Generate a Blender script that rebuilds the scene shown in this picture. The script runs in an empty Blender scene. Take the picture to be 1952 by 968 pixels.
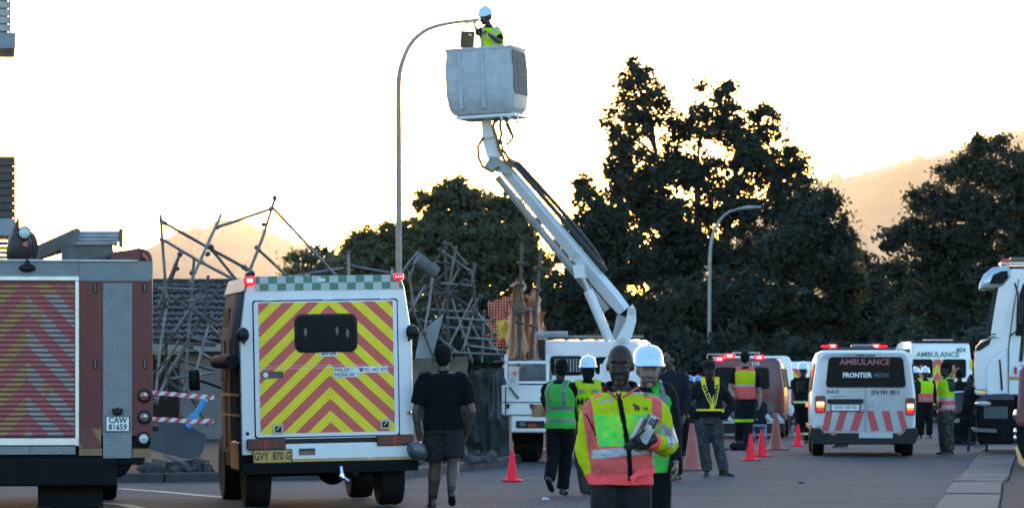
import bpy, bmesh, math, random
import numpy as np
from mathutils import Vector, Matrix, Euler, Quaternion, noise
R = math.radians
V = Vector
random.seed(7)
SC = bpy.context.scene
COL = SC.collection
# ---------------------------------------------------------------- camera
# long lens: F = focal length in photo pixels, horizon at photo row 715, eye height 1.5 m
F, CX, HY, EYE = 7500.0, 976.0, 715.0, 1.5
cam = bpy.data.cameras.new("camera")
cam.sensor_width = 36.0
cam.lens = F / 1952 * 36.0
cam.shift_y = (HY - 484.0) / 1952
cam.clip_start, cam.clip_end = 0.5, 80000
cam.dof.use_dof = True
cam.dof.focus_distance = 40
cam.dof.aperture_fstop = 7.1
cam_o = bpy.data.objects.new("camera", cam)
COL.objects.link(cam_o)
cam_o.location = (0, 0, EYE)
cam_o.rotation_euler = (R(90), 0, 0)
SC.camera = cam_o
def P(px, py, d):
    return V(((px - CX) / F * d, d, EYE + (HY - py) / F * d))
def GX(px, d):
    return (px - CX) / F * d
# ---------------------------------------------------------------- light
SUN_EL, SUN_AZ = R(2.0), R(-0.3)
w = bpy.data.worlds.new("World")
SC.world = w
w.use_nodes = True
nt = w.node_tree
nt.nodes.clear()
sky = nt.nodes.new("ShaderNodeTexSky")
sky.sky_type = 'NISHITA'
sky.sun_disc = False
sky.sun_elevation = SUN_EL
sky.sun_rotation = SUN_AZ
sky.altitude = 100
sky.air_density = 1.0
sky.dust_density = 1.0
sky.ozone_density = 2.6
bg = nt.nodes.new("ShaderNodeBackground")
bg.inputs[1].default_value = 0.15
out = nt.nodes.new("ShaderNodeOutputWorld")
nt.links.new(sky.outputs[0], bg.inputs[0])
nt.links.new(bg.outputs[0], out.inputs[0])
sl = bpy.data.lights.new("sun", 'SUN')
sl.energy = 3.5
sl.angle = R(0.5)
sl.color = (1.0, 0.66, 0.34)
so = bpy.data.objects.new("sun", sl)
COL.objects.link(so)
sd = V((math.sin(SUN_AZ) * math.cos(SUN_EL), math.cos(SUN_AZ) * math.cos(SUN_EL), math.sin(SUN_EL)))
so.rotation_euler = sd.to_track_quat('Z', 'Y').to_euler()
so.location = (0, 60, 40)
SC.view_settings.view_transform = 'Standard'
SC.view_settings.look = 'None'
SC.view_settings.gamma = 1
SC.view_settings.exposure = 3.9
SC.cycles.max_bounces = 6
SC.cycles.volume_bounces = 1
SC.cycles.use_denoising = True
SC.cycles.sample_clamp_indirect = 4
# ---------------------------------------------------------------- materials
MATS = {}
def newmat(name):
    m = bpy.data.materials.new(name)
    m.use_nodes = True
    t = m.node_tree
    t.nodes.clear()
    o = t.nodes.new("ShaderNodeOutputMaterial")
    b = t.nodes.new("ShaderNodeBsdfPrincipled")
    t.links.new(b.outputs[0], o.inputs[0])
    return m, t, b
def mth(t, op, a, b=None, c=None):
    n = t.nodes.new("ShaderNodeMath")
    n.operation = op
    for i, q in enumerate((a, b, c)):
        if q is None: continue
        if isinstance(q, (int, float)): n.inputs[i].default_value = q
        else: t.links.new(q, n.inputs[i])
    return n.outputs[0]
def mixc(t, f, a, b, mode='MIX'):
    n = t.nodes.new("ShaderNodeMix")
    n.data_type = 'RGBA'
    n.blend_type = mode
    for i, q in ((0, f), (6, a), (7, b)):
        if isinstance(q, (int, float)): n.inputs[i].default_value = q
        elif isinstance(q, tuple): n.inputs[i].default_value = (*q[:3], 1)
        else: t.links.new(q, n.inputs[i])
    return n.outputs[2]
def coords(t):
    tc = t.nodes.new("ShaderNodeTexCoord")
    return tc.outputs['Object']
def sep(t, vec):
    s = t.nodes.new("ShaderNodeSeparateXYZ")
    t.links.new(vec, s.inputs[0])
    return s.outputs
def nz(t, vec, scale, detail=4, rough=.6):
    n = t.nodes.new("ShaderNodeTexNoise")
    t.links.new(vec, n.inputs['Vector'])
    n.inputs['Scale'].default_value = scale
    n.inputs['Detail'].default_value = detail
    n.inputs['Roughness'].default_value = rough
    return n.outputs[0]
def ramp(t, f, a, b, c0=(0, 0, 0), c1=(1, 1, 1)):
    r = t.nodes.new("ShaderNodeValToRGB")
    t.links.new(f, r.inputs[0])
    r.color_ramp.elements[0].position, r.color_ramp.elements[1].position = a, b
    r.color_ramp.elements[0].color = (*c0, 1)
    r.color_ramp.elements[1].color = (*c1, 1)
    return r.outputs[0]
def bumpn(t, b, h, strength, dist=.01):
    n = t.nodes.new("ShaderNodeBump")
    n.inputs['Strength'].default_value = strength
    n.inputs['Distance'].default_value = dist
    t.links.new(h, n.inputs['Height'])
    t.links.new(n.outputs[0], b.inputs['Normal'])
def finish(t, b, base, vec, var, scale, dirt, dirtcol, bump, bscale):
    """wear: fine variation, blotchy dirt and optional fine relief over a base colour"""
    c = base
    if var:
        f = ramp(t, nz(t, vec, scale, 6), .3, .7, (1 - var,) * 3, (1 + var * .4,) * 3)
        c = mixc(t, 1.0, c, f, 'MULTIPLY')
    if dirt:
        f = ramp(t, nz(t, vec, scale * .35 + .6, 8, .7), .45, .75)
        f = mth(t, 'MULTIPLY', f, dirt)
        c = mixc(t, f, c, dirtcol)
    if isinstance(c, tuple): b.inputs['Base Color'].default_value = (*c, 1)
    else: t.links.new(c, b.inputs['Base Color'])
    if bump: bumpn(t, b, nz(t, vec, bscale, 5), bump)
def M(name, col=(.5, .5, .5), rough=.6, metal=0, var=.15, scale=6, dirt=0, dirtcol=(.1, .09, .08), bump=0, bscale=60, coat=0, spec=.5):
    if name in MATS: return MATS[name]
    m, t, b = newmat(name)
    vec = coords(t)
    finish(t, b, tuple(col), vec, var, scale, dirt, dirtcol, bump, bscale)
    b.inputs['Roughness'].default_value = rough
    b.inputs['Metallic'].default_value = metal
    b.inputs['Coat Weight'].default_value = coat
    b.inputs['Specular IOR Level'].default_value = spec
    MATS[name] = m
    return m
def pattern(name, fn, rough=.5, var=.12, scale=5, dirt=.15, dirtcol=(.1, .09, .08), coat=0, bump=0, bscale=60):
    """printed pattern: fn(tree, x, y, z) -> colour socket, in the part's own coordinates"""
    if name in MATS: return MATS[name]
    m, t, b = newmat(name)
    vec = coords(t)
    x, y, z = sep(t, vec)
    finish(t, b, fn(t, x, y, z), vec, var, scale, dirt, dirtcol, bump, bscale)
    b.inputs['Roughness'].default_value = rough
    b.inputs['Coat Weight'].default_value = coat
    MATS[name] = m
    return m
def chevrons(ca, cb, cx, k, period, z0):
    def fn(t, x, y, z):
        u = mth(t, 'ADD', z, mth(t, 'MULTIPLY', mth(t, 'ABSOLUTE', mth(t, 'SUBTRACT', x, cx)), k))
        u = mth(t, 'FRACT', mth(t, 'DIVIDE', mth(t, 'ADD', u, -z0 + 100 * period), period))
        return mixc(t, mth(t, 'GREATER_THAN', u, .5), ca, cb)
    return fn
def slants(ca, cb, k, period, off=0):
    def fn(t, x, y, z):
        u = mth(t, 'ADD', x, mth(t, 'MULTIPLY', z, k))
        u = mth(t, 'FRACT', mth(t, 'DIVIDE', mth(t, 'ADD', u, off + 100 * period), period))
        return mixc(t, mth(t, 'GREATER_THAN', u, .5), ca, cb)
    return fn
def emit(name, col, strength):
    if name in MATS: return MATS[name]
    m, t, b = newmat(name)
    b.inputs['Base Color'].default_value = (*col, 1)
    b.inputs['Emission Color'].default_value = (*col, 1)
    b.inputs['Emission Strength'].default_value = strength
    MATS[name] = m
    return m
def glass(name, col=(.010, .012, .014), rough=.25):
    return M(name, col, rough, 0, .1, 3, spec=.07)
# ---------------------------------------------------------------- mesh builder
def frame_of(d, up=V((0, 0, 1))):
    d = d.normalized()
    if abs(d.dot(up)) > .97: up = V((0, 1, 0))
    x = d.cross(up).normalized()
    return x, x.cross(d).normalized()
class MB:
    def __init__(s):
        s.v, s.f, s.mi, s.cur = [], [], [], 0
    def add(s, vs, fs, mat=None):
        o = len(s.v)
        s.v.extend(tuple(q) for q in vs)
        s.f.extend(tuple(i + o for i in f) for f in fs)
        s.mi.extend([s.cur if mat is None else mat] * len(fs))
        return s
    def bmadd(s, bm, mat=None):
        bm.verts.ensure_lookup_table()
        bm.verts.index_update()
        s.add([v.co for v in bm.verts], [[v.index for v in f.verts] for f in bm.faces], mat)
        bm.free()
        return s
    def hexa(s, p, bevel=0, seg=1, mat=None):
        """p: 4 bottom points ccw then the 4 top points"""
        fs = [(3, 2, 1, 0), (4, 5, 6, 7), (0, 1, 5, 4), (1, 2, 6, 5), (2, 3, 7, 6), (3, 0, 4, 7)]
        if not bevel: return s.add(p, fs, mat)
        bm = bmesh.new()
        vs = [bm.verts.new(q) for q in p]
        for f in fs: bm.faces.new([vs[i] for i in f])
        bmesh.ops.bevel(bm, geom=bm.edges[:], offset=bevel, segments=seg, affect='EDGES', profile=.5)
        return s.bmadd(bm, mat)
    def box(s, c, d, bevel=0, rot=None, seg=1, mat=None):
        c = V(c)
        hx, hy, hz = d[0] / 2, d[1] / 2, d[2] / 2
        p = [V(q) for q in ((-hx, -hy, -hz), (hx, -hy, -hz), (hx, hy, -hz), (-hx, hy, -hz), (-hx, -hy, hz), (hx, -hy, hz), (hx, hy, hz), (-hx, hy, hz))]
        if rot is not None:
            m = Euler(rot).to_matrix() if not isinstance(rot, (Matrix, Quaternion)) else (rot if isinstance(rot, Matrix) else rot.to_matrix())
            p = [m @ q for q in p]
        return s.hexa([q + c for q in p], bevel, seg, mat)
    def b2(s, x0, x1, y0, y1, z0, z1, bevel=0, mat=None, seg=1):
        return s.box(((x0 + x1) / 2, (y0 + y1) / 2, (z0 + z1) / 2), (abs(x1 - x0), abs(y1 - y0), abs(z1 - z0)), bevel, None, seg, mat)
    def beam(s, a, b, wx, wz, bevel=0, up=V((0, 0, 1)), mat=None):
        a, b = V(a), V(b)
        x, z = frame_of(b - a, up)
        x, z = x * wx / 2, z * wz / 2
        return s.hexa([a - x - z, a + x - z, b + x - z, b - x - z, a - x + z, a + x + z, b + x + z, b - x + z], bevel, 1, mat)
    def prism(s, poly, ext, mat=None):
        n = len(poly)
        ext = V(ext)
        p = [V(q) for q in poly]
        return s.add(p + [q + ext for q in p], [tuple(range(n)), tuple(range(2 * n - 1, n - 1, -1))] + [(i, i + n, (i + 1) % n + n, (i + 1) % n) for i in range(n)], mat)
    def loft(s, rings, cap=True, closed=True, mat=None):
        n = len(rings[0])
        vs = [q for r in rings for q in r]
        fs = []
        for i in range(len(rings) - 1):
            for j in range(n if closed else n - 1):
                k = (j + 1) % n
                fs.append((i * n + j, i * n + k, (i + 1) * n + k, (i + 1) * n + j))
        if cap and closed:
            fs.append(tuple(range(n - 1, -1, -1)))
            fs.append(tuple((len(rings) - 1) * n + j for j in range(n)))
        return s.add(vs, fs, mat)
    def tube(s, pts, r, n=8, cap=True, mat=None, flat=1.0):
        pts = [V(q) for q in pts]
        rs = r if isinstance(r, (list, tuple)) else [r] * len(pts)
        x = None
        rings = []
        for i, p in enumerate(pts):
            d = (pts[min(i + 1, len(pts) - 1)] - pts[max(i - 1, 0)]).normalized()
            if x is None: x, z = frame_of(d)
            else:
                x = (x - d * x.dot(d))
                x = x.normalized() if x.length > 1e-6 else frame_of(d)[0]
                z = x.cross(d)
            rings.append([p + (x * math.cos(a) * flat + z * math.sin(a)) * rs[i] for a in (2 * math.pi * k / n for k in range(n))])
        return s.loft(rings, cap, True, mat)
    def lathe(s, prof, n=16, mtx=None, cap=True, mat=None):
        mtx = mtx or Matrix()
        rings = [[mtx @ V((r * math.cos(2 * math.pi * k / n), r * math.sin(2 * math.pi * k / n), z)) for k in range(n)] for r, z in prof]
        return s.loft(rings, cap, True, mat)
    def ell(s, c, r, n=12, m=8, rot=None, mat=None):
        c = V(c)
        if isinstance(r, (int, float)): r = (r, r, r)
        mt = rot if isinstance(rot, Matrix) else (Euler(rot).to_matrix() if rot is not None else Matrix.Identity(3))
        rings = []
        for i in range(m + 1):
            a = -math.pi / 2 + math.pi * i / m
            cr = max(math.cos(a), .02)
            rings.append([c + mt @ V((r[0] * cr * math.cos(2 * math.pi * k / n), r[1] * cr * math.sin(2 * math.pi * k / n), r[2] * math.sin(a))) for k in range(n)])
        return s.loft(rings, True, True, mat)
    def wheel(s, c, rad, width, ax=V((1, 0, 0)), mat=None, n=28):
        h = width / 2
        prof = [(rad * .58, -h * .8), (rad * .8, -h), (rad * .95, -h * .9), (rad, -h * .6), (rad, h * .6), (rad * .95, h * .9), (rad * .8, h), (rad * .58, h * .8)]
        mt = Matrix.Translation(V(c)) @ ax.to_track_quat('Z', 'Y').to_matrix().to_4x4()
        return s.lathe(prof, n, mt, True, mat)
    def mesh(s, name, mats, smooth=35):
        me = bpy.data.meshes.new(name)
        me.from_pydata(s.v, [], s.f)
        for m in (mats if isinstance(mats, (list, tuple)) else [mats]): me.materials.append(m)
        if any(s.mi): me.polygons.foreach_set('material_index', s.mi)
        me.polygons.foreach_set('use_smooth', [bool(smooth)] * len(me.polygons))
        if smooth and smooth < 180: me.set_sharp_from_angle(angle=R(smooth))
        me.update()
        return me
    def build(s, name, mats, parent=None, smooth=35, loc=None, rot=None):
        o = bpy.data.objects.new(name, s.mesh(name, mats, smooth))
        COL.objects.link(o)
        o.parent = parent
        if loc is not None: o.location = loc
        if rot is not None: o.rotation_euler = rot
        return o
def tag(o, label=None, cat=None, group=None, kind=None):
    if label: o['label'] = label
    if cat: o['category'] = cat
    if group: o['group'] = group
    if kind: o['kind'] = kind
    return o
def thing(name, label, cat, loc=(0, 0, 0), rz=0, group=None, rx=0, ry=0):
    o = bpy.data.objects.new(name, None)
    COL.objects.link(o)
    o.location = loc
    o.rotation_euler = (rx, ry, rz)
    o.empty_display_size = .3
    return tag(o, label, cat, group)
def part_copy(o, parent, loc=None):
    c = o.copy()
    COL.objects.link(c)
    c.parent = parent
    if loc is not None: c.location = loc
    return c
def copy_tree(o, parent=None):
    c = part_copy(o, parent)
    for ch in list(o.children): copy_tree(ch, c)
    return c
def rrect(x0, x1, z0, z1, r, y=0, seg=4, skew=0):
    """rounded rectangle outline in the x-z plane (ccw seen from -y); skew narrows the top"""
    pts = []
    for cx, cz, a0 in ((x1 - r, z0 + r, -90), (x1 - r, z1 - r, 0), (x0 + r, z1 - r, 90), (x0 + r, z0 + r, 180)):
        for k in range(seg + 1):
            a = R(a0 + 90 * k / seg)
            X, Z = cx + r * math.cos(a), cz + r * math.sin(a)
            X -= skew * (X - (x0 + x1) / 2) * (Z - z0) / (z1 - z0)
            pts.append(V((X, y, Z)))
    return pts
def lettering(s, size, mat, parent, loc, rot=(R(90), 0, 0), name='lettering', align='CENTER', ext=.002, sx=1.0, shear=0, bold=0.0):
    c = bpy.data.curves.new(name, 'FONT')
    c.body = s
    c.size = size
    c.extrude = ext
    c.align_x = align
    c.align_y = 'CENTER'
    c.shear = shear
    c.offset = bold * size
    c.resolution_u = 2
    o = bpy.data.objects.new(name, c)
    COL.objects.link(o)
    me = bpy.data.meshes.new_from_object(o.evaluated_get(bpy.context.evaluated_depsgraph_get()))
    bpy.data.objects.remove(o)
    bpy.data.curves.remove(c)
    me.name = name
    me.materials.clear()
    me.materials.append(mat)
    q = bpy.data.objects.new(name, me)
    COL.objects.link(q)
    q.parent = parent
    q.location = loc
    q.rotation_euler = rot
    q.scale = (sx, 1, 1)
    return q
# shared palette (real-world base colours)
WHITE = M('white_paint', (.72, .74, .75), .35, 0, .06, 3, .18, (.35, .34, .33), coat=.3)
WHITE2 = M('clean_white_paint', (.78, .79, .8), .3, 0, .04, 3, .06, (.4, .4, .4), coat=.4)
BLACKP = M('black_plastic', (.012, .012, .013), .5, 0, .2, 10, spec=.25)
RUBBER = M('tyre_rubber', (.012, .012, .013), .8, 0, .25, 12, bump=.3, spec=.15)
DARKM = M('dark_chassis', (.007, .008, .009), .8, 0, .3, 5, spec=.12)
CHROME = M('chrome', (.8, .82, .84), .12, 1, .05, 4)
STEEL = M('galvanised_steel', (.42, .44, .45), .45, .7, .25, 9, .2)
ALU = M('aluminium', (.62, .64, .66), .35, .8, .15, 8, .1)
GLASSD = glass('dark_window_glass')
INK = M('black_print', (.02, .02, .022), .5, 0, 0)
REDP = M('red_print', (.48, .06, .065), .45, 0, .1, 5)
TAPE = M('silver_reflective_tape', (.36, .39, .42), .45, .2, .25, 25)
PLATEW = M('white_plate', (.72, .73, .72), .4, 0, .1, 20)
PLATEY = M('amber_plate', (.55, .33, .06), .45, 0, .12, 20)
BEACON = emit('red_beacon_lens', (1.0, .006, .02), .11)
BEACONC = emit('red_beacon_lamp', (1.0, .5, .42), .16)
LAMPAMB = emit('amber_lit_lamp', (1.0, .25, .06), .08)
LAMPHOT = emit('hot_lit_lamp', (1.0, .62, .3), .15)
REDLENS = M('red_lens', (.35, .02, .025), .2, 0, .2, 40, coat=.5)
# ================================================================ THE SETTING
def ground_mat():
    m, t, b = newmat('earth')
    v = coords(t)
    c = mixc(t, ramp(t, nz(t, v, .6, 8), .4, .65), (.026, .024, .021), (.018, .02, .014))
    finish(t, b, c, v, .3, 6, 0, (0, 0, 0), .5, 9)
    b.inputs['Roughness'].default_value = .95
    b.inputs['Specular IOR Level'].default_value = .1
    return m
def asphalt_mat(name, c0, c1):
    m, t, b = newmat(name)
    v = coords(t)
    c = mixc(t, ramp(t, nz(t, v, .35, 6), .35, .7), c0, c1)
    grit = ramp(t, nz(t, v, 11, 5, .8), .34, .66, (.5,) * 3, (1.55,) * 3)
    st_ = ramp(t, nz(t, v, .9, 5, .7), .52, .72, (1.0,) * 3, (.55,) * 3)
    c = mixc(t, 1, c, st_, 'MULTIPLY')
    c = mixc(t, 1, c, grit, 'MULTIPLY')
    vo = t.nodes.new("ShaderNodeTexVoronoi")
    vo.feature = 'DISTANCE_TO_EDGE'
    vo.inputs['Scale'].default_value = .22
    t.links.new(v, vo.inputs['Vector'])
    crack = mth(t, 'LESS_THAN', mth(t, 'ADD', vo.outputs[0], mth(t, 'MULTIPLY', nz(t, v, 2.5, 6), .03)), .0165)
    c = mixc(t, mth(t, 'MULTIPLY', crack, .7), c, (.012, .012, .012))
    t.links.new(c, b.inputs['Base Color'])
    b.inputs['Roughness'].default_value = .9
    b.inputs['Specular IOR Level'].default_value = .2
    bumpn(t, b, nz(t, v, 45, 4, .7), .6, .012)
    return m
g = MB()
g.add([(-9000, -900, -.02), (9000, -900, -.02), (9000, 19500, -.02), (-9000, 19500, -.02)], [(0, 1, 2, 3)])
tag(g.build('ground', ground_mat(), smooth=0), kind='structure')
# road: its left kerb swings in behind the 4x4 ambulance, its right edge runs along the gutter slabs
LEFT = [(-14, -40), (-14, 30), (-13, 50), (-8, 54.8), (-4.9, 55.4), (-1.7, 57.2), (-.3, 64.5), (1.0, 78), (2.6, 100), (4.2, 130), (4.8, 150)]
RIGHT = [(-5.6, -40), (2.9, 30), (5.5, 50), (6.1, 54.8), (6.25, 55.4), (6.5, 57.2), (7.48, 64.5), (9.3, 78), (12.3, 100), (16.3, 130), (19, 150)]
r = MB()
r.add([(x, y, 0) for x, y in LEFT] + [(x, y, 0) for x, y in RIGHT], [(i, i + 11, i + 12, i + 1) for i in range(10)])
tag(r.build('road', asphalt_mat('asphalt', (.023, .034, .040), (.037, .053, .061)), smooth=0), kind='structure')
k = MB()
for (a, b) in zip(LEFT[2:-1], LEFT[3:]):
    n = max(1, int((V(b) - V(a)).length / 1.0))
    for i in range(n):
        p, q = V(a).lerp(V(b), i / n), V(a).lerp(V(b), (i + .985) / n)
        k.beam((p.x, p.y, .05), (q.x, q.y, .05), .16, .16, .02)
tag(k.build('kerb', M('kerb_concrete', (.04, .041, .042), .85, 0, .3, 5, .4, bump=.4)), kind='structure')
# verge behind the kerb and pavement on the right
vg = MB()
vx = [(-30, 50)] + [(x - .1, y + .02) for x, y in LEFT[2:]]
def verge_z(x, y): return .09 + .12 * noise.noise(V((x * .9, y * .5, 3)))
rows = []
for x, y in LEFT[2:]:
    rows.append([(x - .1 - t, y + .1 + t * .55, .10 + (verge_z(x - t, y) - .09) * min(1, t)) for t in (0, .4, .9, 1.6, 2.6, 4, 7, 12, 22, 45)])
vg.loft([[V(q) for q in rr] for rr in rows], False, False)
tag(vg.build('verge', ground_mat()), kind='structure')
pv = MB()
pv.add([(x + .74, y, .004) for x, y in RIGHT] + [(x + 12, y, .004) for x, y in RIGHT], [(i, i + 11, i + 12, i + 1) for i in range(10)])
pav = tag(pv.build('pavement', asphalt_mat('old_asphalt', (.013, .0145, .016), (.024, .026, .028)), smooth=0), kind='structure')
# the gutter: a row of cast slabs, each its own piece
slabm = [M('slab_concrete_%d' % i, c, .85, 0, .3, 3, .35, (.06, .06, .06), bump=.5) for i, c in enumerate(((.025, .035, .041), (.029, .041, .047), (.022, .032, .038)))]
y = 38.0
rng = random.Random(4)
def right_x(yy):
    for (a, b) in zip(RIGHT[:-1], RIGHT[1:]):
        if a[1] <= yy <= b[1]: return a[0] + (b[0] - a[0]) * (yy - a[1]) / (b[1] - a[1])
while y < 95:
    L = rng.uniform(1.5, 2.3)
    s = MB()
    for (a, bb) in ((0.01, .72),):
        x0, x1 = right_x(y + .012), right_x(y + L)
        dz = rng.uniform(-.012, .012)
        p = [(x0 + a, y + .012, -.05), (x0 + bb, y + .012, -.05), (x1 + bb, y + L, -.05), (x1 + a, y + L, -.05)]
        s = MB()
        s.hexa([V(q) for q in p] + [V((q[0], q[1], .03 + dz + rng.uniform(-.006, .006))) for q in p], .012)
        s.build('slab', rng.choice(slabm), pav)
    y += L
# thin worn line paint near the kerb, left
ln = MB()
for pts in ([(225, 931), (300, 936), (385, 944), (470, 951)], [(190, 958), (240, 962), (290, 975)]):
    q = []
    for px, py in pts:
        d = EYE * F / (py - HY)
        q.append(V((GX(px, d), d, .004)))
    for a, b in zip(q[:-1], q[1:]):
        n = V((b - a).yx.to_3d()).normalized() * .045
        n = V((-(b - a).y, (b - a).x, 0)).normalized() * .09
        ln.add([a - n, b - n, b + n, a + n], [(0, 1, 2, 3)])
tag(ln.build('road_line', M('worn_line_paint', (.3, .3, .3), .8, 0, .5, 14), smooth=0), kind='structure')
# mountains 14-15 km off
def mountain(outline, d, depth):
    xs = [p[0] for p in outline]
    pts = []
    for i in range(len(outline) - 1):
        (x0, y0), (x1, y1) = outline[i], outline[i + 1]
        for k in range(6):
            t = k / 6
            pts.append((x0 + (x1 - x0) * t, y0 + (y1 - y0) * t))
    pts.append(outline[-1])
    m = MB()
    rings = []
    for px, py in pts:
        X = GX(px, d)
        z = (HY - py) / F * d + 14 * noise.noise(V((px * .05, 1, 0))) + 7 * noise.noise(V((px * .17, 5, 0)))
        ring = []
        for t in (-1, -.8, -.6, -.42, -.25, -.1, 0, .15, .45, 1):
            h = z * (1 - abs(t)) ** 1.25 * (1 + .22 * noise.noise(V((X * .0016, t * 3.0, 7))) * (1 if abs(t) > .02 else 0))
            ring.append(V((X + 160 * noise.noise(V((X * .002, t * 4, 2))) * (abs(t) > .02), d + t * depth, h - 1 if abs(t) < 1 else -1)))
        rings.append(ring)
    m.loft(rings, False, False)
    return m
mm = M('mountain_rock', (.07, .066, .06), .95, 0, .5, .004)
tag(mountain([(-700, 560), (-300, 610), (-40, 585), (120, 545), (230, 500), (290, 468), (345, 437), (390, 432), (425, 416), (455, 417), (490, 430), (540, 452), (600, 470), (680, 500), (800, 560), (960, 640)], 15000, 2600).build('mountain', mm), kind='structure')
tag(mountain([(1250, 560), (1400, 430), (1490, 370), (1530, 345), (1555, 346), (1590, 328), (1610, 335), (1640, 330), (1700, 312), (1740, 296), (1790, 293), (1830, 279), (1900, 255), (2000, 230), (2200, 180), (2500, 240), (3000, 420)], 14000, 2600).build('mountain', mm), kind='structure')
# ================================================================ TREES
def leaf_mat(name, c0, c1, transl=.5):
    m = bpy.data.materials.new(name)
    m.use_nodes = True
    t = m.node_tree
    t.nodes.clear()
    o = t.nodes.new("ShaderNodeOutputMaterial")
    v = coords(t)
    c = mixc(t, ramp(t, nz(t, v, .9, 5), .35, .65), c0, c1)
    di = t.nodes.new("ShaderNodeBsdfPrincipled")
    di.inputs['Roughness'].default_value = .8
    di.inputs['Specular IOR Level'].default_value = .12
    tr = t.nodes.new("ShaderNodeBsdfTranslucent")
    t.links.new(c, di.inputs['Base Color'])
    c2 = mixc(t, 1, c, (1.5, 1.25, .45), 'MULTIPLY')
    t.links.new(c2, tr.inputs[0])
    mx = t.nodes.new("ShaderNodeMixShader")
    mx.inputs[0].default_value = transl
    t.links.new(di.outputs[0], mx.inputs[1])
    t.links.new(tr.outputs[0], mx.inputs[2])
    t.links.new(mx.outputs[0], o.inputs[0])
    return m
LEAF = leaf_mat('dark_foliage', (.024, .030, .024), (.046, .054, .040), .14)
LEAF2 = leaf_mat('hazed_olive_foliage', (.075, .080, .056), (.12, .125, .08), .32)  # olive leaves lightened, the haze over the far trees put into their colour
BARK = M('bark', (.05, .04, .032), .95, 0, .4, 4, bump=.6, bscale=20)
def leaves(centers, radii, counts, size, rs):
    """small leaf faces filling a set of ellipsoidal twig clumps: returns vertex array"""
    out = []
    for c, r, n in zip(centers, radii, counts):
        u = rs.normal(size=(n, 3))
        u /= np.linalg.norm(u, axis=1)[:, None]
        u *= np.minimum(np.abs(rs.normal(.0, .62, n)) + .1, 1.5)[:, None]
        p = np.array(c) + u * np.array(r)
        a = rs.normal(size=(n, 3)); a /= np.linalg.norm(a, axis=1)[:, None]
        b = np.cross(a, rs.normal(size=(n, 3))); b /= np.linalg.norm(b, axis=1)[:, None]
        s = size * rs.uniform(.55, 1.25, n)[:, None]
        l = s * rs.uniform(1.3, 2.2, n)[:, None]
        out.append(np.stack([p - a * l * .5, p + b * s * .5, p + a * l * .5, p - b * s * .5], axis=1))
    return np.concatenate(out)
def leaf_mesh(name, arr, mat):
    n = arr.shape[0]
    me = bpy.data.meshes.new(name)
    me.vertices.add(n * 4)
    me.vertices.foreach_set('co', arr.reshape(-1).astype(np.float32))
    me.loops.add(n * 4)
    me.loops.foreach_set('vertex_index', np.arange(n * 4, dtype=np.int32))
    me.polygons.add(n)
    me.polygons.foreach_set('loop_start', np.arange(0, n * 4, 4, dtype=np.int32))
    me.materials.append(mat)
    me.update()
    me.validate()
    return me
NLEAF = 0
def tree(name, label, d, trunk_px, lobes, seed, dens=1.0, leaf=.105, mat=None, cat='tree', trunk_r=.28, group=None, twig=.5, depth=1.0, bare=0, stems=1):
    """lobes: (px, py, rx, ry) crown masses as seen from the road, at distance d"""
    rs = np.random.RandomState(seed)
    rg = random.Random(seed)
    s = F / d
    x0 = GX(trunk_px, d)
    root = thing(name, label, cat, (x0, d, 0), 0, group)
    cs, rr, cnt = [], [], []
    tips, core = [], []
    for (px, py, rx, ry) in lobes:
        c = P(px, py, d) - V((x0, d, 0))
        RX, RZ = rx / s, ry / s
        RY = min(RX, 2.6) * depth
        c.y += rg.uniform(-.5, .5) * depth
        vol = RX * RY * RZ
        k = max(4, int(11 * math.pi * RX * RZ * dens))
        if py > 540: k = int(k * .75)
        for _ in range(k):
            u = rs.normal(size=3); u /= np.linalg.norm(u)
            u *= rs.random() ** .3
            cc = np.array(c) + u * np.array((RX, RY, RZ)) * .93
            if cc[2] < .3: continue
            tr = twig * rs.uniform(.45, 1.2)
            cs.append(cc); rr.append((tr, tr, tr * .7)); cnt.append(int(88 * (tr / .5) ** 2 * rs.uniform(.6, 1.2)))
            if rs.random() < .06: tips.append(V(cc))
        tips.append(c)
        nc = int(math.pi * RX * RZ * (26 if py > 400 else (12 if py > 300 else 4)) * dens)
        core.append(leaves([np.array(c)], [(RX * .62, RY * .5, RZ * .62)], [max(nc, 3)], .34, rs))
    global NLEAF; NLEAF += sum(cnt)
    arr = leaves(cs, rr, cnt, leaf, rs)
    arr = np.concatenate([arr] + core)
    arr = arr[arr[:, :, 2].min(axis=1) > .05]
    o = bpy.data.objects.new('crown', leaf_mesh('crown', arr, mat or LEAF))
    COL.objects.link(o)
    o.parent = root
    top = max(c[2] for c in cs)
    tb = MB()
    forks = []
    for i in range(stems):
        lean = rg.uniform(-.5, .5) if stems == 1 else (i - (stems - 1) / 2) * 1.1
        pts = [V((lean * .12 * i, 0, -.1)), V((lean * .4, .1, top * .2)), V((lean * .9, 0, top * .42)), V((lean * 1.5, -.1, top * .72))]
        tb.tube(pts, [trunk_r, trunk_r * .8, trunk_r * .55, trunk_r * .22], 9)
        forks += [pts[1], pts[2], pts[2].lerp(pts[3], .5), pts[3]]
    tb.build('trunk', BARK, root, 60)
    lb = MB()
    for tp in tips:
        cand = [f for f in forks if f.z < tp.z + .3] or forks[:1]
        f = min(cand, key=lambda q: (q - tp).length + abs(q.z - tp.z) * .4)
        L = (tp - f).length
        mid = f.lerp(tp, .5) + V((rg.uniform(-.1, .1), rg.uniform(-.1, .1), -.06)) * L
        r0 = min(trunk_r * .45, .02 + .016 * L)
        lb.tube([f, mid, tp], [r0, r0 * .6, .012], 5, False)
    if tips: lb.build('limbs', BARK, root, 60)
    return root
TG = None
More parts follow.
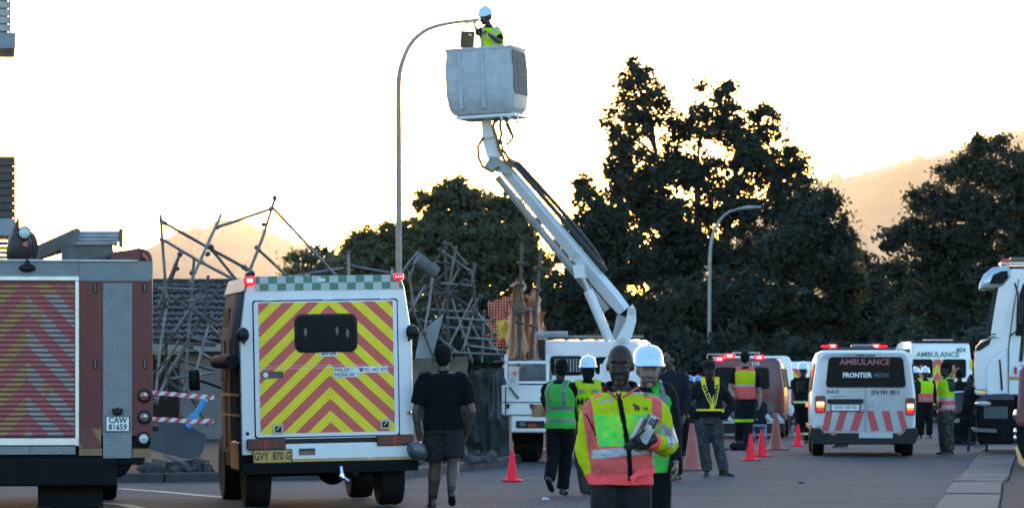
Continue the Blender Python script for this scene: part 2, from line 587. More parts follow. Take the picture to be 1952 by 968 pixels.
tree('tall_tree', 'tallest dark tree behind the red ambulance with several ragged peaks', 160, 1330, [
    (1212, 160, 42, 40), (1200, 225, 55, 50), (1250, 200, 40, 38), (1195, 300, 45, 45), (1215, 380, 60, 60), (1375, 185, 28, 32), (1345, 235, 45, 45), (1400, 240, 50, 55),
    (1460, 240, 34, 42), (1430, 310, 60, 60), (1490, 330, 45, 50), (1345, 330, 38, 50), (1285, 300, 26, 36), (1390, 400, 70, 60), (1490, 410, 70, 60), (1290, 440, 85, 60), (1250, 500, 110, 60), (1400, 500, 130, 70), (1525, 310, 20, 22), (1290, 245, 34, 32), (1302, 335, 42, 45), (1240, 330, 45, 45), (1270, 400, 60, 40), (1182, 265, 20, 40), (1180, 345, 28, 40), (1530, 372, 42, 40), (1505, 285, 22, 20), (1455, 205, 22, 20), (1340, 168, 13, 16), (1388, 160, 13, 14), (1206, 128, 20, 18)],
    3, 1.15, .105, trunk_r=.4, stems=3)
tree('broad_tree', 'broad lower dark tree left of the tallest tree, behind the boom', 156, 1150, [
    (1110, 362, 28, 32), (1140, 420, 60, 60), (1100, 470, 50, 60), (1180, 480, 80, 70), (1150, 570, 120, 80), (1090, 570, 60, 70)], 5, 1.2, .105, trunk_r=.34)
tree('round_tree', 'rounded dark tree on the right flank of the tallest tree', 152, 1550, [
    (1560, 420, 55, 50), (1600, 460, 40, 50), (1530, 490, 90, 80), (1610, 540, 42, 60), (1450, 580, 130, 70), (1590, 590, 60, 50), (1330, 590, 110, 70), (1585, 380, 22, 22)], 6, 1.3, .105, trunk_r=.34)
tree('oak_tree', 'large dark tree behind the white truck at the right edge', 140, 1840, [
    (1890, 285, 50, 34), (1840, 325, 60, 40), (1930, 340, 70, 60), (1785, 385, 60, 45), (1870, 420, 110, 70), (1730, 450, 55, 36), (1790, 480, 90, 55), (1710, 520, 42, 22), (1880, 530, 130, 70), (1770, 580, 60, 40), (1990, 450, 90, 120), (1900, 620, 120, 60), (1690, 470, 25, 12), (1745, 630, 60, 26)],
    8, 1.1, .105, trunk_r=.42)
tree('hazy_tree', 'olive tree with glowing top edge behind the mangled scaffolding', 185, 900, [
    (870, 365, 42, 32), (830, 390, 45, 36), (910, 395, 55, 38), (965, 400, 40, 34), (985, 440, 50, 50), (840, 450, 80, 55), (920, 460, 90, 60), (790, 480, 50, 45), (870, 540, 130, 70), (990, 530, 70, 80), (1010, 600, 70, 60), (880, 500, 110, 50), (960, 480, 60, 40)], 11, 1.35, .13, LEAF2, trunk_r=.36)
tree('olive_tree', 'lower olive tree behind the lamp post and the ambulance roof', 180, 720, [
    (700, 455, 38, 26), (745, 455, 32, 34), (668, 475, 34, 24), (770, 440, 22, 26), (720, 500, 75, 40), (660, 520, 60, 34), (780, 520, 50, 50), (730, 570, 110, 60), (700, 480, 60, 30)], 12, 1.3, .105, LEAF2, trunk_r=.26)
tree('sparse_tree', 'small sparse tree at the left end of the tree line above the house roof', 150, 585, [
    (560, 492, 26, 12), (590, 492, 28, 16), (620, 478, 26, 18), (600, 515, 45, 18), (545, 515, 22, 10), (640, 505, 25, 22), (610, 545, 55, 26)], 13, .75, .13, LEAF2, trunk_r=.16, twig=.35)
for i, (px, d, rx, ry, lab) in enumerate(((1020, 148, 90, 62, 'dark shrub thicket behind the bucket truck cab'), (1250, 146, 120, 66, 'dark shrub thicket behind the two front men'), (1440, 147, 110, 60, 'dark shrub thicket behind the red ambulance'),
        (1620, 145, 110, 48, 'low shrub thicket behind the ambulance with red and white bars'), (1790, 134, 120, 62, 'shrub thicket behind the ambulance numbered 404'), (1930, 130, 90, 70, 'shrub thicket behind the white truck cab'), (860, 150, 110, 70, 'dim shrub thicket behind the mangled scaffolding'))):
    tree('shrub', lab, d, px, [(px - rx * .4, 715 - ry * .55, rx * .75, ry), (px + rx * .4, 715 - ry * .5, rx * .6, ry * .9), (px, 715 - ry * .2, rx, ry * .7), (px, 720, rx, 24)], 30 + i, 1.0, .14, LEAF, 'shrub', trunk_r=.08, stems=3, twig=.45)
for i, (px, d, rx, ry, lab) in enumerate(((640, 176, 90, 110, 'dark undergrowth bush below the lower olive tree'), (770, 174, 100, 125, 'dark undergrowth bush left of the mangled scaffolding top'), (930, 172, 110, 140, 'tall dark bush behind the netted scaffold poles'), (1080, 170, 100, 150, 'tall dark bush behind the middle of the boom'), (1220, 172, 100, 150, 'tall dark bush behind the knuckle of the boom'),
        (1370, 174, 110, 150, 'tall dark bush behind the second street lamp'), (1520, 172, 100, 150, 'tall dark bush under the round tree'), (1668, 168, 80, 215, 'grey bush in the gap left of the large right tree'), (1780, 160, 110, 130, 'dark bush under the left limbs of the large right tree'), (1920, 160, 110, 150, 'dark bush under the large tree behind the truck cab'))):
    tree('bush', lab, d, px, [(px - rx * .4, 715 - ry * .6, rx * .7, ry * .55), (px + rx * .4, 715 - ry * .5, rx * .7, ry * .5), (px, 715 - ry * .2, rx, ry * .6), (px, 735, rx, 30)], 50 + i, 1.0, .17, LEAF, 'bush', trunk_r=.09, stems=3, twig=.55)
# thin overhead wire, top right
wr = MB()
a, b = P(1560, -14, 90), P(2040, 14, 90)
wr.tube([a.lerp(b, t / 8) - V((0, 0, .12 * (1 - (t / 4 - 1) ** 2))) for t in range(9)], .008, 5)
tag(wr.build('overhead_wire', BLACKP), 'thin overhead wire crossing the sky at the top right corner', 'wire')
# ---------------------------------------------------------------- haze
hz = MB()
hz.b2(-9500, 9500, -950, 19800, -1.5, 1250)
m = bpy.data.materials.new('haze_air')
m.use_nodes = True
t = m.node_tree
t.nodes.clear()
o = t.nodes.new("ShaderNodeOutputMaterial")
pvn = t.nodes.new("ShaderNodeVolumePrincipled")
pvn.inputs['Color'].default_value = (.98, .93, .80, 1)
pvn.inputs['Density'].default_value = 0.75e-5
pvn.inputs['Anisotropy'].default_value = .35
t.links.new(pvn.outputs[0], o.inputs['Volume'])
tag(hz.build('haze', m, smooth=0), kind='stuff')

print('LEAVES', NLEAF)
# ================================================================ VEHICLES
YEL, RED2 = (.85, .65, .004), (.62, .085, .07)
GRIMY = M('grimy_side_glass', (.014, .015, .016), .7, 0, .3, 8, spec=.08)
def rear_panel(mb, pts, depth=.004):
    mb.prism(pts, (0, depth, 0))
    return mb
def wheel(root, c, rad, wid, n=28):
    w_ = MB().wheel(c, rad, wid, n=n).build('wheel', RUBBER, root)
    h = MB()
    mt = Matrix.Translation(V(c)) @ V((1, 0, 0)).to_track_quat('Z', 'Y').to_matrix().to_4x4()
    q = wid * .5
    h.lathe([(rad * .59, -q * .7), (rad * .5, -q * .45), (rad * .2, -q * .5), (rad * .16, -q * .75), (rad * .16, q * .75), (rad * .2, q * .5), (rad * .5, q * .45), (rad * .59, q * .7)], 20, mt)
    h.build('rim', M('wheel_rim', (.25, .26, .27), .5, .5, .2, 10), w_)
    return w_
def beacon(root, c, d, name='beacon', core=True):
    b = MB().box(c, d, min(d) * .3, None, 2).build(name, BEACON, root)
    if core:
        m = MB()
        m.box((c[0], c[1] - d[1] * .5 - .004, c[2]), (d[0] * .52, .012, d[2] * .45), .004)
        m.build('lamp', BEACONC, b)
    return b
# ---------------------------------------------------------------- 4x4 ambulance (rear view)
def four_by_four():
    S, ox = 168.0, 628.0
    X = lambda px: (px - ox) / S
    Z = lambda py: EYE + (HY - py) / S
    root = thing('four_by_four_ambulance', 'boxy white four wheel drive ambulance with yellow and pink chevron rear door', 'ambulance', (GX(628, 44.64), 44.64, 0), R(9.5), ry=R(-1.1))
    # box body: tapered shell with chamfered top
    flank = M('grimy_shaded_flank', (.05, .064, .072), .8, 0, .45, 2.5, .6, (.012, .012, .012), spec=.12)  # grimy white paint, darkened further to put the flank's shade into it
    sec = lambda y, i: [V((-.985 + i, y, .62)), V((.985 - i, y, .62)), V((.985 - i, y, 1.95)), V((.91 - i, y, 2.48)), V((.86 - i, y, 2.63)), V((-.86 + i, y, 2.63)), V((-.91 + i, y, 2.48)), V((-.985 + i, y, 1.95))]
    b = MB()
    b.loft([sec(0, .012), sec(.03, 0), sec(2.3, 0), sec(2.34, .02)])
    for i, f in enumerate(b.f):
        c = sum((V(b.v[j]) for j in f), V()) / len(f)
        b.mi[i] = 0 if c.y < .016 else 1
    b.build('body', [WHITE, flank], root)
    for x in (-.99, .99):
        pass
    # flank panel seams, window and rail (left side is the one in view)
    side = MB()
    for y in (.42, 1.1, 1.75): side.b2(-1.0, -.975, y - .012, y + .012, .66, 1.93)
    side.b2(-1.002, -.98, .02, 2.3, 1.28, 1.31)
    side.b2(-1.002, -.98, .02, 2.3, 1.05, 1.075)
    side.build('panel_seam', BLACKP, root)
    sw = MB()
    sw.hexa([V((-1.0, 1.5, 1.45)), V((-.97, 1.5, 1.45)), V((-.97, 2.25, 1.45)), V((-1.0, 2.25, 1.45)), V((-.955, 1.5, 2.3)), V((-.92, 1.5, 2.3)), V((-.92, 2.25, 2.3)), V((-.955, 2.25, 2.3))])
    sw.build('side_window', GRIMY, root)
    aw = MB()
    aw.tube([(-1.08, -.02, 1.68), (-1.08, .6, 1.69), (-1.08, 1.25, 1.68), (-1.08, 1.9, 1.68)], [.075, .085, .08, .075], 12)
    aw.build('awning_roll', M('black_canvas', (.010, .010, .011), .8, 0, .4, 12, bump=.8, bscale=14, spec=.15), root)
    # roof gutter flank strip
    gs = MB()
    gs.hexa([V((-.935, .0, 2.47)), V((-.905, .0, 2.47)), V((-.905, 2.3, 2.47)), V((-.935, 2.3, 2.47)), V((-.88, .0, 2.63)), V((-.85, .0, 2.63)), V((-.85, 2.3, 2.63)), V((-.88, 2.3, 2.63))])
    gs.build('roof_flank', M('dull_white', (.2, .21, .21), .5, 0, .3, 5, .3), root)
    # battenburg band at the top of the rear face
    def bat(t, x, y, z):
        cx = mth(t, 'FLOOR', mth(t, 'DIVIDE', mth(t, 'ADD', x, 10), .0995))
        cz = mth(t, 'FLOOR', mth(t, 'DIVIDE', mth(t, 'ADD', z, -2.4665 + 10 * .082), .082))
        u = mth(t, 'FRACT', mth(t, 'MULTIPLY', mth(t, 'ADD', cx, cz), .5))
        return mixc(t, mth(t, 'GREATER_THAN', u, .25), (.42, .44, .43), (.03, .17, .10))
    bm_ = MB()
    bm_.hexa([V((-.80, -.008, 2.468)), V((.90, -.008, 2.468)), V((.90, .03, 2.468)), V((-.80, .03, 2.468)), V((-.80, .0, 2.632)), V((.85, .0, 2.632)), V((.85, .03, 2.632)), V((-.80, .03, 2.632))])
    bm_.build('chequer_band', pattern('green_white_chequers', bat, .4, .15, 6, .25, (.2, .2, .18)), root)
    MB().b2(-.09, .0, -.012, -.006, 2.565, 2.60).build('sticker', PLATEW, root)
    # door: frame gap, slab, chevron panel
    MB().prism(rrect(-.835, .825, .80, 2.36, .03, -.003), (0, .004, 0)).build('door_gap', BLACKP, root)
    door = MB().prism(rrect(-.82, .81, .815, 2.345, .03, -.018), (0, .017, 0)).build('rear_door', WHITE, root)
    def chev(t, x, y, z):
        c = chevrons(YEL, RED2, .03, .95, .265, .9715)(t, x, y, z)
        v = coords(t)
        # chipped film edges showing white
        e = mth(t, 'MINIMUM', mth(t, 'SUBTRACT', .775, mth(t, 'ABSOLUTE', mth(t, 'ADD', x, .0))), 1)
        chip = mth(t, 'LESS_THAN', mth(t, 'ADD', e, mth(t, 'MULTIPLY', nz(t, v, 16, 4), .12)), .062)
        sp = mth(t, 'GREATER_THAN', nz(t, v, 7, 7, .7), .712)
        return mixc(t, mth(t, 'MAXIMUM', chip, sp), c, (.5, .52, .5))
    MB().prism(rrect(-.77, .765, .855, 2.33, .01, -.022), (0, .004, 0)).build('chevron_panel', pattern('yellow_pink_chevrons', chev, .4, .1, 5, .12), door)
    wn = MB().prism(rrect(-.345, .335, 1.78, 2.18, .07, -.040), (0, .02, 0)).build('rear_window', GLASSD, root)
    wf = MB()
    o_, i_ = rrect(-.362, .352, 1.763, 2.197, .085, -.034), rrect(-.335, .325, 1.79, 2.17, .065, -.044)
    wf.loft([[q + V((0, .02, 0)) for q in o_], o_, i_], False)
    wf.build('window_seal', BLACKP, wn)
    it = MB()
    for x, z in ((-.24, 1.99), (.12, 2.0), (.24, 1.97)): it.ell((x, -.043, z), (.018, .003, .05))
    it.build('painted_reflection', M('dim_grey', (.10, .10, .10), .4), wn)  # grey ovals laid on the glass as painted reflections
    # hinges on top edge
    for x in (-.66, .02, .68):
        h = MB(); h.box((x, -.02, 2.365), (.12, .016, .03), .006); h.tube([(x - .06, -.03, 2.36), (x + .06, -.03, 2.36)], .008, 6)
        h.build('hinge', WHITE, root)
    # seam across door
    sm = MB(); sm.b2(-.77, .765, -.026, -.021, 1.585, 1.589); sm.b2(-.77, .765, -.026, -.021, 1.615, 1.618)
    sm.build('film_join', PLATEW, door)
    st = MB().b2(-.08, .12, -.03, -.022, 1.715, 1.785).build('fuel_sticker', PLATEW, root)
    lettering('eFuel', .07, INK, st, (.035, -.0315, 1.752), bold=.01)
    tr = MB()
    for a in (-.06, -.045, -.03): tr.b2(a - .003, a + .003, -.032, -.03, 1.735, 1.775)
    tr.b2(-.068, -.022, -.032, -.03, 1.733, 1.741)
    tr.build('trident_mark', INK, st)
    st = MB().prism([(.075, -.03, 1.475), (.36, -.03, 1.475), (.36, -.03, 1.52), (.70, -.03, 1.52), (.70, -.03, 1.595), (.36, -.03, 1.595), (.36, -.03, 1.583), (.075, -.03, 1.583)], (0, .006, 0)).build('notice_sticker', PLATEW, root)
    lettering('MISUSE ?', .058, INK, st, (.085, -.0315, 1.557), align='LEFT', sx=.95, bold=.0)
    lettering('MISBRUIK ?', .058, INK, st, (.085, -.0315, 1.503), align='LEFT', sx=.95, bold=.0)
    lettering('021 467 4797', .058, INK, st, (.425, -.0315, 1.556), align='LEFT', sx=.88, bold=.0)
    ph = MB(); ph.box((.39, -.032, 1.55), (.04, .003, .022)); ph.box((.39, -.032, 1.573), (.055, .003, .012), .003)
    ph.build('telephone_mark', INK, st)
    st = MB().b2(-.74, -.50, -.03, -.022, 1.48, 1.555).build('emblem_sticker', M('dark_maroon_print', (.10, .06, .065), .5), root)
    MB().lathe([(.03, 0), (.03, .004)], 16, Matrix.Translation((-.70, -.031, 1.517)) @ Matrix.Rotation(R(90), 4, 'X')).build('emblem_ring', PLATEW, st)
    lettering('EMERGENCY', .032, PLATEW, st, (-.585, -.0315, 1.527), sx=.8) if False else None
    # latches
    for x, z in ((-.57, .905), (.655, .935)):
        l = MB(); l.prism(rrect(x - .058, x + .058, z - .055, z + .06, .012, -.036), (0, .014, 0))
        l = l.build('latch', M('worn_metal', (.38, .38, .36), .35, .6, .3, 18, .3), root)
        q = MB(); q.prism(rrect(x - .036, x + .036, z - .038, z + .03, .008, -.039), (0, .004, 0)); q.build('latch_recess', BLACKP, l)
        q = MB(); q.beam((x - .02, -.045, z - .01), (x + .015, -.05, z + .02), .012, .012); q.build('latch_lever', CHROME, l)
    # lower rear
    lens = M('dark_red_lens', (.09, .018, .022), .25, 0, .3, 20, coat=.4)
    for x0, x1, z0, z1 in ((-.93, -.49, .675, .80), (.55, .975, .69, .815)):
        t = MB().b2(x0, x1, -.07, .01, z0, z1, .012).build('tail_light', lens, root)
        MB().b2((x0 + x1) / 2 - .03, (x0 + x1) / 2 + .01, -.074, -.066, z0 + .01, z1 - .01).build('reflector', REDLENS, t)
    MB().b2(-.5, .56, -.012, .02, .735, .79, .004).build('rear_step_strip', BLACKP, root)
    lp = MB(); lp.b2(-.85, .97, -.04, .03, .545, .73, .012); lp.build('lower_panel', WHITE, root)
    def orange(t, x, y, z):
        v = coords(t)
        return mixc(t, mth(t, 'GREATER_THAN', mth(t, 'ADD', nz(t, v, 14, 5), mth(t, 'MULTIPLY', x, .06)), .60), (.50, .30, .10), (.5, .5, .48))
    MB().b2(-.83, .965, -.046, .0, .515, .565, .004).build('orange_strip', pattern('worn_orange_strip', orange, .5), root)
    pl = MB().prism(rrect(-.865, -.42, .52, .675, .015, -.062), (0, .01, 0)).build('number_plate', PLATEY, root)
    lettering('GVY  870 G', .125, INK, pl, (-.642, -.064, .597), sx=.66, bold=.02)
    fr = MB()
    o_, i_ = rrect(-.868, -.417, .517, .678, .016, -.064), rrect(-.855, -.43, .53, .665, .012, -.067)
    fr.loft([o_, i_], False); fr.build('plate_frame', INK, pl)
    st = MB().b2(-.34, -.155, -.05, -.04, .605, .68, .003).build('small_plate', M('brown_plate', (.16, .12, .08), .5), root)
    MB().b2(-.335, -.16, -.052, -.046, .65, .676).build('plate_stripe', INK, st)
    cp = MB(); cp.lathe([(.02, 0), (.02, .012), (.012, .016)], 12, Matrix.Translation((-.915, -.0, .86)) @ Matrix.Rotation(R(90), 4, 'X')); cp.build('fuel_cap', BLACKP, root)
    hd = MB(); hd.lathe([(.035, 0), (.04, .02), (.02, .05)], 12, Matrix.Translation((.93, .02, 1.06)) @ Matrix.Rotation(R(90), 4, 'X')); hd.build('door_knob', CHROME, root)
    # round work lamps on brackets either side
    for x, ax in ((-.955, -1), (.965, 1)):
        l = MB(); l.lathe([(.02, .10), (.055, .07), (.075, .0), (.07, -.02), (.02, -.025)], 16, Matrix.Translation((x, -.09, 1.975)) @ Euler((R(90), 0, R(38 * ax))).to_matrix().to_4x4() @ Matrix.Diagonal((1, 1.15, 1, 1)))
        l = l.build('work_lamp', BLACKP, root)
        MB().beam((x, -.02, 1.93), (x * .97, .02, 1.86), .025, .025).build('bracket', BLACKP, l)
    beacon(root, (-.865, -.03, 2.585), (.13, .09, .10))
    beacon(root, (.835, -.03, 2.605), (.115, .08, .075), core=False)
    m = MB()
    for x in (.80, .83, .86): m.box((x, -.075, 2.605), (.014, .01, .02), .003)
    for z in (2.58, 2.605, 2.63): m.box((.886, -.074, z), (.012, .01, .012))
    m.build('led_row', BEACONC, root)
    bk = MB(); bk.beam((-.82, .02, 2.62), (-.83, .02, 2.70), .03, .03); bk.beam((-.9, -.02, 2.66), (-.8, -.02, 2.66), .03, .03); bk.build('beacon_bracket', BLACKP, root)
    # chassis, cab and wheels
    ch = MB()
    ch.b2(-.95, .95, .05, 2.3, .46, .64); ch.b2(-.55, .55, -.02, 3.2, .4, .5); ch.b2(-.98, 1.02, -.05, .06, .40, .53)
    ch.tube([(-.75, .65, .41), (.75, .65, .41)], .06, 8); ch.ell((.12, .65, .4), (.17, .16, .16)); ch.tube([(-.75, 3.3, .41), (.75, 3.3, .41)], .06, 8)
    ch.tube([(.3, -.05, .38), (.3, .1, .36), (.3, 1.6, .36)], .04, 8)
    ch.build('chassis', DARKM, root)
    tow = MB(); tow.tube([(.13, -.1, .46), (.13, -.14, .40), (.15, -.16, .34), (.20, -.16, .30)], .022, 8); tow.ell((.12, -.14, .36), (.03, .03, .04)); tow.build('tow_hook', CHROME, root)
    for x in (-.77, .77):
        wheel(root, (x, .62, .40), .405, .30)
        wheel(root, (x, 3.32, .40), .405, .30)
    for x in (-1, 1): MB().b2(x * .965 - .04, x * .965 + .04, .12, 1.15, .42, .78, .03).build('wheel_arch', BLACKP, root)
    cab = MB()
    cs = lambda y, z0, z1, w0, w1: [V((-w0, y, z0)), V((w0, y, z0)), V((w0, y, 1.2)), V((w1, y, z1)), V((-w1, y, z1)), V((-w0, y, 1.2))]
    cab.loft([cs(2.34, .6, 2.0, .9, .78), cs(2.9, .6, 2.0, .9, .78), cs(3.15, .6, 1.24, .9, .86), cs(4.0, .62, 1.2, .84, .78)])
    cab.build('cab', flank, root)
    cwn = MB(); cwn.hexa([V((-.915, 2.4, 1.3)), V((-.88, 2.4, 1.3)), V((-.88, 2.95, 1.3)), V((-.915, 2.95, 1.3)), V((-.84, 2.4, 1.9)), V((-.8, 2.4, 1.9)), V((-.8, 2.8, 1.9)), V((-.84, 2.8, 1.9))]); cwn.build('cab_window', GRIMY, root)
    for x in (-1, 1):
        mr = MB(); mr.box((x * 1.26, 2.85, 1.47), (.14, .07, .26), .03, None, 2); mr.tube([(x * 1.2, 2.85, 1.46), (x * 1.08, 2.86, 1.42), (x * .88, 2.9, 1.34)], .015, 6)
        mr.build('side_mirror', BLACKP, root)
    return root
four_by_four()
# ---------------------------------------------------------------- fire engine (rear)
def fire_engine():
    S, ox = 180.0, 52.0
    d = F / S
    X = lambda px: (px - ox) / S
    Z = lambda py: EYE + (HY - py) / S
    root = thing('fire_engine', 'dark red fire engine with striped roller shutter parked at the left edge', 'fire engine', (GX(52, d), d, 0), R(7.2))
    redp = M('dull_red_paint', (.11, .010, .013), .5, 0, .2, 40, .25, (.03, .014, .014), coat=.15)
    def tread(name, col):
        if name in MATS: return MATS[name]
        m, t, b = newmat(name)
        v = coords(t)
        x, y, z = sep(t, v)
        h = mth(t, 'MULTIPLY', mth(t, 'SINE', mth(t, 'MULTIPLY', mth(t, 'ADD', x, z), 150)), mth(t, 'SINE', mth(t, 'MULTIPLY', mth(t, 'SUBTRACT', x, z), 150)))
        c = mixc(t, ramp(t, h, .0, .9), tuple(q * .78 for q in col), tuple(min(1, q * 1.2) for q in col))
        finish(t, b, c, v, .15, 7, .25, (.2, .2, .2), 0, 0)
        bumpn(t, b, h, .5, .006)
        b.inputs['Metallic'].default_value = .35
        b.inputs['Roughness'].default_value = .5
        MATS[name] = m
        return m
    TREAD = tread('tread_plate', (.25, .26, .26))
    hw = 1.325
    # body box: rounded upper corners
    def sec(y, i):
        pts = [V((-hw + i, y, .86)), V((hw - i, y, .86))]
        r = .13
        for a in range(0, 91, 18): pts.append(V((hw - i - r + r * math.cos(R(a)), y, 2.72 - i + r * math.sin(R(a)))))
        pts.append(V((hw - .42, y, 2.81 - i))); pts.append(V((hw - .46, y, 2.70 - i)))
        pts.append(V((-hw + .46, y, 2.70 - i))); pts.append(V((-hw + .42, y, 2.81 - i)))
        for a in range(90, 181, 18): pts.append(V((-hw + i + r + r * math.cos(R(a)), y, 2.72 - i + r * math.sin(R(a)))))
        return pts
    b = MB(); b.loft([sec(0, .01), sec(.02, 0), sec(5.2, 0)]); b.build('body', redp, root)
    cabm = MB(); cabm.b2(-1.2, 1.2, 5.3, 7.2, .8, 2.75, .12); cabm.build('cab', redp, root)
    # tread plates
    t1 = MB(); t1.prism([(X(148) - 2.0, -.012, Z(530)), (X(149), -.012, Z(530)), (X(149), -.012, Z(499)), (X(148) - 2.0, -.012, Z(499))], (0, .014, 0)); t1.build('tread_plate', TREAD, root)
    q = [V((X(150), -.012, Z(535))), V((X(284), -.012, Z(535)))] + [V((X(290) - .08 + .08 * math.cos(R(a)), -.012, Z(530) + .05 * math.sin(R(a - 90)) + .05)) for a in ()] + [V((X(290), -.012, Z(527))), V((X(290), -.012, Z(497))), V((X(150), -.012, Z(498)))]
    MB().prism(q, (0, .016, 0)).build('tread_plate', TREAD, root)
    MB().prism([(X(196), -.012, Z(873)), (X(250), -.012, Z(873)), (X(251), -.012, Z(539)), (X(196), -.012, Z(539))], (0, .014, 0)).build('tread_plate', TREAD, root)
    rl = MB(); rl.b2(X(52) - 1.3, X(262), -.03, .03, Z(499), Z(494), .006); rl.build('top_rail', STEEL, root)
    for x in (X(58), X(145)):
        MB().b2(x - .5 + .01, x - .01, -.014, .0, Z(866), Z(850), .003).build('kick_plate', TREAD, root)
    # rivets along the plates
    rv = MB()
    for py in range(548, 870, 14):
        for px in (198, 249): rv.ell((X(px), -.016, Z(py)), (.007, .005, .007), 6, 4)
    rv = rv.build('rivets', STEEL, root); rv['kind'] = 'stuff'
    # roller shutter
    sx = (148 - 52) / S
    MB().b2(-sx + .02, sx - .02, .005, .02, Z(848), Z(530)).build('shutter_recess', BLACKP, root)
    def chev(t, x, y, z):
        base = chevrons((.32, .18, .035), (.36, .06, .065), .0, 1.08, .355, 2.53)(t, x, y, z)
        # the silver film panel right of the apex
        u = mth(t, 'ADD', z, mth(t, 'MULTIPLY', mth(t, 'ABSOLUTE', x), 1.08))
        y_ = mth(t, 'GREATER_THAN', mth(t, 'FRACT', mth(t, 'DIVIDE', mth(t, 'ADD', u, -2.53 + 35.5), .355)), .5)
        si = mth(t, 'MULTIPLY', mth(t, 'GREATER_THAN', x, 0), mth(t, 'SUBTRACT', 1, y_))
        low = mth(t, 'MULTIPLY', si, mth(t, 'LESS_THAN', z, 2.35))
        v = coords(t)
        patch = mth(t, 'GREATER_THAN', nz(t, v, 3.2, 2), .40)
        return mixc(t, mth(t, 'MULTIPLY', low, patch), base, (.24, .25, .235))
    sm = pattern('shutter_chevrons', chev, .42, .2, 5, .25)
    n = 31
    z0, z1 = Z(831), Z(541)
    hgt = (z1 - z0) / n
    for i in range(n):
        s = MB()
        zc = z0 + (i + .5) * hgt
        rings = []
        for xx in (-sx + .03, sx - .035):
            rings.append([V((xx, -.004 + .010 * (abs(a) ** 3), zc + a * hgt * .46)) for a in (-1, -.8, 0, .8, 1)] + [V((xx, .012, zc + hgt * .46)), V((xx, .012, zc - hgt * .46))])
        s.loft(rings)
        s.build('slat', sm, root)
    f = MB()
    f.b2(sx - .03, sx + .012, -.03, .01, Z(850), Z(535), .006); f.b2(-sx - .012, -sx + .03, -.03, .01, Z(850), Z(535), .006)
    f.b2(-sx - .4, sx + .012, -.028, .01, Z(535), Z(526), .006)
    f.build('shutter_frame', ALU, root)
    f = MB(); f.b2(-sx, sx, -.034, .01, Z(849), Z(834), .008); f.build('shutter_bar', ALU, root)
    f = MB(); f.ell((X(52) , -.02, Z(511)), (.09, .05, .045)); f.ell((X(52), -.03, Z(503)), (.03, .03, .05)); f.build('top_lamp', BLACKP, root)
    for px, py in ((181, 548), (275, 548), (181, 693), (275, 693)):
        m = MB().b2(X(px) - .018, X(px) + .018, -.022, .0, Z(py + 9), Z(py - 9), .006).build('marker_light', BLACKP, root)
        q = MB()
        for k in (-1, 0, 1): q.ell((X(px), -.022, Z(py) + k * .028), (.009, .006, .009), 8, 4)
        q.build('marker_lens', M('dim_lens', (.3, .3, .3), .3), m)
    for (px, py, c, nm) in ((274, 754, (.30, .07, .07), 'tail_light'), (274, 795, (.22, .10, .09), 'tail_light'), (273, 836, (.55, .56, .55), 'reversing_light')):
        m = MB().lathe([(.074, .0), (.074, .02), (.056, .035), (.05, .02)], 20, Matrix.Translation((X(px), .0, Z(py))) @ Matrix.Rotation(R(90), 4, 'X')).build(nm, BLACKP, root)
        MB().lathe([(.05, .0), (.05, .025), (.03, .036), (.005, .04)], 16, Matrix.Translation((X(px), .0, Z(py))) @ Matrix.Rotation(R(90), 4, 'X')).build('lens', M('lens_%d' % int(c[0] * 100), c, .2, 0, .5, 40, coat=.5), m)
        MB().ell((X(px) + .012, -.042, Z(py) + .012), (.016, .008, .016)).build('bulb', PLATEW, m)
    # amber/red film blocks
    st = pattern('amber_red_blocks', slants((.22, .13, .04), (.12, .022, .022), .62, .44, .06), .5)
    MB().b2(X(150), X(192), -.010, .0, Z(853), Z(817)).build('film_block', st, root)
    MB().b2(X(252), X(286), -.010, .0, Z(872), Z(855)).build('film_block', M('amber_film', (.17, .11, .05), .5), root)
    MB().b2(X(150), X(194), -.008, .0, Z(868), Z(854)).build('film_block', M('amber_film', (.17, .11, .05), .5), root)
    pl = MB().prism(rrect(X(201), X(246), Z(822), Z(793), .012, -.026), (0, .01, 0)).build('number_plate', PLATEW, root)
    lettering('CAW', .085, INK, pl, (X(223.5), -.028, Z(801)), sx=.95, bold=.02)
    lettering('81659', .085, INK, pl, (X(223.5), -.028, Z(814)), sx=.92, bold=.02)
    fr = MB(); fr.loft([rrect(X(200.5), X(246.5), Z(822.5), Z(792.5), .012, -.027), rrect(X(202), X(245), Z(821), Z(794), .01, -.030)], False); fr.build('plate_frame', INK, pl)
    # plate lamp with crown-shaped hood
    c = MB(); c.ell((X(223), -.04, Z(786)), (.055, .04, .03)); 
    for k in (-.04, 0, .04): c.ell((X(223) + k, -.035, Z(781) + (.012 if k == 0 else 0)), (.016, .02, .02))
    c.build('plate_lamp', BLACKP, root)
    # rounded end caps with red lamps on top corners
    for s_ in (1, -1):
        m = MB(); m.b2(s_ * (hw - .125) - .11, s_ * (hw - .125) + .11, -.02, .5, 2.66, 2.82, .07, None, 3) if False else m.hexa([V((s_ * (hw - .01), -.006, 2.67)), V((s_ * (hw - .13), -.006, 2.67)), V((s_ * (hw - .13), .3, 2.67)), V((s_ * (hw - .01), .3, 2.67)), V((s_ * (hw - .06), -.006, 2.79)), V((s_ * (hw - .13), -.006, 2.835)), V((s_ * (hw - .13), .3, 2.835)), V((s_ * (hw - .06), .3, 2.79))])
        m = m.build('corner_lamp', BLACKP, root)
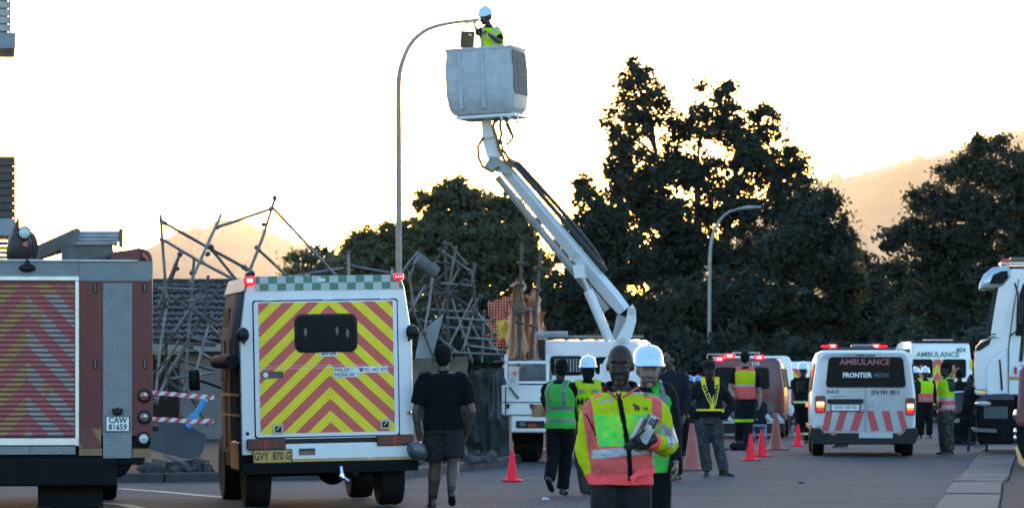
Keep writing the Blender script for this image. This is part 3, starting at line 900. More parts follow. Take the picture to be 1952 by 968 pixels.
        q = MB(); q.hexa([V((s_ * (hw - .03), -.012, 2.70)), V((s_ * (hw - .11), -.012, 2.76)), V((s_ * (hw - .11), .0, 2.76)), V((s_ * (hw - .03), .0, 2.70)), V((s_ * (hw - .06), -.012, 2.775)), V((s_ * (hw - .115), -.012, 2.81)), V((s_ * (hw - .115), .0, 2.81)), V((s_ * (hw - .06), .0, 2.775))]); q.build('red_lens', M('bright_red_lens', (.55, .06, .08), .3), m)
    rb = MB(); rb.hexa([V((.62, .3, 2.68)), V((1.19, .3, 2.68)), V((1.19, 3, 2.68)), V((.62, 3, 2.68)), V((.62, .3, 2.74)), V((1.19, .1, 2.86)), V((1.19, 3, 2.86)), V((.62, 3, 2.74))]); rb.build('roof_side_box', M('dark_grey_box', (.05, .05, .052), .6), root)
    # under body
    u = MB()
    u.hexa([V((-1.2, .05, .42)), V((1.02, .05, .42)), V((1.02, 5, .42)), V((-1.2, 5, .42)), V((-1.32, -.0, .86)), V((1.31, -.0, .86)), V((1.31, 5, .86)), V((-1.32, 5, .86))], .03)
    u.b2(-1.1, X(222), -.12, .1, .33, .62, .02); u.b2(X(72), X(196), .1, .16, .1, .45); u.hexa([V((.95, .0, .55)), V((1.22, .0, .55)), V((1.22, .5, .55)), V((.95, .5, .55)), V((.9, .0, .8)), V((1.31, .0, .8)), V((1.31, .5, .8)), V((.9, .5, .8))])
    u.build('underbody', DARKM, root)
    for x in (-.95, .95):
        wheel(root, (x if x < 0 else X(145), 1.4, .5), .5, .58)
        wheel(root, (x, 5.9, .5), .5, .3)
    # deck gear: hose monitor clump with round lamp, ladder rack
    mn = MB()
    mn.ell((X(38), .6, Z(468)), (.14, .16, .20)); mn.ell((X(56), .7, Z(468)), (.10, .12, .18)); mn.tube([(X(28), .6, Z(450)), (X(32), .6, Z(430)), (X(35), .6, Z(411))], [.05, .03, .01], 8); mn.tube([(X(20), .6, Z(492)), (X(40), .55, Z(485)), (X(60), .6, Z(492))], .05, 8); mn.ell((X(27), .62, Z(478)), (.09, .1, .12))
    mn = mn.build('water_monitor', M('black_gear', (.025, .02, .02), .6, 0, .3, 9, bump=.5, bscale=12), root)
    sp = MB().lathe([(.072, .0), (.075, .05), (.05, .14), (.02, .17)], 20, Matrix.Translation((X(47), .42, Z(441))) @ Matrix.Rotation(R(-90), 4, 'X')).build('spotlight', BLACKP, root)
    MB().lathe([(.058, .0), (.04, .012), (.002, .016)], 20, Matrix.Translation((X(47), .42, Z(441))) @ Matrix.Rotation(R(90), 4, 'X')).build('spotlight_glass', M('lamp_glass', (.55, .58, .58), .15, 0, .3, 60, coat=.6), sp)
    MB().hexa([V((X(42), .40, Z(466))), V((X(52), .40, Z(468))), V((X(52), .44, Z(468))), V((X(42), .44, Z(466))), V((X(46), .40, Z(459))), V((X(54), .40, Z(458))), V((X(54), .44, Z(458))), V((X(46), .44, Z(459)))]).build('red_tag', M('bright_red_lens', (.55, .06, .08), .3), mn)
    ldm = M('grey_ladder_metal', (.12, .12, .115), .6, .3, .3, 6, .3)
    ld = MB()
    ld.beam((X(70), 1.2, Z(477)), (X(150), .7, Z(443)), .05, .15, up=V((0, 0, 1)))
    ld.beam((X(62), 1.4, Z(486)), (X(120), 1.2, Z(470)), .05, .06)
    ld.hexa([V((X(118), .6, Z(494))), V((X(222), .6, Z(494))), V((X(222), .64, Z(494))), V((X(118), .64, Z(494))), V((X(118), .6, Z(462))), V((X(216), .6, Z(462))), V((X(216), .64, Z(462))), V((X(118), .64, Z(462)))])
    for k in range(2): ld.b2(X(118 + k * 102), X(121 + k * 102), .55, .6, Z(494), Z(460))
    ld.build('ladder_gantry', ldm, root)
    MB().b2(X(228), X(236), .45, .55, Z(468), Z(432), .01).build('ladder_end', ldm, root)
    for i, (py, x1) in enumerate(((440, 232), (447, 236), (454, 234), (461, 226))):
        MB().tube([(X(143), .5 + .03 * i, Z(py)), (X(x1), .5 + .03 * i, Z(py - 1))], .022, 8).build('ladder_rail', ALU, root)
    MB().beam((X(140), .48, Z(464)), (X(150), .48, Z(432)), .05, .05).build('ladder_foot', ldm, root)
    ry = MB(); ry.tube([(X(62), 1.3, Z(488)), (X(106), 1.0, Z(476))], .03, 8); ry.build('red_strap', M('bright_red_lens', (.55, .06, .08), .3), root)
    gl = MB(); gl.b2(X(283) + .05, X(292) + .06, .2, .35, Z(822), Z(812), .008); gl.build('side_marker', BLACKP, root)
    return root
fire_engine()
# ---------------------------------------------------------------- panel van used for the ambulances
def van(name, label, px, d, rz, W, H, L, body, roofr=.14, waist=1.15, group=None, taper=.09, ground=.36, seat=None):
    root = thing(name, label, 'ambulance', (GX(px, d), d, 0), rz, group)
    hw = W / 2
    def sec(y, i, zr, lean=0):
        zr -= i
        half = [(hw - i - .06, ground + .05), (hw - i, ground + .22), (hw - i, waist), (hw - i - taper * (zr - waist) / (H - waist), max(waist + .02, zr - roofr)), (hw - i - taper - roofr * .35, zr - roofr * .3), (hw - i - taper - roofr, zr)]
        return [V((-x, y, z)) for x, z in half[::-1]][::-1][:0] + [V((x, y, z)) for x, z in half] + [V((-x, y, z)) for x, z in half[::-1]]
    b = MB()
    b.loft([sec(.03, .05, H), sec(.045, .02, H), sec(.09, 0, H), sec(L - 1.9, 0, H), sec(L - 1.55, 0, H - .05), sec(L - .8, .02, waist + .12), sec(L - .15, .08, waist - .12), sec(L, .2, waist - .3)])
    b.build('body', body, root, 40)
    # rear leaf, slightly proud
    sw = MB()
    for s_ in (-1, 1):
        for (y0, y1) in ((.25, 1.25), (1.35, 2.45), (2.6, L - 1.75)):
            a, z0, z1 = .012, waist + .06, H - roofr - .1
            x0 = hw + a; x1 = hw + a - taper * (z1 - waist) / (H - waist)
            sw = MB().hexa([V((s_ * x0, y0, z0)), V((s_ * (x0 - .05), y0, z0)), V((s_ * (x0 - .05), y1, z0)), V((s_ * x0, y1, z0)), V((s_ * x1, y0, z1)), V((s_ * (x1 - .05), y0, z1)), V((s_ * (x1 - .05), y1, z1)), V((s_ * x1, y1, z1))])
            sw.build('side_window', GRIMY, root)
    for x in (-1, 1):
        for y in (.95, L - .95): wheel(root, (x * (hw - .13), y, .34), .34, .23)
    ub = MB(); ub.b2(-hw + .1, hw - .1, .15, L - .3, .22, ground + .1); ub.build('underbody', DARKM, root)
    for x in (-1, 1):
        m = MB(); m.box((x * (hw + .14), L - 1.75, waist + .12), (.2, .09, .24), .03); m.box((x * (hw + .03), L - 1.75, waist + .04), (.1, .05, .06)); m.build('side_mirror', BLACKP, root)
    return root
def small_ambulance():
    S, ox = 103.0, 1646.5
    d = F / S
    X = lambda px: (px - ox) / S
    Z = lambda py: EYE + (HY - py) / S
    W_ = 1.92
    root = van('ambulance_van', 'white ambulance van with red slanted bars on its tail and red roof beacons', 1646.5, d, R(-3.2), W_, 1.965, 4.8, WHITE2)
    # rear window: bowed rounded trapezoid
    w = MB().prism(rrect(X(1574), X(1727), Z(738), Z(680), .07, .012, skew=.08), (0, .04, 0)).build('rear_window', GLASSD, root)
    mk = M('faded_red_print', (.33, .10, .11), .5, 0, .1, 8)
    lettering('AMBULANCE', .155, mk, w, (X(1648.5), .009, Z(690)), sx=1.02, bold=.02)
    lettering('FRONTIER', .125, PLATEW, w, (X(1634), .009, Z(715)), sx=.92, bold=.035)
    lettering('MEDIX', .11, M('faded_blue_print', (.08, .10, .13), .5), w, (X(1680), .009, Z(715)), sx=.9, bold=.02)
    MB().b2(X(1650) - .003, X(1650) + .003, .006, .012, Z(836), Z(678)).build('door_join', BLACKP, root)
    MB().prism(rrect(X(1552), X(1742), Z(826), Z(672), .05, .030, skew=.05), (0, .03, 0)).build('tail_doors', WHITE2, root)
    lettering('Solo3', .10, INK, root, (X(1576), .026, Z(746)), align='LEFT', bold=.02)
    MB().b2(X(1581), X(1613), .024, .032, Z(755.4), Z(754.4)).build('trim_line', M('dim_grey', (.10, .10, .10), .4), root)
    lettering('074 991 0911', .115, INK, root, (X(1661), .026, Z(748)), align='LEFT', sx=.82, bold=.03)
    MB().prism(rrect(X(1577), X(1646), Z(769), Z(760), .035, .0), (0, .03, 0)).build('handle_bar', BLACKP, root)
    pl = MB().prism(rrect(X(1584), X(1639), Z(783), Z(769.5), .012, .012), (0, .02, 0)).build('number_plate', PLATEW, root)
    lettering('CAW 109·736', .098, M('grey_print', (.16, .17, .18), .5), pl, (X(1611.5), .009, Z(776)), sx=.72, bold=.01)
    fr = MB(); fr.loft([rrect(X(1583), X(1640), Z(783.8), Z(769), .012, .010), rrect(X(1585), X(1638), Z(782), Z(770.6), .01, .007)], False); fr.build('plate_frame', INK, pl)
    EMB = M('emblem_silver', (.55, .58, .6), .3, .2, .05, 8)
    # round emblem: ring with a V above a W
    e = MB()
    cx, cz, r_ = X(1663), Z(768), .062
    mt = Matrix.Translation((cx, .02, cz)) @ Matrix.Rotation(R(90), 4, 'X')
    ring = [(r_ * .84, 0), (r_, 0), (r_, .012), (r_ * .84, .012), (r_ * .84, 0)]
    e.lathe(ring, 24, mt, False)
    e = e.build('emblem', EMB, root)
    l = MB()
    for a, b_ in (((-.028, .045), (-.004, .004)), ((.028, .045), (.004, .004)), ((-.05, .02), (-.027, -.045)), ((-.027, -.045), (0, -.004)), ((0, -.004), (.027, -.045)), ((.027, -.045), (.05, .02))):
        l.beam((cx + a[0], .012, cz + a[1]), (cx + b_[0], .010, cz + b_[1]), .014, .015, up=V((0, 1, 0)))
    l.build('emblem_letters', EMB, e)
    MB().lathe([(r_ * .86, 0), (r_ * .86, .006)], 20, mt).build('emblem_back', M('dim_grey', (.10, .10, .10), .4), e)
    for a in ((1575, 1588, 1567, 1580), (1602, 1616, 1591, 1605), (1632, 1648, 1620, 1635), (1652, 1665, 1661, 1676), (1681, 1695, 1690, 1703.5), (1709, 1721, 1720, 1731)):
        p = [(X(a[2]), .026, Z(821)), (X(a[3]), .026, Z(821)), (X(a[1]), .026, Z(782.5)), (X(a[0]), .026, Z(782.5))]
        MB().prism(p, (0, .005, 0)).build('red_bar', REDP, root)
    for s_, x0, x1, zt in ((-1, 1554, 1574, 754), (1, 1726, 1744, 758)):
        t = MB().prism(rrect(X(x0), X(x1), Z(786 + (zt - 754)), Z(zt), .03, .0), (0, .12, 0)).build('tail_light', M('dark_red_lens2', (.18, .02, .02), .25, coat=.5), root)
        MB().prism(rrect(X(x0 + 2.5), X(x1 - 2.5), Z(zt + 18), Z(zt + 11), .02, -.006), (0, .01, 0)).build('brake_lamp', LAMPHOT, t)
        MB().prism(rrect(X(x0 + 2.5), X(x1 - 2.5), Z(zt + 23), Z(zt + 18.4), .01, -.006), (0, .01, 0)).build('turn_lamp', LAMPAMB, t)
        q = MB()
        for k in (.33, .67): q.ell((X(x0 + (x1 - x0) * k), -.005, Z(zt + 27)), (.028, .012, .022))
        q.build('fog_lamp', BEACON, t)
    bp = MB(); bp.prism([V((-.94, -.10, .24)), V((.94, -.10, .24)), V((1.0, -.10, .40)), V((.98, -.10, .535)), V((.80, -.10, .52)), V((.74, -.10, .435)), V((-.74, -.10, .435)), V((-.80, -.10, .52)), V((-.98, -.10, .535)), V((-1.0, -.10, .40))], (0, .24, 0))
    bp = bp.build('bumper', BLACKP, root)
    MB().b2(X(1637), X(1701), -.108, -.095, Z(834), Z(824)).build('white_panel', M('scuffed_white', (.5, .52, .53), .5, 0, .2, 14, .3), bp)
    for x in (1588, 1714): MB().b2(X(x) - .045, X(x) + .045, -.108, -.095, Z(829), Z(825)).build('reflector', M('bright_red_lens', (.55, .06, .08), .3), bp)
    MB().b2(X(1630) - .01, X(1668), .02, .06, Z(677.6), Z(676.2)).build('roof_vent', BLACKP, root) if False else None
    for a, b_ in ((1632, 1648), (1652, 1668)): MB().b2(X(a), X(b_), .008, .04, Z(677.8), Z(676), .003).build('high_brake_light', BLACKP, root)
    # roof light bar
    lb = MB(); lb.b2(-.62, .62, .55, .75, 1.985, 2.02, .02); lb.box((.02, .62, 2.035), (.48, .26, .075), .03, None, 2); lb.build('light_bar', M('smoked_bar', (.05, .04, .04), .25, coat=.5), root)
    for s_, x in ((-1, X(1589)), (1, X(1672))):
        beacon(root, (x, .55, 2.045), (.16, .12, .08))
        MB().box((x + s_ * .15 * (1 if s_ > 0 else 1), .57, 2.04), (.13, .1, .05), .02).build('side_beacon', BEACON, root)
    # red flashing lamps on left flank
    for y, z in ((.55, 1.52), (.95, 1.58)): MB().ell((-.935, y, z), (.02, .05, .03)).build('side_flasher', BEACON, root)
    MB().b2(-.86, -.80, .08, .5, 1.83, 1.875, .01).build('corner_flasher', BEACON, root)
    MB().box((-.99, 3.2, .93), (.05, .1, .09), .02).build('side_repeater', LAMPAMB, root)
    MB().b2(-.985, -.955, .25, 4.3, .5, .57).build('side_trim', BLACKP, root)
    return root
small_ambulance()
def red_ambulance():
    S, ox = 80.0, 1420.0
    d = F / S
    X = lambda px: (px - ox) / S
    Z = lambda py: EYE + (HY - py) / S
    redb = M('deep_red_paint', (.12, .018, .022), .45, 0, .1, 6, .15, (.05, .015, .015), coat=.25)
    root = van('red_ambulance', 'deep red rescue van numbered 210 with three lit red roof lights', 1420, d, R(-6), 1.86, 1.9, 5.0, redb)
    for a, b_ in ((1361, 1413), (1428, 1467)): MB().prism(rrect(X(a), X(b_), Z(741), Z(700), .08, .012, skew=.08), (0, .04, 0)).build('rear_window', GLASSD, root)
    bar = MB().b2(X(1358), X(1480), .05, .3, 1.905, 1.94, .01).build('roof_bar', WHITE, root)
    MB().tube([(-.9, .1, 1.9), (-.9, .1, 2.0), (-.3, .1, 2.0)], .015, 6).build('roof_rail', STEEL, root)
    rk = MB(); rk.tube([(-.35, 1.2, 1.9), (-.35, 1.2, 2.04), (.3, 1.2, 2.04), (.3, 1.2, 1.9)], .02, 6); rk.build('roof_rack', STEEL, root)
    for px, py, w_ in ((1371, 684, .24), (1391, 678, .26), (1447, 681, .24)):
        beacon(root, (X(px), .08, Z(py)), (w_, .12, .12))
    lettering('210', .13, PLATEW, root, (X(1440), .012, Z(693)), bold=.02)
    lettering('204', .2, PLATEW, root, (X(1387), .012, Z(754)), bold=.05)
    MB().b2(X(1381), X(1404), -.0, .03, Z(766), Z(763)).build('chrome_strip', CHROME, root)
    pl = MB().b2(X(1389), X(1412), .0, .03, Z(779), Z(771), .004).build('number_plate', PLATEW, root)
    lettering('CA 5', .075, INK, pl, (X(1398), -.003, Z(775)))
    MB().b2(-.93, .93, -.02, .04, Z(802), Z(787)).build('striped_band', pattern('white_dark_slants', slants((.5, .5, .5), (.04, .04, .045), .9, .24), .5), root)
    MB().b2(-.95, .95, -.06, .05, Z(825), Z(803), .03).build('bumper', BLACKP, root)
    MB().b2(-.94, .94, -.066, -.05, Z(806), Z(803)).build('bumper_trim', M('scuffed_white', (.5, .52, .53), .5, 0, .2, 14, .3), root)
    MB().b2(X(1418) - .008, X(1418) + .008, .0, .03, Z(800), Z(692)).build('door_join', BLACKP, root)
    for s_ in (-1, 1): MB().b2(s_ * .86 - .06, s_ * .86 + .06, .0, .06, Z(785), Z(745), .02).build('tail_light', M('dark_red_lens2', (.18, .02, .02), .25, coat=.5), root)
red_ambulance()
def van_440():
    S, ox = 71.0, 1446.0
    d = F / S
    X = lambda px: (px - ox) / S
    Z = lambda py: EYE + (HY - py) / S
    root = van('ambulance_van', 'white ambulance van numbered 440 half hidden behind the red van', 1446, d, R(2), 1.95, 2.02, 5.0, WHITE2)
    lettering('440', .23, M('dark_grey_print', (.06, .065, .07), .5), root, (X(1480), .01, Z(690)), bold=.0)
    MB().prism(rrect(X(1468), X(1499), Z(741), Z(701), .07, .012, skew=.05), (0, .04, 0)).build('rear_window', GLASSD, root)
    MB().prism(rrect(X(1396), X(1460), Z(741), Z(701), .07, .012, skew=.05), (0, .04, 0)).build('rear_window', GLASSD, root)
    cm = pattern('yellow_red_slants', slants((.72, .58, .02), (.62, .09, .10), .85, .40, .1), .45)
    for a, b_ in ((1475, 1499), (1396, 1420)): MB().b2(X(a), X(b_), .005, .04, Z(792), Z(742)).build('chevron_panel', cm, root)
    MB().b2(X(1476), X(1510), -.03, .04, Z(793), Z(775), .01).build('lower_panel', M('scuffed_white', (.5, .52, .53), .5, 0, .2, 14, .3), root)
    MB().b2(-.96, .96, -.08, .05, .3, .42, .03).build('bumper', BLACKP, root)
    MB().b2(X(1476), X(1486), .0, .03, Z(684), Z(682)).build('high_brake_light', BLACKP, root)
    for s_ in (-1, 1): MB().b2(s_ * .93 - .05, s_ * .93 + .05, .0, .06, Z(772), Z(735), .02).build('tail_light', M('dark_red_lens2', (.18, .02, .02), .25, coat=.5), root)
van_440()
def van_far():
    S, ox = 62.0, 1500.0
    d = F / S
    X = lambda px: (px - ox) / S
    Z = lambda py: EYE + (HY - py) / S
    root = van('ambulance_van', 'farthest white van with yellow and red striped upper door behind the helmeted firefighter', 1500, d, R(0), 2.0, 1.92, 5.0, WHITE2)
    cm = pattern('yellow_red_slants2', slants((.72, .58, .02), (.62, .09, .10), .85, .42, .3), .45)
    MB().b2(X(1503), X(1529), .005, .04, Z(735), Z(702)).build('chevron_panel', cm, root)
    MB().b2(X(1471), X(1497), .005, .04, Z(735), Z(702)).build('chevron_panel', cm, root)
    MB().prism(rrect(X(1503), X(1529), Z(758), Z(737), .05, .008), (0, .04, 0)).build('rear_window', GLASSD, root)
    MB().b2(-.96, .96, -.08, .05, .3, .5, .03).build('bumper', BLACKP, root)
van_far()
def van_404():
    S, ox = 60.0, 1793.0
    d = F / S
    X = lambda px: (px - ox) / S
    Z = lambda py: EYE + (HY - py) / S
    root = van('ambulance_van', 'tall white ambulance numbered 404 with green lettering over its rear doors', 1793, d, R(1.5), 2.1, 2.58, 5.6, WHITE2, waist=1.3, taper=.12)
    MB().b2(-.92, .92, -.02, .3, 2.52, 2.6, .03).build('roof_spoiler', BLACKP, root)
    MB().b2(-.5, .4, .0, .5, 2.60, 2.64, .01).build('roof_bar', ALU, root)
    lettering('AMBULANCE', .235, M('green_print', (.05, .22, .15), .5), root, (X(1788), .012, Z(675.5)), bold=.02)
    lettering('404', .21, M('dark_grey_print', (.06, .065, .07), .5), root, (X(1832), .012, Z(667)), bold=.01)
    for a, b_ in ((1738, 1778), (1797, 1842)): MB().prism(rrect(X(a), X(b_), Z(720), Z(684), .08, .008), (0, .04, 0)).build('rear_window', GLASSD, root)
    cm = pattern('yellow_red_chevrons_small', chevrons((.72, .58, .02), (.62, .09, .10), X(1787), 1.2, .5, 2.1), .45)
    MB().b2(X(1779), X(1796), .0, .04, Z(775), Z(684)).build('chevron_panel', cm, root)
    MB().b2(X(1740), X(1778), .0, .04, Z(775), Z(732)).build('chevron_panel', cm, root)
    ym = M('yellow_film', (.72, .58, .02), .45)
    for z0, z1 in ((702, 685), (727, 712)): MB().b2(X(1849), X(1854), .0, .05, Z(z0), Z(z1)).build('yellow_marker', ym, root)
    om = M('pale_orange_print', (.45, .2, .12), .5)
    for c in (1756, 1818):
        s_ = MB()
        for k in range(3):
            a = R(60 * k + 90)
            s_.beam((X(c) - .22 * math.cos(a), .003, Z(709) - .22 * math.sin(a)), (X(c) + .22 * math.cos(a), .003, Z(709) + .22 * math.sin(a)), .012, .09, up=V((-math.sin(a), 0, math.cos(a))))
        s_.build('medical_star', om, root)
    MB().b2(X(1737), X(1739), -.1, -.05, Z(760), Z(656)).build('grab_pole', ALU, root)
    MB().b2(-1.05, 1.05, -.1, .05, .35, .55, .03).build('bumper', BLACKP, root)
    for x in (1770, 1789): MB().b2(X(x) - .06, X(x) + .06, -.12, -.09, Z(787), Z(781)).build('bumper_marker', PLATEW, root)
van_404()
# ---------------------------------------------------------------- bucket truck
def bucket_truck():
    d = 67.5
    S = F / d
    root = thing('bucket_truck', 'white flatbed truck raising a long folding boom and bucket to the tall street lamp', 'truck', (GX(1063, d), d, 0), R(-11))
    inv = (Matrix.Translation(root.location) @ Matrix.Rotation(R(-11), 4, 'Z')).inverted()
    def L(px, py, dd): return inv @ P(px, py, dd)
    hw = .97
    # flatbed
    bed = MB(); bed.b2(-hw, hw, .02, 3.0, .80, .90, .01); bed.build('bed', M('worn_white_bed', (.5, .52, .53), .5, 0, .25, 6, .3), root)
    tg = MB(); tg.b2(-hw, hw, -.03, .02, .82, 1.33, .012); tg = tg.build('tailgate', WHITE, root)
    q = MB(); q.b2(-hw + .01, hw - .01, -.042, -.028, 1.03, 1.045); q.b2(-hw + .06, -hw + .075, -.042, -.028, .83, 1.30); q.build('tailgate_seam', BLACKP, tg)
    for x in (-.83, .83):
        q = MB(); q.beam((x, -.05, 1.30), (x + .14, -.05, 1.12), .03, .03, up=V((0, 1, 0))); q.ell((x + .14, -.05, 1.12), .025); q.build('latch', M('dim_grey', (.10, .10, .10), .4), tg)
    for x in (-.86, -.45):
        q = MB(); q.box((x, -.045, .99), (.07, .02, .035), .006); q.ell((x, -.05, .95), .022); q.build('hinge', BLACKP, tg)
    MB().b2(-.44, .6, -.046, -.03, .80, 1.0).build('striped_board', pattern('red_amber_slants', slants((.24, .15, .035), (.2, .04, .04), -.55, .30), .5), root)
    for s_ in (-1, 1):
        sg = MB(); sg.b2(s_ * hw - .02, s_ * hw + .02, .02, 2.98, .82, 1.33, .01); sg.build('side_board', WHITE, root)
    lo = MB(); lo.b2(-.82, .82, -.02, .08, .52, .80, .02); lo = lo.build('rear_bumper', WHITE, root)
    for x in (-.45, .55):
        t = MB().b2(x - .27, x + .27, -.06, .0, .60, .72, .015).build('tail_light', BLACKP, root)
        MB().b2(x - .06, x + .1, -.066, -.05, .615, .67).build('reflector', REDLENS, t)
        MB().b2(x - .2, x - .1, -.066, -.05, .63, .70).build('lens', M('dim_grey', (.10, .10, .10), .4), t)
    ch = MB(); ch.b2(-.5, .5, .1, 5.2, .5, .78); ch.b2(-.9, -.55, .5, 1.6, .35, .75, .03); ch.build('chassis', DARKM, root)
    for x in (-.72, .72):
        wheel(root, (x, 1.1, .40), .40, .42)
        wheel(root, (x, 4.3, .40), .40, .24)
    # headboard frame of pipes
    hb = MB()
    for x in (-.93, -.2): hb.b2(x - .025, x + .025, .12, .17, 1.3, 1.86)
    hb.b2(-.95, -.18, .12, .17, 1.70, 1.75); hb.b2(-.95, -.18, .12, .17, 1.36, 1.40)
    hb.build('bed_rail', WHITE, root)
    # cab: rear wall with window, roof with ribs
    cs = lambda y, zt, w0, w1: [V((-w0, y, .75)), V((w0, y, .75)), V((w0, y, 1.45)), V((w1, y, zt - .08)), V((w1 - .1, y, zt)), V((-w1 + .1, y, zt)), V((-w1, y, zt - .08)), V((-w0, y, 1.45))]
    cb = MB(); cb.loft([cs(3.1, 2.09, .96, .92), cs(3.2, 2.12, .97, .93), cs(4.4, 2.14, .97, .93), cs(4.75, 2.05, .97, .9), cs(5.15, 1.3, .96, .94), cs(5.25, 1.1, .95, .94)]); cb.build('cab', WHITE2, root)
    wn = MB().prism(rrect(-.68, -.12, 1.52, 1.83, .07, 3.07), (0, .05, 0)).build('rear_window', GLASSD, root)
    MB().prism(rrect(.12, .68, 1.52, 1.83, .07, 3.07), (0, .05, 0)).build('rear_window', GLASSD, root)
    fr = MB(); fr.loft([rrect(-.70, -.10, 1.50, 1.85, .08, 3.085), rrect(-.66, -.14, 1.54, 1.81, .06, 3.06)], False); fr.build('window_seal', BLACKP, wn)
    rb = MB()
    for x in (-.7, -.42, -.14, .14, .42, .7): rb.beam((x, 3.2, 2.125), (x, 4.3, 2.145), .07, .025)
    rb.build('roof_rib', WHITE2, root)
    ct = M('faded_curtain', (.30, .32, .33), .8, 0, .3, 18)
    cu = MB()
    for i in range(9): cu.tube([(-.6 + i * .055, 3.066, 1.56), (-.6 + i * .055, 3.066, 1.80)], .014, 6)
    cu.build('curtain', ct, wn)
    rk = MB()
    a = (3.35, -1.9, 2.28)
    rk.tube([(-.98, 3.25, 2.235), (-.42, 3.25, 2.24)], .06, 10)
    rk.build('roof_pipe', M('grey_pipe', (.3, .31, .31), .6, 0, .3, 8), root)
    bd = MB(); bd.b2(-.95, .95, 3.32, 3.4, 2.17, 2.22, .006); bd.build('roof_plank', M('weathered_board', (.22, .2, .16), .8, 0, .3, 10), root)
    for x in (-.95, .58): MB().box((x, 3.3, 2.215), (.1, .06, .07), .01).build('clearance_lamp', M('amber_lens', (.5, .26, .06), .4), root)
    pst = MB(); pst.b2(-.88, -.76, 2.86, 2.96, .9, 2.14, .01); pst.build('dark_post', BLACKP, root)
    bx = MB(); bx.b2(-.75, .9, 2.2, 2.9, .9, 1.3, .02); bx.build('tool_box', M('worn_white_bed', (.5, .52, .53), .5, 0, .25, 6, .3), root)
    # boom: pedestal and lower arm
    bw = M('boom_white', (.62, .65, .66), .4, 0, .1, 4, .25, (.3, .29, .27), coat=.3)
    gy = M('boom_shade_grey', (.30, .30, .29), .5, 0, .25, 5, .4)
    dd = 69.0
    def side(poly, w_, mat, name, y0=dd, bev=0):
        m = MB()
        pts = [L(px, py, y0 - w_ / 2) for px, py in poly]
        q = [L(px, py, y0 + w_ / 2) for px, py in poly]
        m.loft([pts, q]); return m.build(name, mat, root)
    MB().lathe([(.26, .8), (.26, 1.4), (.2, 1.45), (.2, 1.7)], 16, Matrix.Translation(L(1165, 700, dd)).copy() @ Matrix.Translation((0, 0, -L(1165, 700, dd).z))).build('turret', bw, root)
    lb_ = [(1138, 725), (1150, 690), (1163, 668), (1178, 640), (1193, 612), (1197, 588), (1206, 579), (1212, 590), (1213, 612), (1205, 640), (1192, 665), (1180, 700), (1172, 730)]
    side(lb_, .30, bw, 'lower_arm')
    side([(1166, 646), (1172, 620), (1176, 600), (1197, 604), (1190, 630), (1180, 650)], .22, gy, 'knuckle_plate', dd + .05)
    for px, py in ((1204, 592), (1187, 648)): MB().tube([L(px, py, dd - .2), L(px, py, dd + .2)], .05, 12).build('pivot_pin', STEEL, root)
    # main boom: box section from knuckle to the elbow at the top
    A, B = L(1190, 592, dd), L(957, 315, dd)
    ax = (B - A).normalized()
    up = V((0, 0, 1)); nrm = (up - ax * up.dot(ax)).normalized()
    yy = inv.to_3x3() @ V((0, 1, 0))
    yy0, nrm0, ca_, sa_ = yy, nrm, math.cos(R(38)), math.sin(R(38))
    nb, yb = nrm0 * ca_ - yy0 * sa_, yy0 * ca_ + nrm0 * sa_
    def boxsec(c, h, w_):
        h, w_ = h * .52, w_ * .64
        return [c - nb * h / 2 - yb * w_ / 2, c + nb * h / 2 - yb * w_ / 2, c + nb * h / 2 + yb * w_ / 2, c - nb * h / 2 + yb * w_ / 2]
    def boxsec_old(c, h, w_): return [c - nrm * h / 2 - yy * w_ / 2, c + nrm * h / 2 - yy * w_ / 2, c + nrm * h / 2 + yy * w_ / 2, c - nrm * h / 2 + yy * w_ / 2]
    bm_ = MB(); bm_.loft([boxsec(A, .34, .26), boxsec(A + ax * .3, .42, .28), boxsec(A.lerp(B, .5), .38, .26), boxsec(B - ax * .2, .34, .24), boxsec(B, .26, .22)]); bm_.build('main_boom', bw, root, 20)
    # added grey strip: the shade on the boom's lower face put into colour
    un = MB(); un.loft([boxsec(A - nrm * .24 + ax * .2, .14, .24), boxsec(B - nrm * .20 - ax * .1, .10, .2)]); un.build('boom_shade_strip', gy, root, 20)
    cl = MB()
    for t in (.40,): cl.loft([boxsec(A.lerp(B, t) - ax * .03, .40, .31), boxsec(A.lerp(B, t) + ax * .03, .40, .31)])
    cl.build('boom_collar', bw, root, 20)
    # lift ram
    ra, rb_ = L(1162, 648, dd - .25), L(1105, 517, dd - .25)
    rm = MB(); rm.tube([ra, ra.lerp(rb_, .72)], .085, 12); rm.build('lift_ram', bw, root)
    rm = MB(); rm.tube([ra.lerp(rb_, .7), rb_], .045, 10); rm.build('ram_rod', STEEL, root)
    rm = MB(); rm.hexa([rb_ + V(q) for q in ((-.08, -.05, -.12), (.11, -.05, -.12), (.11, .22, -.12), (-.08, .22, -.12), (-.12, -.05, .11), (.07, -.05, .11), (.07, .22, .11), (-.12, .22, .11))]); rm.build('ram_bracket', bw, root)
    # levelling rods and hoses over the boom
    ho = M('black_hose', (.035, .032, .025), .6, 0, .4, 10, bump=.5)
    for k, off in enumerate((.27, .34)):
        pts = [A.lerp(B, .22) + nrm * .2 + yy * (k - 1) * .06]
        for t in (.35, .5, .65, .8, .95): pts.append(A.lerp(B, t) + nrm * (off - .10 + .07 * math.sin(math.pi * min(1, t * 1.05)) * (.45 + .25 * k)) + yy * (k - 1) * .07)
        pts.append(B + nrm * .15)
        MB().tube(pts,   .042 - .006 * k, 8).build('hose', ho, root)
    # elbow and jib up to the bucket
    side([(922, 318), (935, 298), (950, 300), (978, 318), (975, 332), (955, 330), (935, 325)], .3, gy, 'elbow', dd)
    side([(918, 240), (938, 236), (946, 262), (956, 300), (940, 312), (928, 300), (920, 270)], .22, bw, 'jib', dd)
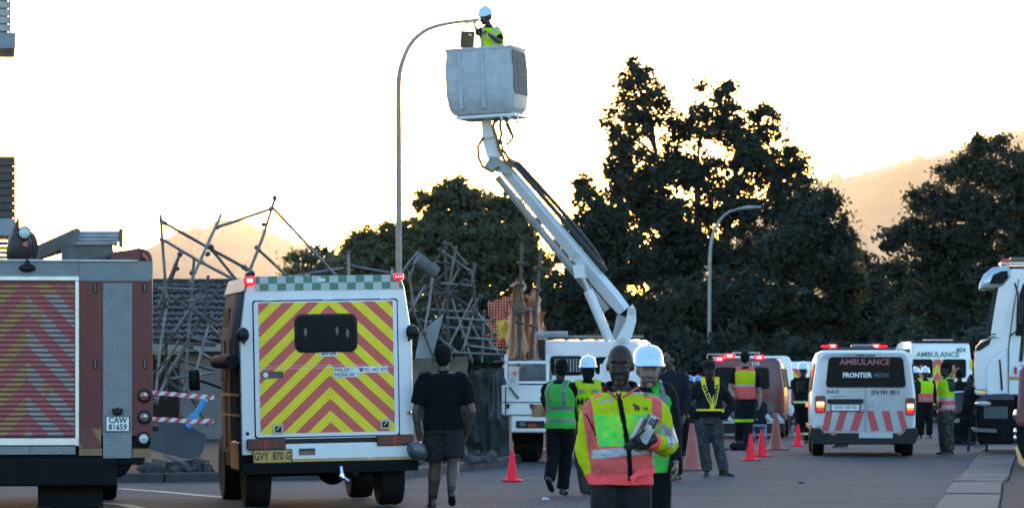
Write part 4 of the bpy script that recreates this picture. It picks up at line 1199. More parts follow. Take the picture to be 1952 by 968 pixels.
    side([(916, 226), (936, 224), (942, 262), (921, 264)], .3, bw, 'jib_head', dd)
    ol = M('olive_hose', (.17, .12, .05), .6, 0, .3, 14, bump=.5)
    for pts in ([(921, 262), (911, 280), (912, 300), (920, 318), (938, 328), (952, 318)], [(944, 228), (940, 242), (946, 260), (952, 285), (960, 300)], [(962, 226), (972, 246), (978, 262), (968, 275), (955, 268), (958, 285), (968, 300), (980, 312)], [(955, 226), (953, 240), (956, 255), (950, 280), (962, 306), (985, 322)], [(940, 236), (950, 228)], [(968, 228), (966, 238), (976, 258)]):
        pp = [L(px, py, dd - .2 + .1 * random.random()) for px, py in pts]
        MB().tube(pp, .028, 6).build('hose', ol, root)
    # bucket: open box, rounded, cutaway door opening in its right corner
    bk = M('bucket_fibreglass', (.44, .475, .49), .55, 0, .2, 9, .45, (.2, .2, .2), bump=.3)
    ang = R(17)
    bc = inv @ P(931, 222, dd)
    brot = Matrix.Rotation(R(14) + R(-20), 4, 'Z') @ Matrix.Rotation(R(-2.5), 4, 'Y')
    T = Matrix.Translation(bc) @ brot
    bw_, bd_, bh = .63, .50, 1.17
    def ring(z, gx, gy_, r=.09):
        o = []
        for cx, cy, a0 in ((gx - r, gy_ - r, 0), (-gx + r, gy_ - r, 90), (-gx + r, -gy_ + r, 180), (gx - r, -gy_ + r, 270)):
            for k in range(5):
                a = R(a0 + 22.5 * k)
                o.append(T @ V((cx + r * math.cos(a), cy + r * math.sin(a), z)))
        return o
    m = MB(); m.loft([ring(.02, .52, .42), ring(.10, .585, .46), ring(.35, .625, .495), ring(.8, bw_, bd_), ring(1.12, .60, .48), ring(bh, .60, .48), ring(bh, .55, .43), ring(.12, .54, .42)], True)
    bko = m.build('bucket', bk, root, 30)
    rimm = MB()
    o_, i_ = ring(bh + .01, .615, .495), ring(bh + .01, .54, .42)
    rimm.loft([[q - T.to_3x3() @ V((0, 0, .05)) for q in o_], o_, i_], False); rimm.build('bucket_rim', bk, bko)
    for x in (-.33, .08):
        rr = MB(); rr.hexa([T @ V(q) for q in ((x - .035, -.515, .1), (x + .035, -.515, .1), (x + .035, -.48, .1), (x - .035, -.48, .1), (x - .03, -.522, 1.1), (x + .03, -.522, 1.1), (x + .03, -.48, 1.1), (x - .03, -.48, 1.1))], .01); rr.build('bucket_rib', bk, bko)
    # doorway on the right end
    dk = M('bucket_inside', (.13, .13, .12), .8, 0, .3, 14)
    dw = MB()
    def br(u, z): return T @ V((.633 + (.0 if z > .4 else -.012), u, z))
    pts = [(-.40, .34), (.32, .34), (.36, .42), (.34, 1.04), (.30, 1.08), (-.40, 1.10), (-.44, 1.04), (-.45, .4)]
    dw.loft([[T @ V((.60, u, z)) for u, z in pts], [T @ V((.637, u, z)) for u, z in pts]]); dw = dw.build('bucket_door', dk, bko)
    dv = MB(); dv.hexa([T @ V(q) for q in ((.636, -.40, .68), (.644, -.40, .68), (.644, .32, .68), (.636, .32, .68), (.636, -.40, .70), (.644, -.40, .70), (.644, .32, .70), (.636, .32, .70))]); dv.hexa([T @ V(q) for q in ((.636, -.2, .36), (.644, -.2, .36), (.644, -.17, .36), (.636, -.17, .36), (.636, -.2, 1.06), (.644, -.2, 1.06), (.644, -.17, 1.06), (.636, -.17, 1.06))]); dv.build('door_bar', BLACKP, dw)
    ft = MB(); ft.hexa([T @ V(q) for q in ((-.46, -.44, -.06), (.62, -.44, -.06), (.62, .4, -.06), (-.46, .4, -.06), (-.46, -.44, .0), (.62, -.44, .0), (.62, .4, .0), (-.46, .4, .0))], .01); ft.build('bucket_floor_frame', bw, root)
    st = MB(); st.tube([T @ V(q) for q in ((.35, -.46, -.02), (.42, -.48, -.16), (.68, -.46, -.18), (.66, -.42, -.02))], .018, 6); st.tube([T @ V(q) for q in ((.45, -.46, -.04), (.68, -.46, -.17))], .014, 6); st.build('step_loop', bw, root)
    return root
bucket_truck()
# ---------------------------------------------------------------- heavy white truck, right edge (front faces left)
def heavy_truck():
    S = 100.0
    d = F / S
    oz = 866
    X = lambda px: (px - 1900) / S
    Z = lambda py: EYE + (HY - py) / S
    root = thing('recovery_truck', 'tall white heavy truck cab with sun visor facing left at the right edge', 'truck', (GX(1900, d), d, 0), R(-6.6))
    dep = 2.4
    def prof(name, pts, y0, y1, mat, par=None, inset=0):
        m = MB()
        c = V((sum(p[0] for p in pts) / len(pts), sum(p[1] for p in pts) / len(pts), 0))
        def rg_(y, k): return [V((X(c.x + (p[0] - c.x) * k), y, Z(c.y + (p[1] - c.y) * k))) for p in pts]
        if inset: m.loft([rg_(y0, 1 - inset), rg_(y0 + .05, 1), rg_(y1 - .05, 1), rg_(y1, 1 - inset)])
        else: m.loft([rg_(y0, 1), rg_(y1, 1)])
        return m.build(name, mat, par or root)
    wm = M('truck_white', (.66, .71, .74), .25, 0, .05, 2, .08, coat=.6)
    cab = [(1863, 748), (1858, 735), (1857, 690), (1860, 660), (1872, 648), (1888, 640), (1894, 600), (1908, 520), (1930, 512), (2075, 512), (2075, 752), (1880, 752)]
    prof('cab', cab, 0, dep, wm, None, .012)
    prof('windscreen', [(1876, 640), (1894, 555), (1903, 540), (1911, 540), (1896, 640)], .10, dep - .1, glass('screen_glass', (.03, .04, .045), .05))
    prof('pillar', [(1897, 643), (1912, 540), (1931, 524), (1938, 530), (1920, 600), (1908, 646)], -.02, .16, wm, None, .01)
    # visor: bulbous smoked hood
    vz = MB()
    rings = []
    for y, k in ((-.06, .7), (.0, 1), (dep, 1), (dep + .06, .7)):
        pts = [(1866, 551), (1867, 540), (1876, 522), (1892, 510), (1912, 507), (1924, 509), (1926, 530), (1915, 544), (1896, 550)]
        cx_, cy_ = 1896, 532
        rings.append([V((X(cx_ + (a - cx_) * k), y, Z(cy_ + (b_ - cy_) * k))) for a, b_ in pts])
    vz.loft(rings); vz.build('sun_visor', M('glossy_visor', (.40, .45, .47), .08, .3, .1, 3, coat=.8), root, 60)
    prof('visor_window', [(1886, 541), (1893, 524), (1908, 517), (1921, 516), (1921, 530), (1911, 541)], -.075, -.02, GLASSD)
    MB().box((X(1869), .0, Z(552)), (.06, .1, .04), .01).build('visor_lamp', REDLENS, root)
    lb = MB(); lb.b2(X(1906), X(2060), .3, 1.9, Z(503), Z(497), .02); lb.build('roof_bar', ALU, root)
    MB().b2(X(1909), X(1926), .25, .9, Z(499), Z(492), .02).build('roof_beacon', REDLENS, root)
    MB().b2(X(1926), X(2060), .25, 1.9, Z(497), Z(489), .02).build('light_bar', M('smoked_bar', (.05, .04, .04), .25, coat=.5), root)
    # door, window, fairing, seams
    prof('door_window', [(1935, 640), (1943, 560), (1950, 540), (2030, 540), (2030, 640)], -.012, .05, GLASSD)
    prof('door_gap', [(1921, 750), (1921, 660), (1930, 590), (1941, 531), (1943, 531), (1933, 590), (1924, 660), (1923, 750)], -.006, .03, M('dim_grey', (.10, .10, .10), .4))
    prof('corner_fairing', [(1882, 752), (1880, 720), (1882, 700), (1888, 685), (1900, 672), (1919, 664), (1919, 750)], -.035, .03, wm, None, .02)
    prof('air_slot', [(1904, 686), (1907, 684), (1912, 742), (1908, 745)], -.05, -.02, BLACKP)
    prof('orange_stripe', [(1921, 724), (1921, 717), (1990, 717), (1990, 724)], -.008, .02, M('pale_orange', (.40, .2, .08), .5))
    prof('side_marker', [(1933, 712), (1933, 699), (1938, 699), (1938, 712)], -.05, .0, REDLENS)
    g_ = MB()
    gm = M('dark_grille', (.04, .04, .045), .4, .2, .3, 12)
    for i in range(6): g_.b2(X(1856), X(1862), .2, dep - .2, Z(735 - i * 12), Z(728 - i * 12), .01)
    g_.build('grille', gm, root)
    prof('grille_hood', [(1859, 668), (1866, 655), (1890, 644), (1886, 656), (1868, 668)], -.015, dep, BLACKP)
    lp = MB(); lp.b2(X(1858), X(1882), -.03, .4, Z(752), Z(741), .03); lp.build('chrome_corner', CHROME, root)
    hl = MB(); hl.ell((X(1875), .05, Z(769)), (.16, .2, .06)); hl.build('headlight', M('lamp_glass', (.55, .58, .58), .15, 0, .3, 60, coat=.6), root)
    bp = MB(); bp.hexa([V((X(1864), .0, Z(846))), V((X(1935), .0, Z(846))), V((X(1935), dep, Z(846))), V((X(1864), dep, Z(846))), V((X(1860), .0, Z(762))), V((X(1935), .0, Z(762))), V((X(1935), dep, Z(762))), V((X(1860), dep, Z(762)))], .04); bp.build('bumper', DARKM, root)
    stp = MB(); stp.hexa([V((X(1856), -.15, Z(822))), V((X(1900), -.15, Z(824))), V((X(1900), .2, Z(824))), V((X(1856), .2, Z(822))), V((X(1852), -.15, Z(815))), V((X(1900), -.15, Z(817))), V((X(1900), .2, Z(817))), V((X(1852), .2, Z(815)))]); stp.build('step', M('dim_grey', (.10, .10, .10), .4), root)
    pr = MB(); pr.box((X(1898), -.02, Z(786)), (.46, .02, .24), .01); pr.build('bumper_reflection', M('reflection_grey', (.07, .078, .08), .6, 0, .7, 30), root)  # mottled grey panel painting a light reflection on the dark bumper
    for py in (648,):
        for k in (0, 1): MB().tube([(X(1866), -.03, Z(py - 8 + k * 6)), (X(1898), -.08, Z(py - 12 + k * 6))], .012, 6).build('wiper', BLACKP, root)
    mr = MB(); mr.tube([(X(1925), -.05, Z(640)), (X(1938), -.16, Z(630)), (X(1940), -.2, Z(560)), (X(1934), -.1, Z(540))], .018, 6); mr.box((X(1946), -.22, Z(597)), (.12, .16, .5), .04); mr.build('side_mirror', BLACKP, root)
    for y in (.25, dep - .25):
        w_ = MB().wheel((X(1975), y, .5), .5, .32, V((0, 1, 0))).build('wheel', RUBBER, root)
        MB().lathe([(.3, -.12), (.1, -.16), (.1, .16), (.3, .12)], 16, Matrix.Translation((X(1975), y, .5)) @ Matrix.Rotation(R(90), 4, 'X')).build('rim', STEEL, w_)
    ch = MB(); ch.b2(X(1935), X(2500), .5, 1.9, .6, 1.1); ch.build('chassis', DARKM, root)
    tk = MB(); tk.b2(X(2100), X(2500), 0, dep, 1.1, 3.2, .05); tk.build('body', wm, root)
    for px, z in ((1846, .25), (1880, .2)):
        MB().beam((X(px), .05, .05), (X(px) + .04, .05, .5), .06, .06).build('hanging_strap', BLACKP, root)
heavy_truck()
# ---------------------------------------------------------------- dark pick-up seen between the man in the vest and the white truck
def pickup():
    S = 88.0
    d = F / S
    X = lambda px: (px - 1840) / S
    Z = lambda py: EYE + (HY - py) / S
    root = thing('pickup_truck', 'black pickup with shiny bonnet between the vested man in cap and the white truck', 'pickup', (GX(1840, d), d, 0), R(90))
    # local x = depth (away), local -y = towards picture right
    bl = M('black_car_paint', (.010, .011, .012), .45, 0, .1, 4, coat=.1)
    def px2(px): return -X(px)
    def sec(px, z0, z1, hw, tw): return [V((-hw + .9, -X(px), z0)), V((hw + .9, -X(px), z0)), V((hw + .9, -X(px), z1 - .12)), V((tw + .9, -X(px), z1)), V((-tw + .9, -X(px), z1)), V((-hw + .9, -X(px), z1 - .12))]
    b = MB(); b.loft([sec(1808, .45, 1.06, .86, .74), sec(1812, .42, 1.12, .9, .8), sec(1860, .42, 1.16, .9, .8), sec(2020, .42, 1.16, .9, .8)]); b.build('body', bl, root, 40)
    MB().hexa([V((.12, -X(1812), 1.115)), V((1.68, -X(1812), 1.115)), V((1.68, -X(1852), 1.135)), V((.12, -X(1852), 1.135)), V((.14, -X(1814), 1.15)), V((1.66, -X(1814), 1.15)), V((1.66, -X(1850), 1.165)), V((.14, -X(1850), 1.165))]).build('bonnet_sky_glint', CHROME, root)  # chrome slab added to stand for the sky's reflection on the bonnet
    c = MB(); c.loft([sec(1870, 1.1, 1.2, .85, .8), sec(1900, 1.1, 1.75, .82, .68), sec(1990, 1.1, 1.78, .82, .68), sec(2000, 1.1, 1.2, .85, .8)]); c.build('cab', GLASSD, root)
    ht = MB(); q = [V((-.01, -X(px), Z(py))) for px, py in ((1810, 797), (1818, 795), (1829, 796), (1829, 805), (1811, 805))]
    ht.loft([q, [p + V((.05, 0, 0)) for p in q]]); ht.build('headlight', CHROME, root)
    for px in (1836, 1985):
        for x in (.1, 1.7):
            w_ = MB().wheel((x, -X(px), .36), .36, .24, V((1, 0, 0))).build('wheel', RUBBER, root)
            MB().lathe([(.21, -.1), (.05, -.12), (.05, .12), (.21, .1)], 16, Matrix.Translation((x, -X(px), .36)) @ V((1, 0, 0)).to_track_quat('Z', 'Y').to_matrix().to_4x4()).build('rim', DARKM, w_)
pickup()
# ---------------------------------------------------------------- red truck cut by the right edge
def edge_truck():
    S = 118.0
    d = F / S
    X = lambda px: (px - 1985) / S
    Z = lambda py: EYE + (HY - py) / S
    root = thing('red_truck', 'dark red truck nose with chrome bumper cut off by the right edge', 'truck', (GX(1985, d), d, 0), R(-7.4))
    rd = M('dull_red_paint2', (.14, .025, .028), .4, 0, .1, 5, .2, (.06, .03, .03), coat=.4)
    m = MB(); m.hexa([V((X(1937), .0, Z(812))), V((X(2090), .0, Z(812))), V((X(2090), 2.3, Z(812))), V((X(1937), 2.3, Z(812))), V((X(1944), .0, Z(700))), V((X(2090), .0, Z(700))), V((X(2090), 2.3, Z(700))), V((X(1944), 2.3, Z(700)))], .05); m.build('body', rd, root)
    m = MB(); m.hexa([V((X(1945), .05, Z(700))), V((X(2090), .05, Z(700))), V((X(2090), 2.2, Z(700))), V((X(1945), 2.2, Z(700))), V((X(1958), .1, Z(560))), V((X(2090), .1, Z(560))), V((X(2090), 2.2, Z(560))), V((X(1958), 2.2, Z(560)))], .04); m.build('cab', M('truck_white', (.66, .71, .74), .25), root)
    m = MB(); m.hexa([V((X(1942), .1, Z(688))), V((X(1949), .02, Z(688))), V((X(1949), 2.2, Z(688))), V((X(1942), 2.2, Z(688))), V((X(1953), .1, Z(575))), V((X(1961), .05, Z(575))), V((X(1961), 2.2, Z(575))), V((X(1953), 2.2, Z(575)))]); m.build('windscreen', GLASSD, root)
    for py, r_ in ((791, .09), (823, .06), (835, .05)): MB().lathe([(r_, .0), (r_, .04), (r_ * .6, .06), (.01, .065)], 16, Matrix.Translation((X(1940), .3, Z(py))) @ V((-1, -.4, 0)).to_track_quat('Z', 'Y').to_matrix().to_4x4()).build('headlight', CHROME, root)
    m = MB()
    rings = []
    for y in (-.1, .1, 2.2): rings.append([V((X(a), y, Z(b_))) for a, b_ in ((1935, 850), (1940, 850), (1949, 872), (1964, 886), (2090, 886), (2090, 893), (1956, 893), (1942, 882))])
    m.loft(rings); m.build('chrome_bumper', CHROME, root, 60)
    m = MB(); m.hexa([V((X(1945), .1, Z(880))), V((X(2090), .1, Z(880))), V((X(2090), 2.2, Z(880))), V((X(1945), 2.2, Z(880))), V((X(1941), .1, Z(812))), V((X(2090), .1, Z(812))), V((X(2090), 2.2, Z(812))), V((X(1941), 2.2, Z(812)))]); m.build('lower_front', DARKM, root)
    for y in (.3, 2.0):
        w_ = MB().wheel((X(2040), y, .45), .45, .3, V((0, 1, 0))).build('wheel', RUBBER, root)
edge_truck()
# ================================================================ PEOPLE
def remesh(mb, name, mat, parent, vox, it=3, wr=0, wf=9, seed=0, sm=True):
    me = mb.mesh(name, mat, 0)
    o = bpy.data.objects.new(name, me)
    COL.objects.link(o)
    md = o.modifiers.new('r', 'REMESH')
    md.mode = 'VOXEL'
    md.voxel_size = vox
    if it:
        sm_ = o.modifiers.new('s', 'SMOOTH')
        sm_.factor, sm_.iterations = .5, it
    ne = bpy.data.meshes.new_from_object(o.evaluated_get(bpy.context.evaluated_depsgraph_get()))
    o.modifiers.clear()
    o.data = ne
    bpy.data.meshes.remove(me)
    ne.name = name
    if wr:
        n = len(ne.vertices)
        co = np.empty(n * 3); ne.vertices.foreach_get('co', co); co = co.reshape(-1, 3)
        no = np.empty(n * 3); ne.vertices.foreach_get('normal', no); no = no.reshape(-1, 3)
        of = V((seed * 3.1, seed, seed * 1.7))
        dsp = np.array([noise.noise(V((c[0] * wf, c[1] * wf, c[2] * wf * .75)) + of) + .5 * noise.noise(V((c[0] * wf * 2.3, c[1] * wf * 2.3, c[2] * wf * 2.6)) + of) for c in co])
        co += no * (dsp * wr)[:, None]
        ne.vertices.foreach_set('co', co.reshape(-1))
        ne.update()
    ne.polygons.foreach_set('use_smooth', [True] * len(ne.polygons))
    ne.materials.clear()
    for m in (mat if isinstance(mat, (list, tuple)) else [mat]): ne.materials.append(m)
    o.parent = parent
    return o
def zones(o, cuts, fn, mats):
    """cut the cloth along planes, then give each piece its colour"""
    bm = bmesh.new()
    bm.from_mesh(o.data)
    for co, no in cuts:
        bmesh.ops.bisect_plane(bm, geom=bm.verts[:] + bm.edges[:] + bm.faces[:], dist=.0004, plane_co=co, plane_no=no)
    bm.normal_update()
    o.data.materials.clear()
    for m in mats: o.data.materials.append(m)
    for f in bm.faces:
        f.material_index = fn(f.calc_center_median(), f.normal)
        f.smooth = True
    bm.to_mesh(o.data)
    bm.free()
def peel(o, pred, name, mat, off=.003):
    """lift the faces picked by pred off the cloth as a piece of tape of its own"""
    bm = bmesh.new()
    bm.from_mesh(o.data)
    bm.normal_update()
    kill = [f for f in bm.faces if not pred(f.calc_center_median(), f.normal)]
    bmesh.ops.delete(bm, geom=kill, context='FACES')
    if not bm.faces:
        bm.free(); return None
    for v in bm.verts: v.co += v.normal * off
    for f in bm.faces: f.material_index = 0
    me = bpy.data.meshes.new(name)
    bm.to_mesh(me)
    bm.free()
    me.materials.append(mat)
    q = bpy.data.objects.new(name, me)
    COL.objects.link(q)
    q.parent = o
    return q
def zc(*zs): return [((0, 0, z), (0, 0, 1)) for z in zs]
def xc(*xs): return [((x, 0, 0), (1, 0, 0)) for x in xs]
SKIN_D = M('dark_skin', (.036, .024, .019), .6, 0, .3, 22, bump=.15, bscale=90, spec=.25)
SKIN_B = M('brown_skin', (.075, .045, .033), .5, 0, .25, 20, bump=.15, bscale=90)
SKIN_L = M('tan_skin', (.20, .13, .10), .6, 0, .25, 20, bump=.15, bscale=90)
HAIR = M('black_hair', (.007, .0065, .0065), .8, 0, .4, 40, bump=.6, bscale=70, spec=.12)
CBLACK = M('black_cloth', (.006, .006, .0075), .85, 0, .3, 14, bump=.3, bscale=80, spec=.1)
CDARK = M('dark_navy_cloth', (.010, .011, .015), .85, 0, .3, 12, bump=.3, bscale=80, spec=.1)
CGREY = M('charcoal_cloth', (.019, .02, .022), .9, 0, .35, 18, bump=.3, bscale=80, spec=.1)
CKHAKI = M('grey_khaki_cloth', (.05, .05, .047), .9, 0, .3, 14, bump=.3, bscale=80, spec=.1)
LIME = M('lime_fluorescent_cloth', (.40, .66, .012), .75, 0, .12, 9, bump=.25, bscale=60, spec=.1)
YELLOWF = M('yellow_fluorescent_cloth', (.44, .52, .010), .75, 0, .12, 9, bump=.25, bscale=60, spec=.1)
GREENF = M('green_fluorescent_cloth', (.06, .40, .06), .75, 0, .15, 9, bump=.25, bscale=60, spec=.1)
PINKF = M('salmon_fluorescent_cloth', (.66, .11, .10), .75, 0, .14, 9, bump=.25, bscale=60, spec=.1)
REDF = M('bright_pink_hem', (1.0, .10, .11), .75, 0, .1, 9, spec=.1)
HELM = M('white_helmet', (.55, .68, .76), .3, 0, .04, 8, coat=.5)
HELMB = M('blue_helmet', (.06, .22, .50), .35, 0, .05, 8, coat=.4)
SHOE = M('black_leather', (.012, .011, .011), .45, 0, .3, 20)
LACE = M('khaki_print', (.2, .18, .12), .8)
def camo(t, x, y, z):
    v = coords(t)
    n1, n2 = nz(t, v, 9, 3), nz(t, v, 14, 3)
    c = mixc(t, mth(t, 'GREATER_THAN', n1, .5), (.042, .046, .052), (.018, .02, .024))
    return mixc(t, mth(t, 'GREATER_THAN', n2, .60), c, (.012, .012, .015))
CAMO = pattern('dark_camouflage', camo, .9, .2, 20, 0)
CAMO2 = pattern('olive_camouflage', lambda t, x, y, z: mixc(t, mth(t, 'GREATER_THAN', nz(t, coords(t), 11, 3), .5), (.05, .052, .04), (.016, .016, .014)), .9, .2, 20, 0)
RINGS = [(.80, .10, .085), (.86, .158, .108), (.93, .172, .118), (1.02, .157, .108), (1.12, .152, .103), (1.24, .168, .113), (1.33, .178, .110), (1.395, .165, .095), (1.44, .105, .075), (1.48, .060, .058)]
class Person:
    def __init__(s, label, px, d, rz, H, vox=.012, skin=SKIN_D, group=None, z=0, broad=1.0, name='person', belly=0, hs=1.08, legr=1.0, **pose):
        s.s, s.px, s.rz, s.k = F / d, px, R(rz), H / 1.75
        s.hs, s.legr = hs, legr
        s.vox, s.broad, s.belly, s.d = vox / s.k, broad, belly, d
        s.z0 = z
        s.root = thing(name, label, 'person', (GX(px, d), d, z), s.rz, group)
        s.root.scale = (s.k,) * 3
        b = broad
        J = dict(pel=(0, 0, .95), che=(0, 0, 1.27), nek=(0, .012, 1.46), hed=(0, -.012, 1.625), yaw=0, pit=0, rol=0)
        for sd, m in (('L', 1), ('R', -1)):
            J.update({'sh' + sd: (.182 * b * m, .012, 1.40), 'el' + sd: ((.182 * b + .05) * m, .04, 1.12), 'wr' + sd: ((.182 * b + .06) * m, -.05, .875), 'hi' + sd: (.09 * m, 0, .92),
                      'kn' + sd: (.10 * m, -.02, .50), 'an' + sd: (.105 * m, .025, .09), 'ft' + sd: 10 * m, 'th' + sd: (0, -1, .1), 'cu' + sd: .5})
        for k_, v_ in pose.items():
            J[k_] = s.loc(*v_[1:]) if isinstance(v_, tuple) and v_ and v_[0] == 'px' else v_
        s.J = {a: (V(q) if isinstance(q, tuple) else q) for a, q in J.items()}
        s.skin = skin
        s.seed = int(px) % 97
    def loc(s, px, py, dy=0):
        """a joint read off the photograph, dy metres behind (+) or before (-) the body's middle"""
        w_ = V(((px - s.px) / s.s, dy, EYE + (HY - py) / s.s - s.z0))
        return tuple((Matrix.Rotation(-s.rz, 3, 'Z') @ w_) / s.k)
    def cen(s, z):
        J = s.J
        a = [(J['pel'] + V((0, 0, -.15)), .80), (J['pel'], .95), (J['che'], 1.27), (J['nek'], 1.46), (J['nek'] + (J['hed'] - J['nek']) * .3, 1.51)]
        for (p, z0), (q, z1) in zip(a[:-1], a[1:]):
            if z <= z1: break
        return p + (q - p) * ((z - z0) / (z1 - z0))
    def torso(s, mb, infl, z0, z1, hem=1.0, n=20, scale=1.0):
        rg = []
        zs = [z for z, _, _ in RINGS if z0 < z < z1]
        def at(z):
            for (za, ra, ya), (zb, rb, yb) in zip(RINGS[:-1], RINGS[1:]):
                if z <= zb: break
            t = (z - za) / (zb - za)
            return ra + (rb - ra) * t, ya + (yb - ya) * t
        for z in [z0] + zs + [z1]:
            rx, ry = at(z)
            if z < .93 and infl: rx, ry = max(rx, .165), max(ry, .115)
            f = hem if z < 1.0 else 1
            rx, ry = rx * (s.broad if z < 1.42 else 1 + (s.broad - 1) * .3) * scale * f + infl, ry * scale * f + infl + s.belly * math.exp(-((z - 1.05) / .14) ** 2)
            c = s.cen(z)
            rg.append([c + V((rx * math.copysign(abs(math.cos(a)) ** .85, math.cos(a)), ry * math.copysign(abs(math.sin(a)) ** .85, math.sin(a)) - s.belly * .6 * math.exp(-((z - 1.05) / .14) ** 2), 0)) for a in (2 * math.pi * k / n for k in range(n))])
        mb.loft(rg)
    def limb(s, mb, pts, rad, n=12):
        P_, r_ = [], []
        for i in range(len(pts) - 1):
            for k in range(4):
                t = k / 4
                P_.append(pts[i].lerp(pts[i + 1], t)); r_.append(rad[i] + (rad[i + 1] - rad[i]) * t)
        P_.append(pts[-1]); r_.append(rad[-1])
        mb.tube(P_, r_, n)
    def headm(s):
        J = s.J
        return Matrix.Translation(J['hed']) @ Euler((R(J['pit']), R(J['rol']), R(J['yaw']))).to_matrix().to_4x4() @ Matrix.Scale(s.hs, 4)
    def body(s, face=False, legs=True):
        J = s.J
        mb = MB()
        s.torso(mb, 0, .80, 1.48)
        for sd in 'LR':
            sh, el, wr = J['sh' + sd], J['el' + sd], J['wr' + sd]
            s.limb(mb, [sh, sh.lerp(el, .45), el, el.lerp(wr, .3), wr], [.056, .05, .04, .041, .027])
            hi, kn, an = J['hi' + sd], J['kn' + sd], J['an' + sd]
            if legs: s.limb(mb, [hi, hi.lerp(kn, .5), kn, kn.lerp(an, .35) + V((0, .012, 0)), an], [q * s.legr for q in (.088, .075, .054, .058, .036)])
        hm = s.headm()
        hr = hm.to_3x3()
        def e(x, y, z, a, b_, c): mb.ell(hm @ V((x, y, z)), (a, b_, c), 14, 10, hr)
        e(0, .014, .022, .076, .094, .098); e(0, -.026, -.05, .058, .062, .066); e(0, -.04, -.005, .060, .052, .085)
        e(0, -.098, -.02, .011, .016, .026); e(0, -.102, -.036, .018, .018, .013); e(0, -.078, .024, .050, .02, .012)
        e(.036, -.07, -.036, .024, .022, .02); e(-.036, -.07, -.036, .024, .022, .02)
        e(0, -.085, -.066, .024, .014, .008); e(0, -.083, -.078, .021, .014, .008); e(0, -.07, -.102, .026, .024, .02)
        e(.074, .012, -.008, .009, .017, .029); e(-.074, .012, -.008, .009, .017, .029)
        s.limb(mb, [J['nek'] + V((0, .0, -.06)), J['nek'], hm @ V((0, .012, -.05))], [.062, .056, .056])
        for sd in 'LR': s.palm(mb, sd)
        o = remesh(mb, 'body', s.skin, s.root, min(s.vox, .010), 2)
        # the fingers stay apart: five tapered chains rooted inside each palm
        fm = MB()
        for sd in 'LR': s.fingers(fm, sd)
        bm = bmesh.new(); bm.from_mesh(o.data)
        tmp = fm.mesh('fingers', s.skin, 180); bm.from_mesh(tmp); bm.to_mesh(o.data); bm.free(); bpy.data.meshes.remove(tmp)
        o.data.polygons.foreach_set('use_smooth', [True] * len(o.data.polygons))
        s.b = o
        if face:
            wm = M('eye_white', (.32, .30, .28), .3); im = M('dark_iris', (.01, .008, .007), .2)
            for m in (-1, 1):
                ey = MB().ell(hm @ V((.031 * m, -.079, .004)), (.0135, .011, .0065), 12, 8, hr).build('eye', wm, o)
                MB().ell(hm @ V((.031 * m, -.0885, .004)), (.0062, .003, .0062), 10, 6, hr).build('iris', im, o)
                br = MB(); br.tube([hm @ V((x * m, y, z)) for x, y, z in ((.013, -.097, .022), (.032, -.094, .029), (.052, -.078, .022))], [.004, .005, .003], 6); br.build('eyebrow', HAIR, o)
                MB().ell(hm @ V((.031 * m, -.083, .0115)), (.016, .01, .004), 10, 6, hr).build('eyelid', s.skin, o)
            lp = MB(); lp.tube([hm @ V((x, -.099 + abs(x) * .25, -.071)) for x in (-.025, -.012, 0, .012, .025)], [.003, .0048, .0055, .0048, .003], 6); lp.build('lips', M('dark_lips', (.05, .022, .02), .5), o)
        return o
    def handf(s, sd):
        J = s.J
        d = (J['wr' + sd] - J['el' + sd]).normalized()
        if 'hd' + sd in J: d = V(J['hd' + sd]).normalized()
        t = V(J['th' + sd]); t = (t - d * t.dot(d)).normalized()
        n = d.cross(t)
        inward = (J['pel'] - J['wr' + sd]); inward.z = 0
        if n.dot(inward) < 0: n = -n
        return J['wr' + sd], d, t, n
    def palm(s, mb, sd):
        w_, d, t, n = s.handf(sd)
        rg = []
        for q, a, b_ in ((-.02, .026, .022), (.02, .034, .019), (.05, .042, .017), (.085, .041, .014)):
            rg.append([w_ + d * q + t * a * math.cos(h) + n * b_ * math.sin(h) for h in (2 * math.pi * k / 12 for k in range(12))])
        mb.loft(rg)
    def fingers(s, mb, sd, r=.0088, n=7, grow=0):
        w_, d, t, n_ = s.handf(sd)
        c = s.J['cu' + sd]
        for i, (off, L) in enumerate(((.029, .072), (.010, .081), (-.010, .075), (-.029, .058))):
            p = w_ + d * .072 + t * off
            pts, a = [p], 0
            dd = d
            for j, fr in enumerate((.42, .32, .26)):
                a += c * (.55 if j == 0 else .8) + .06 * i * c
                v_ = d * math.cos(a) + n_ * math.sin(a) + t * off * .6
                pts.append(pts[-1] + v_.normalized() * L * fr)
            mb.tube(pts, [r + grow, r * .98 + grow, r * .9 + grow, r * .68 + grow], n)
        p = w_ + d * .025 + t * .026
        q = p + (d * .5 + t * .75 + n_ * .25).normalized() * .036
        q2 = q + (d * .8 + t * .3 + n_ * (.2 + c * .5)).normalized() * .03
        mb.tube([p, q, q2, q2 + (d * .9 + n_ * (.1 + c * .7)).normalized() * .024], [.013 + grow, .0115 + grow, .0105 + grow, .008 + grow], n)
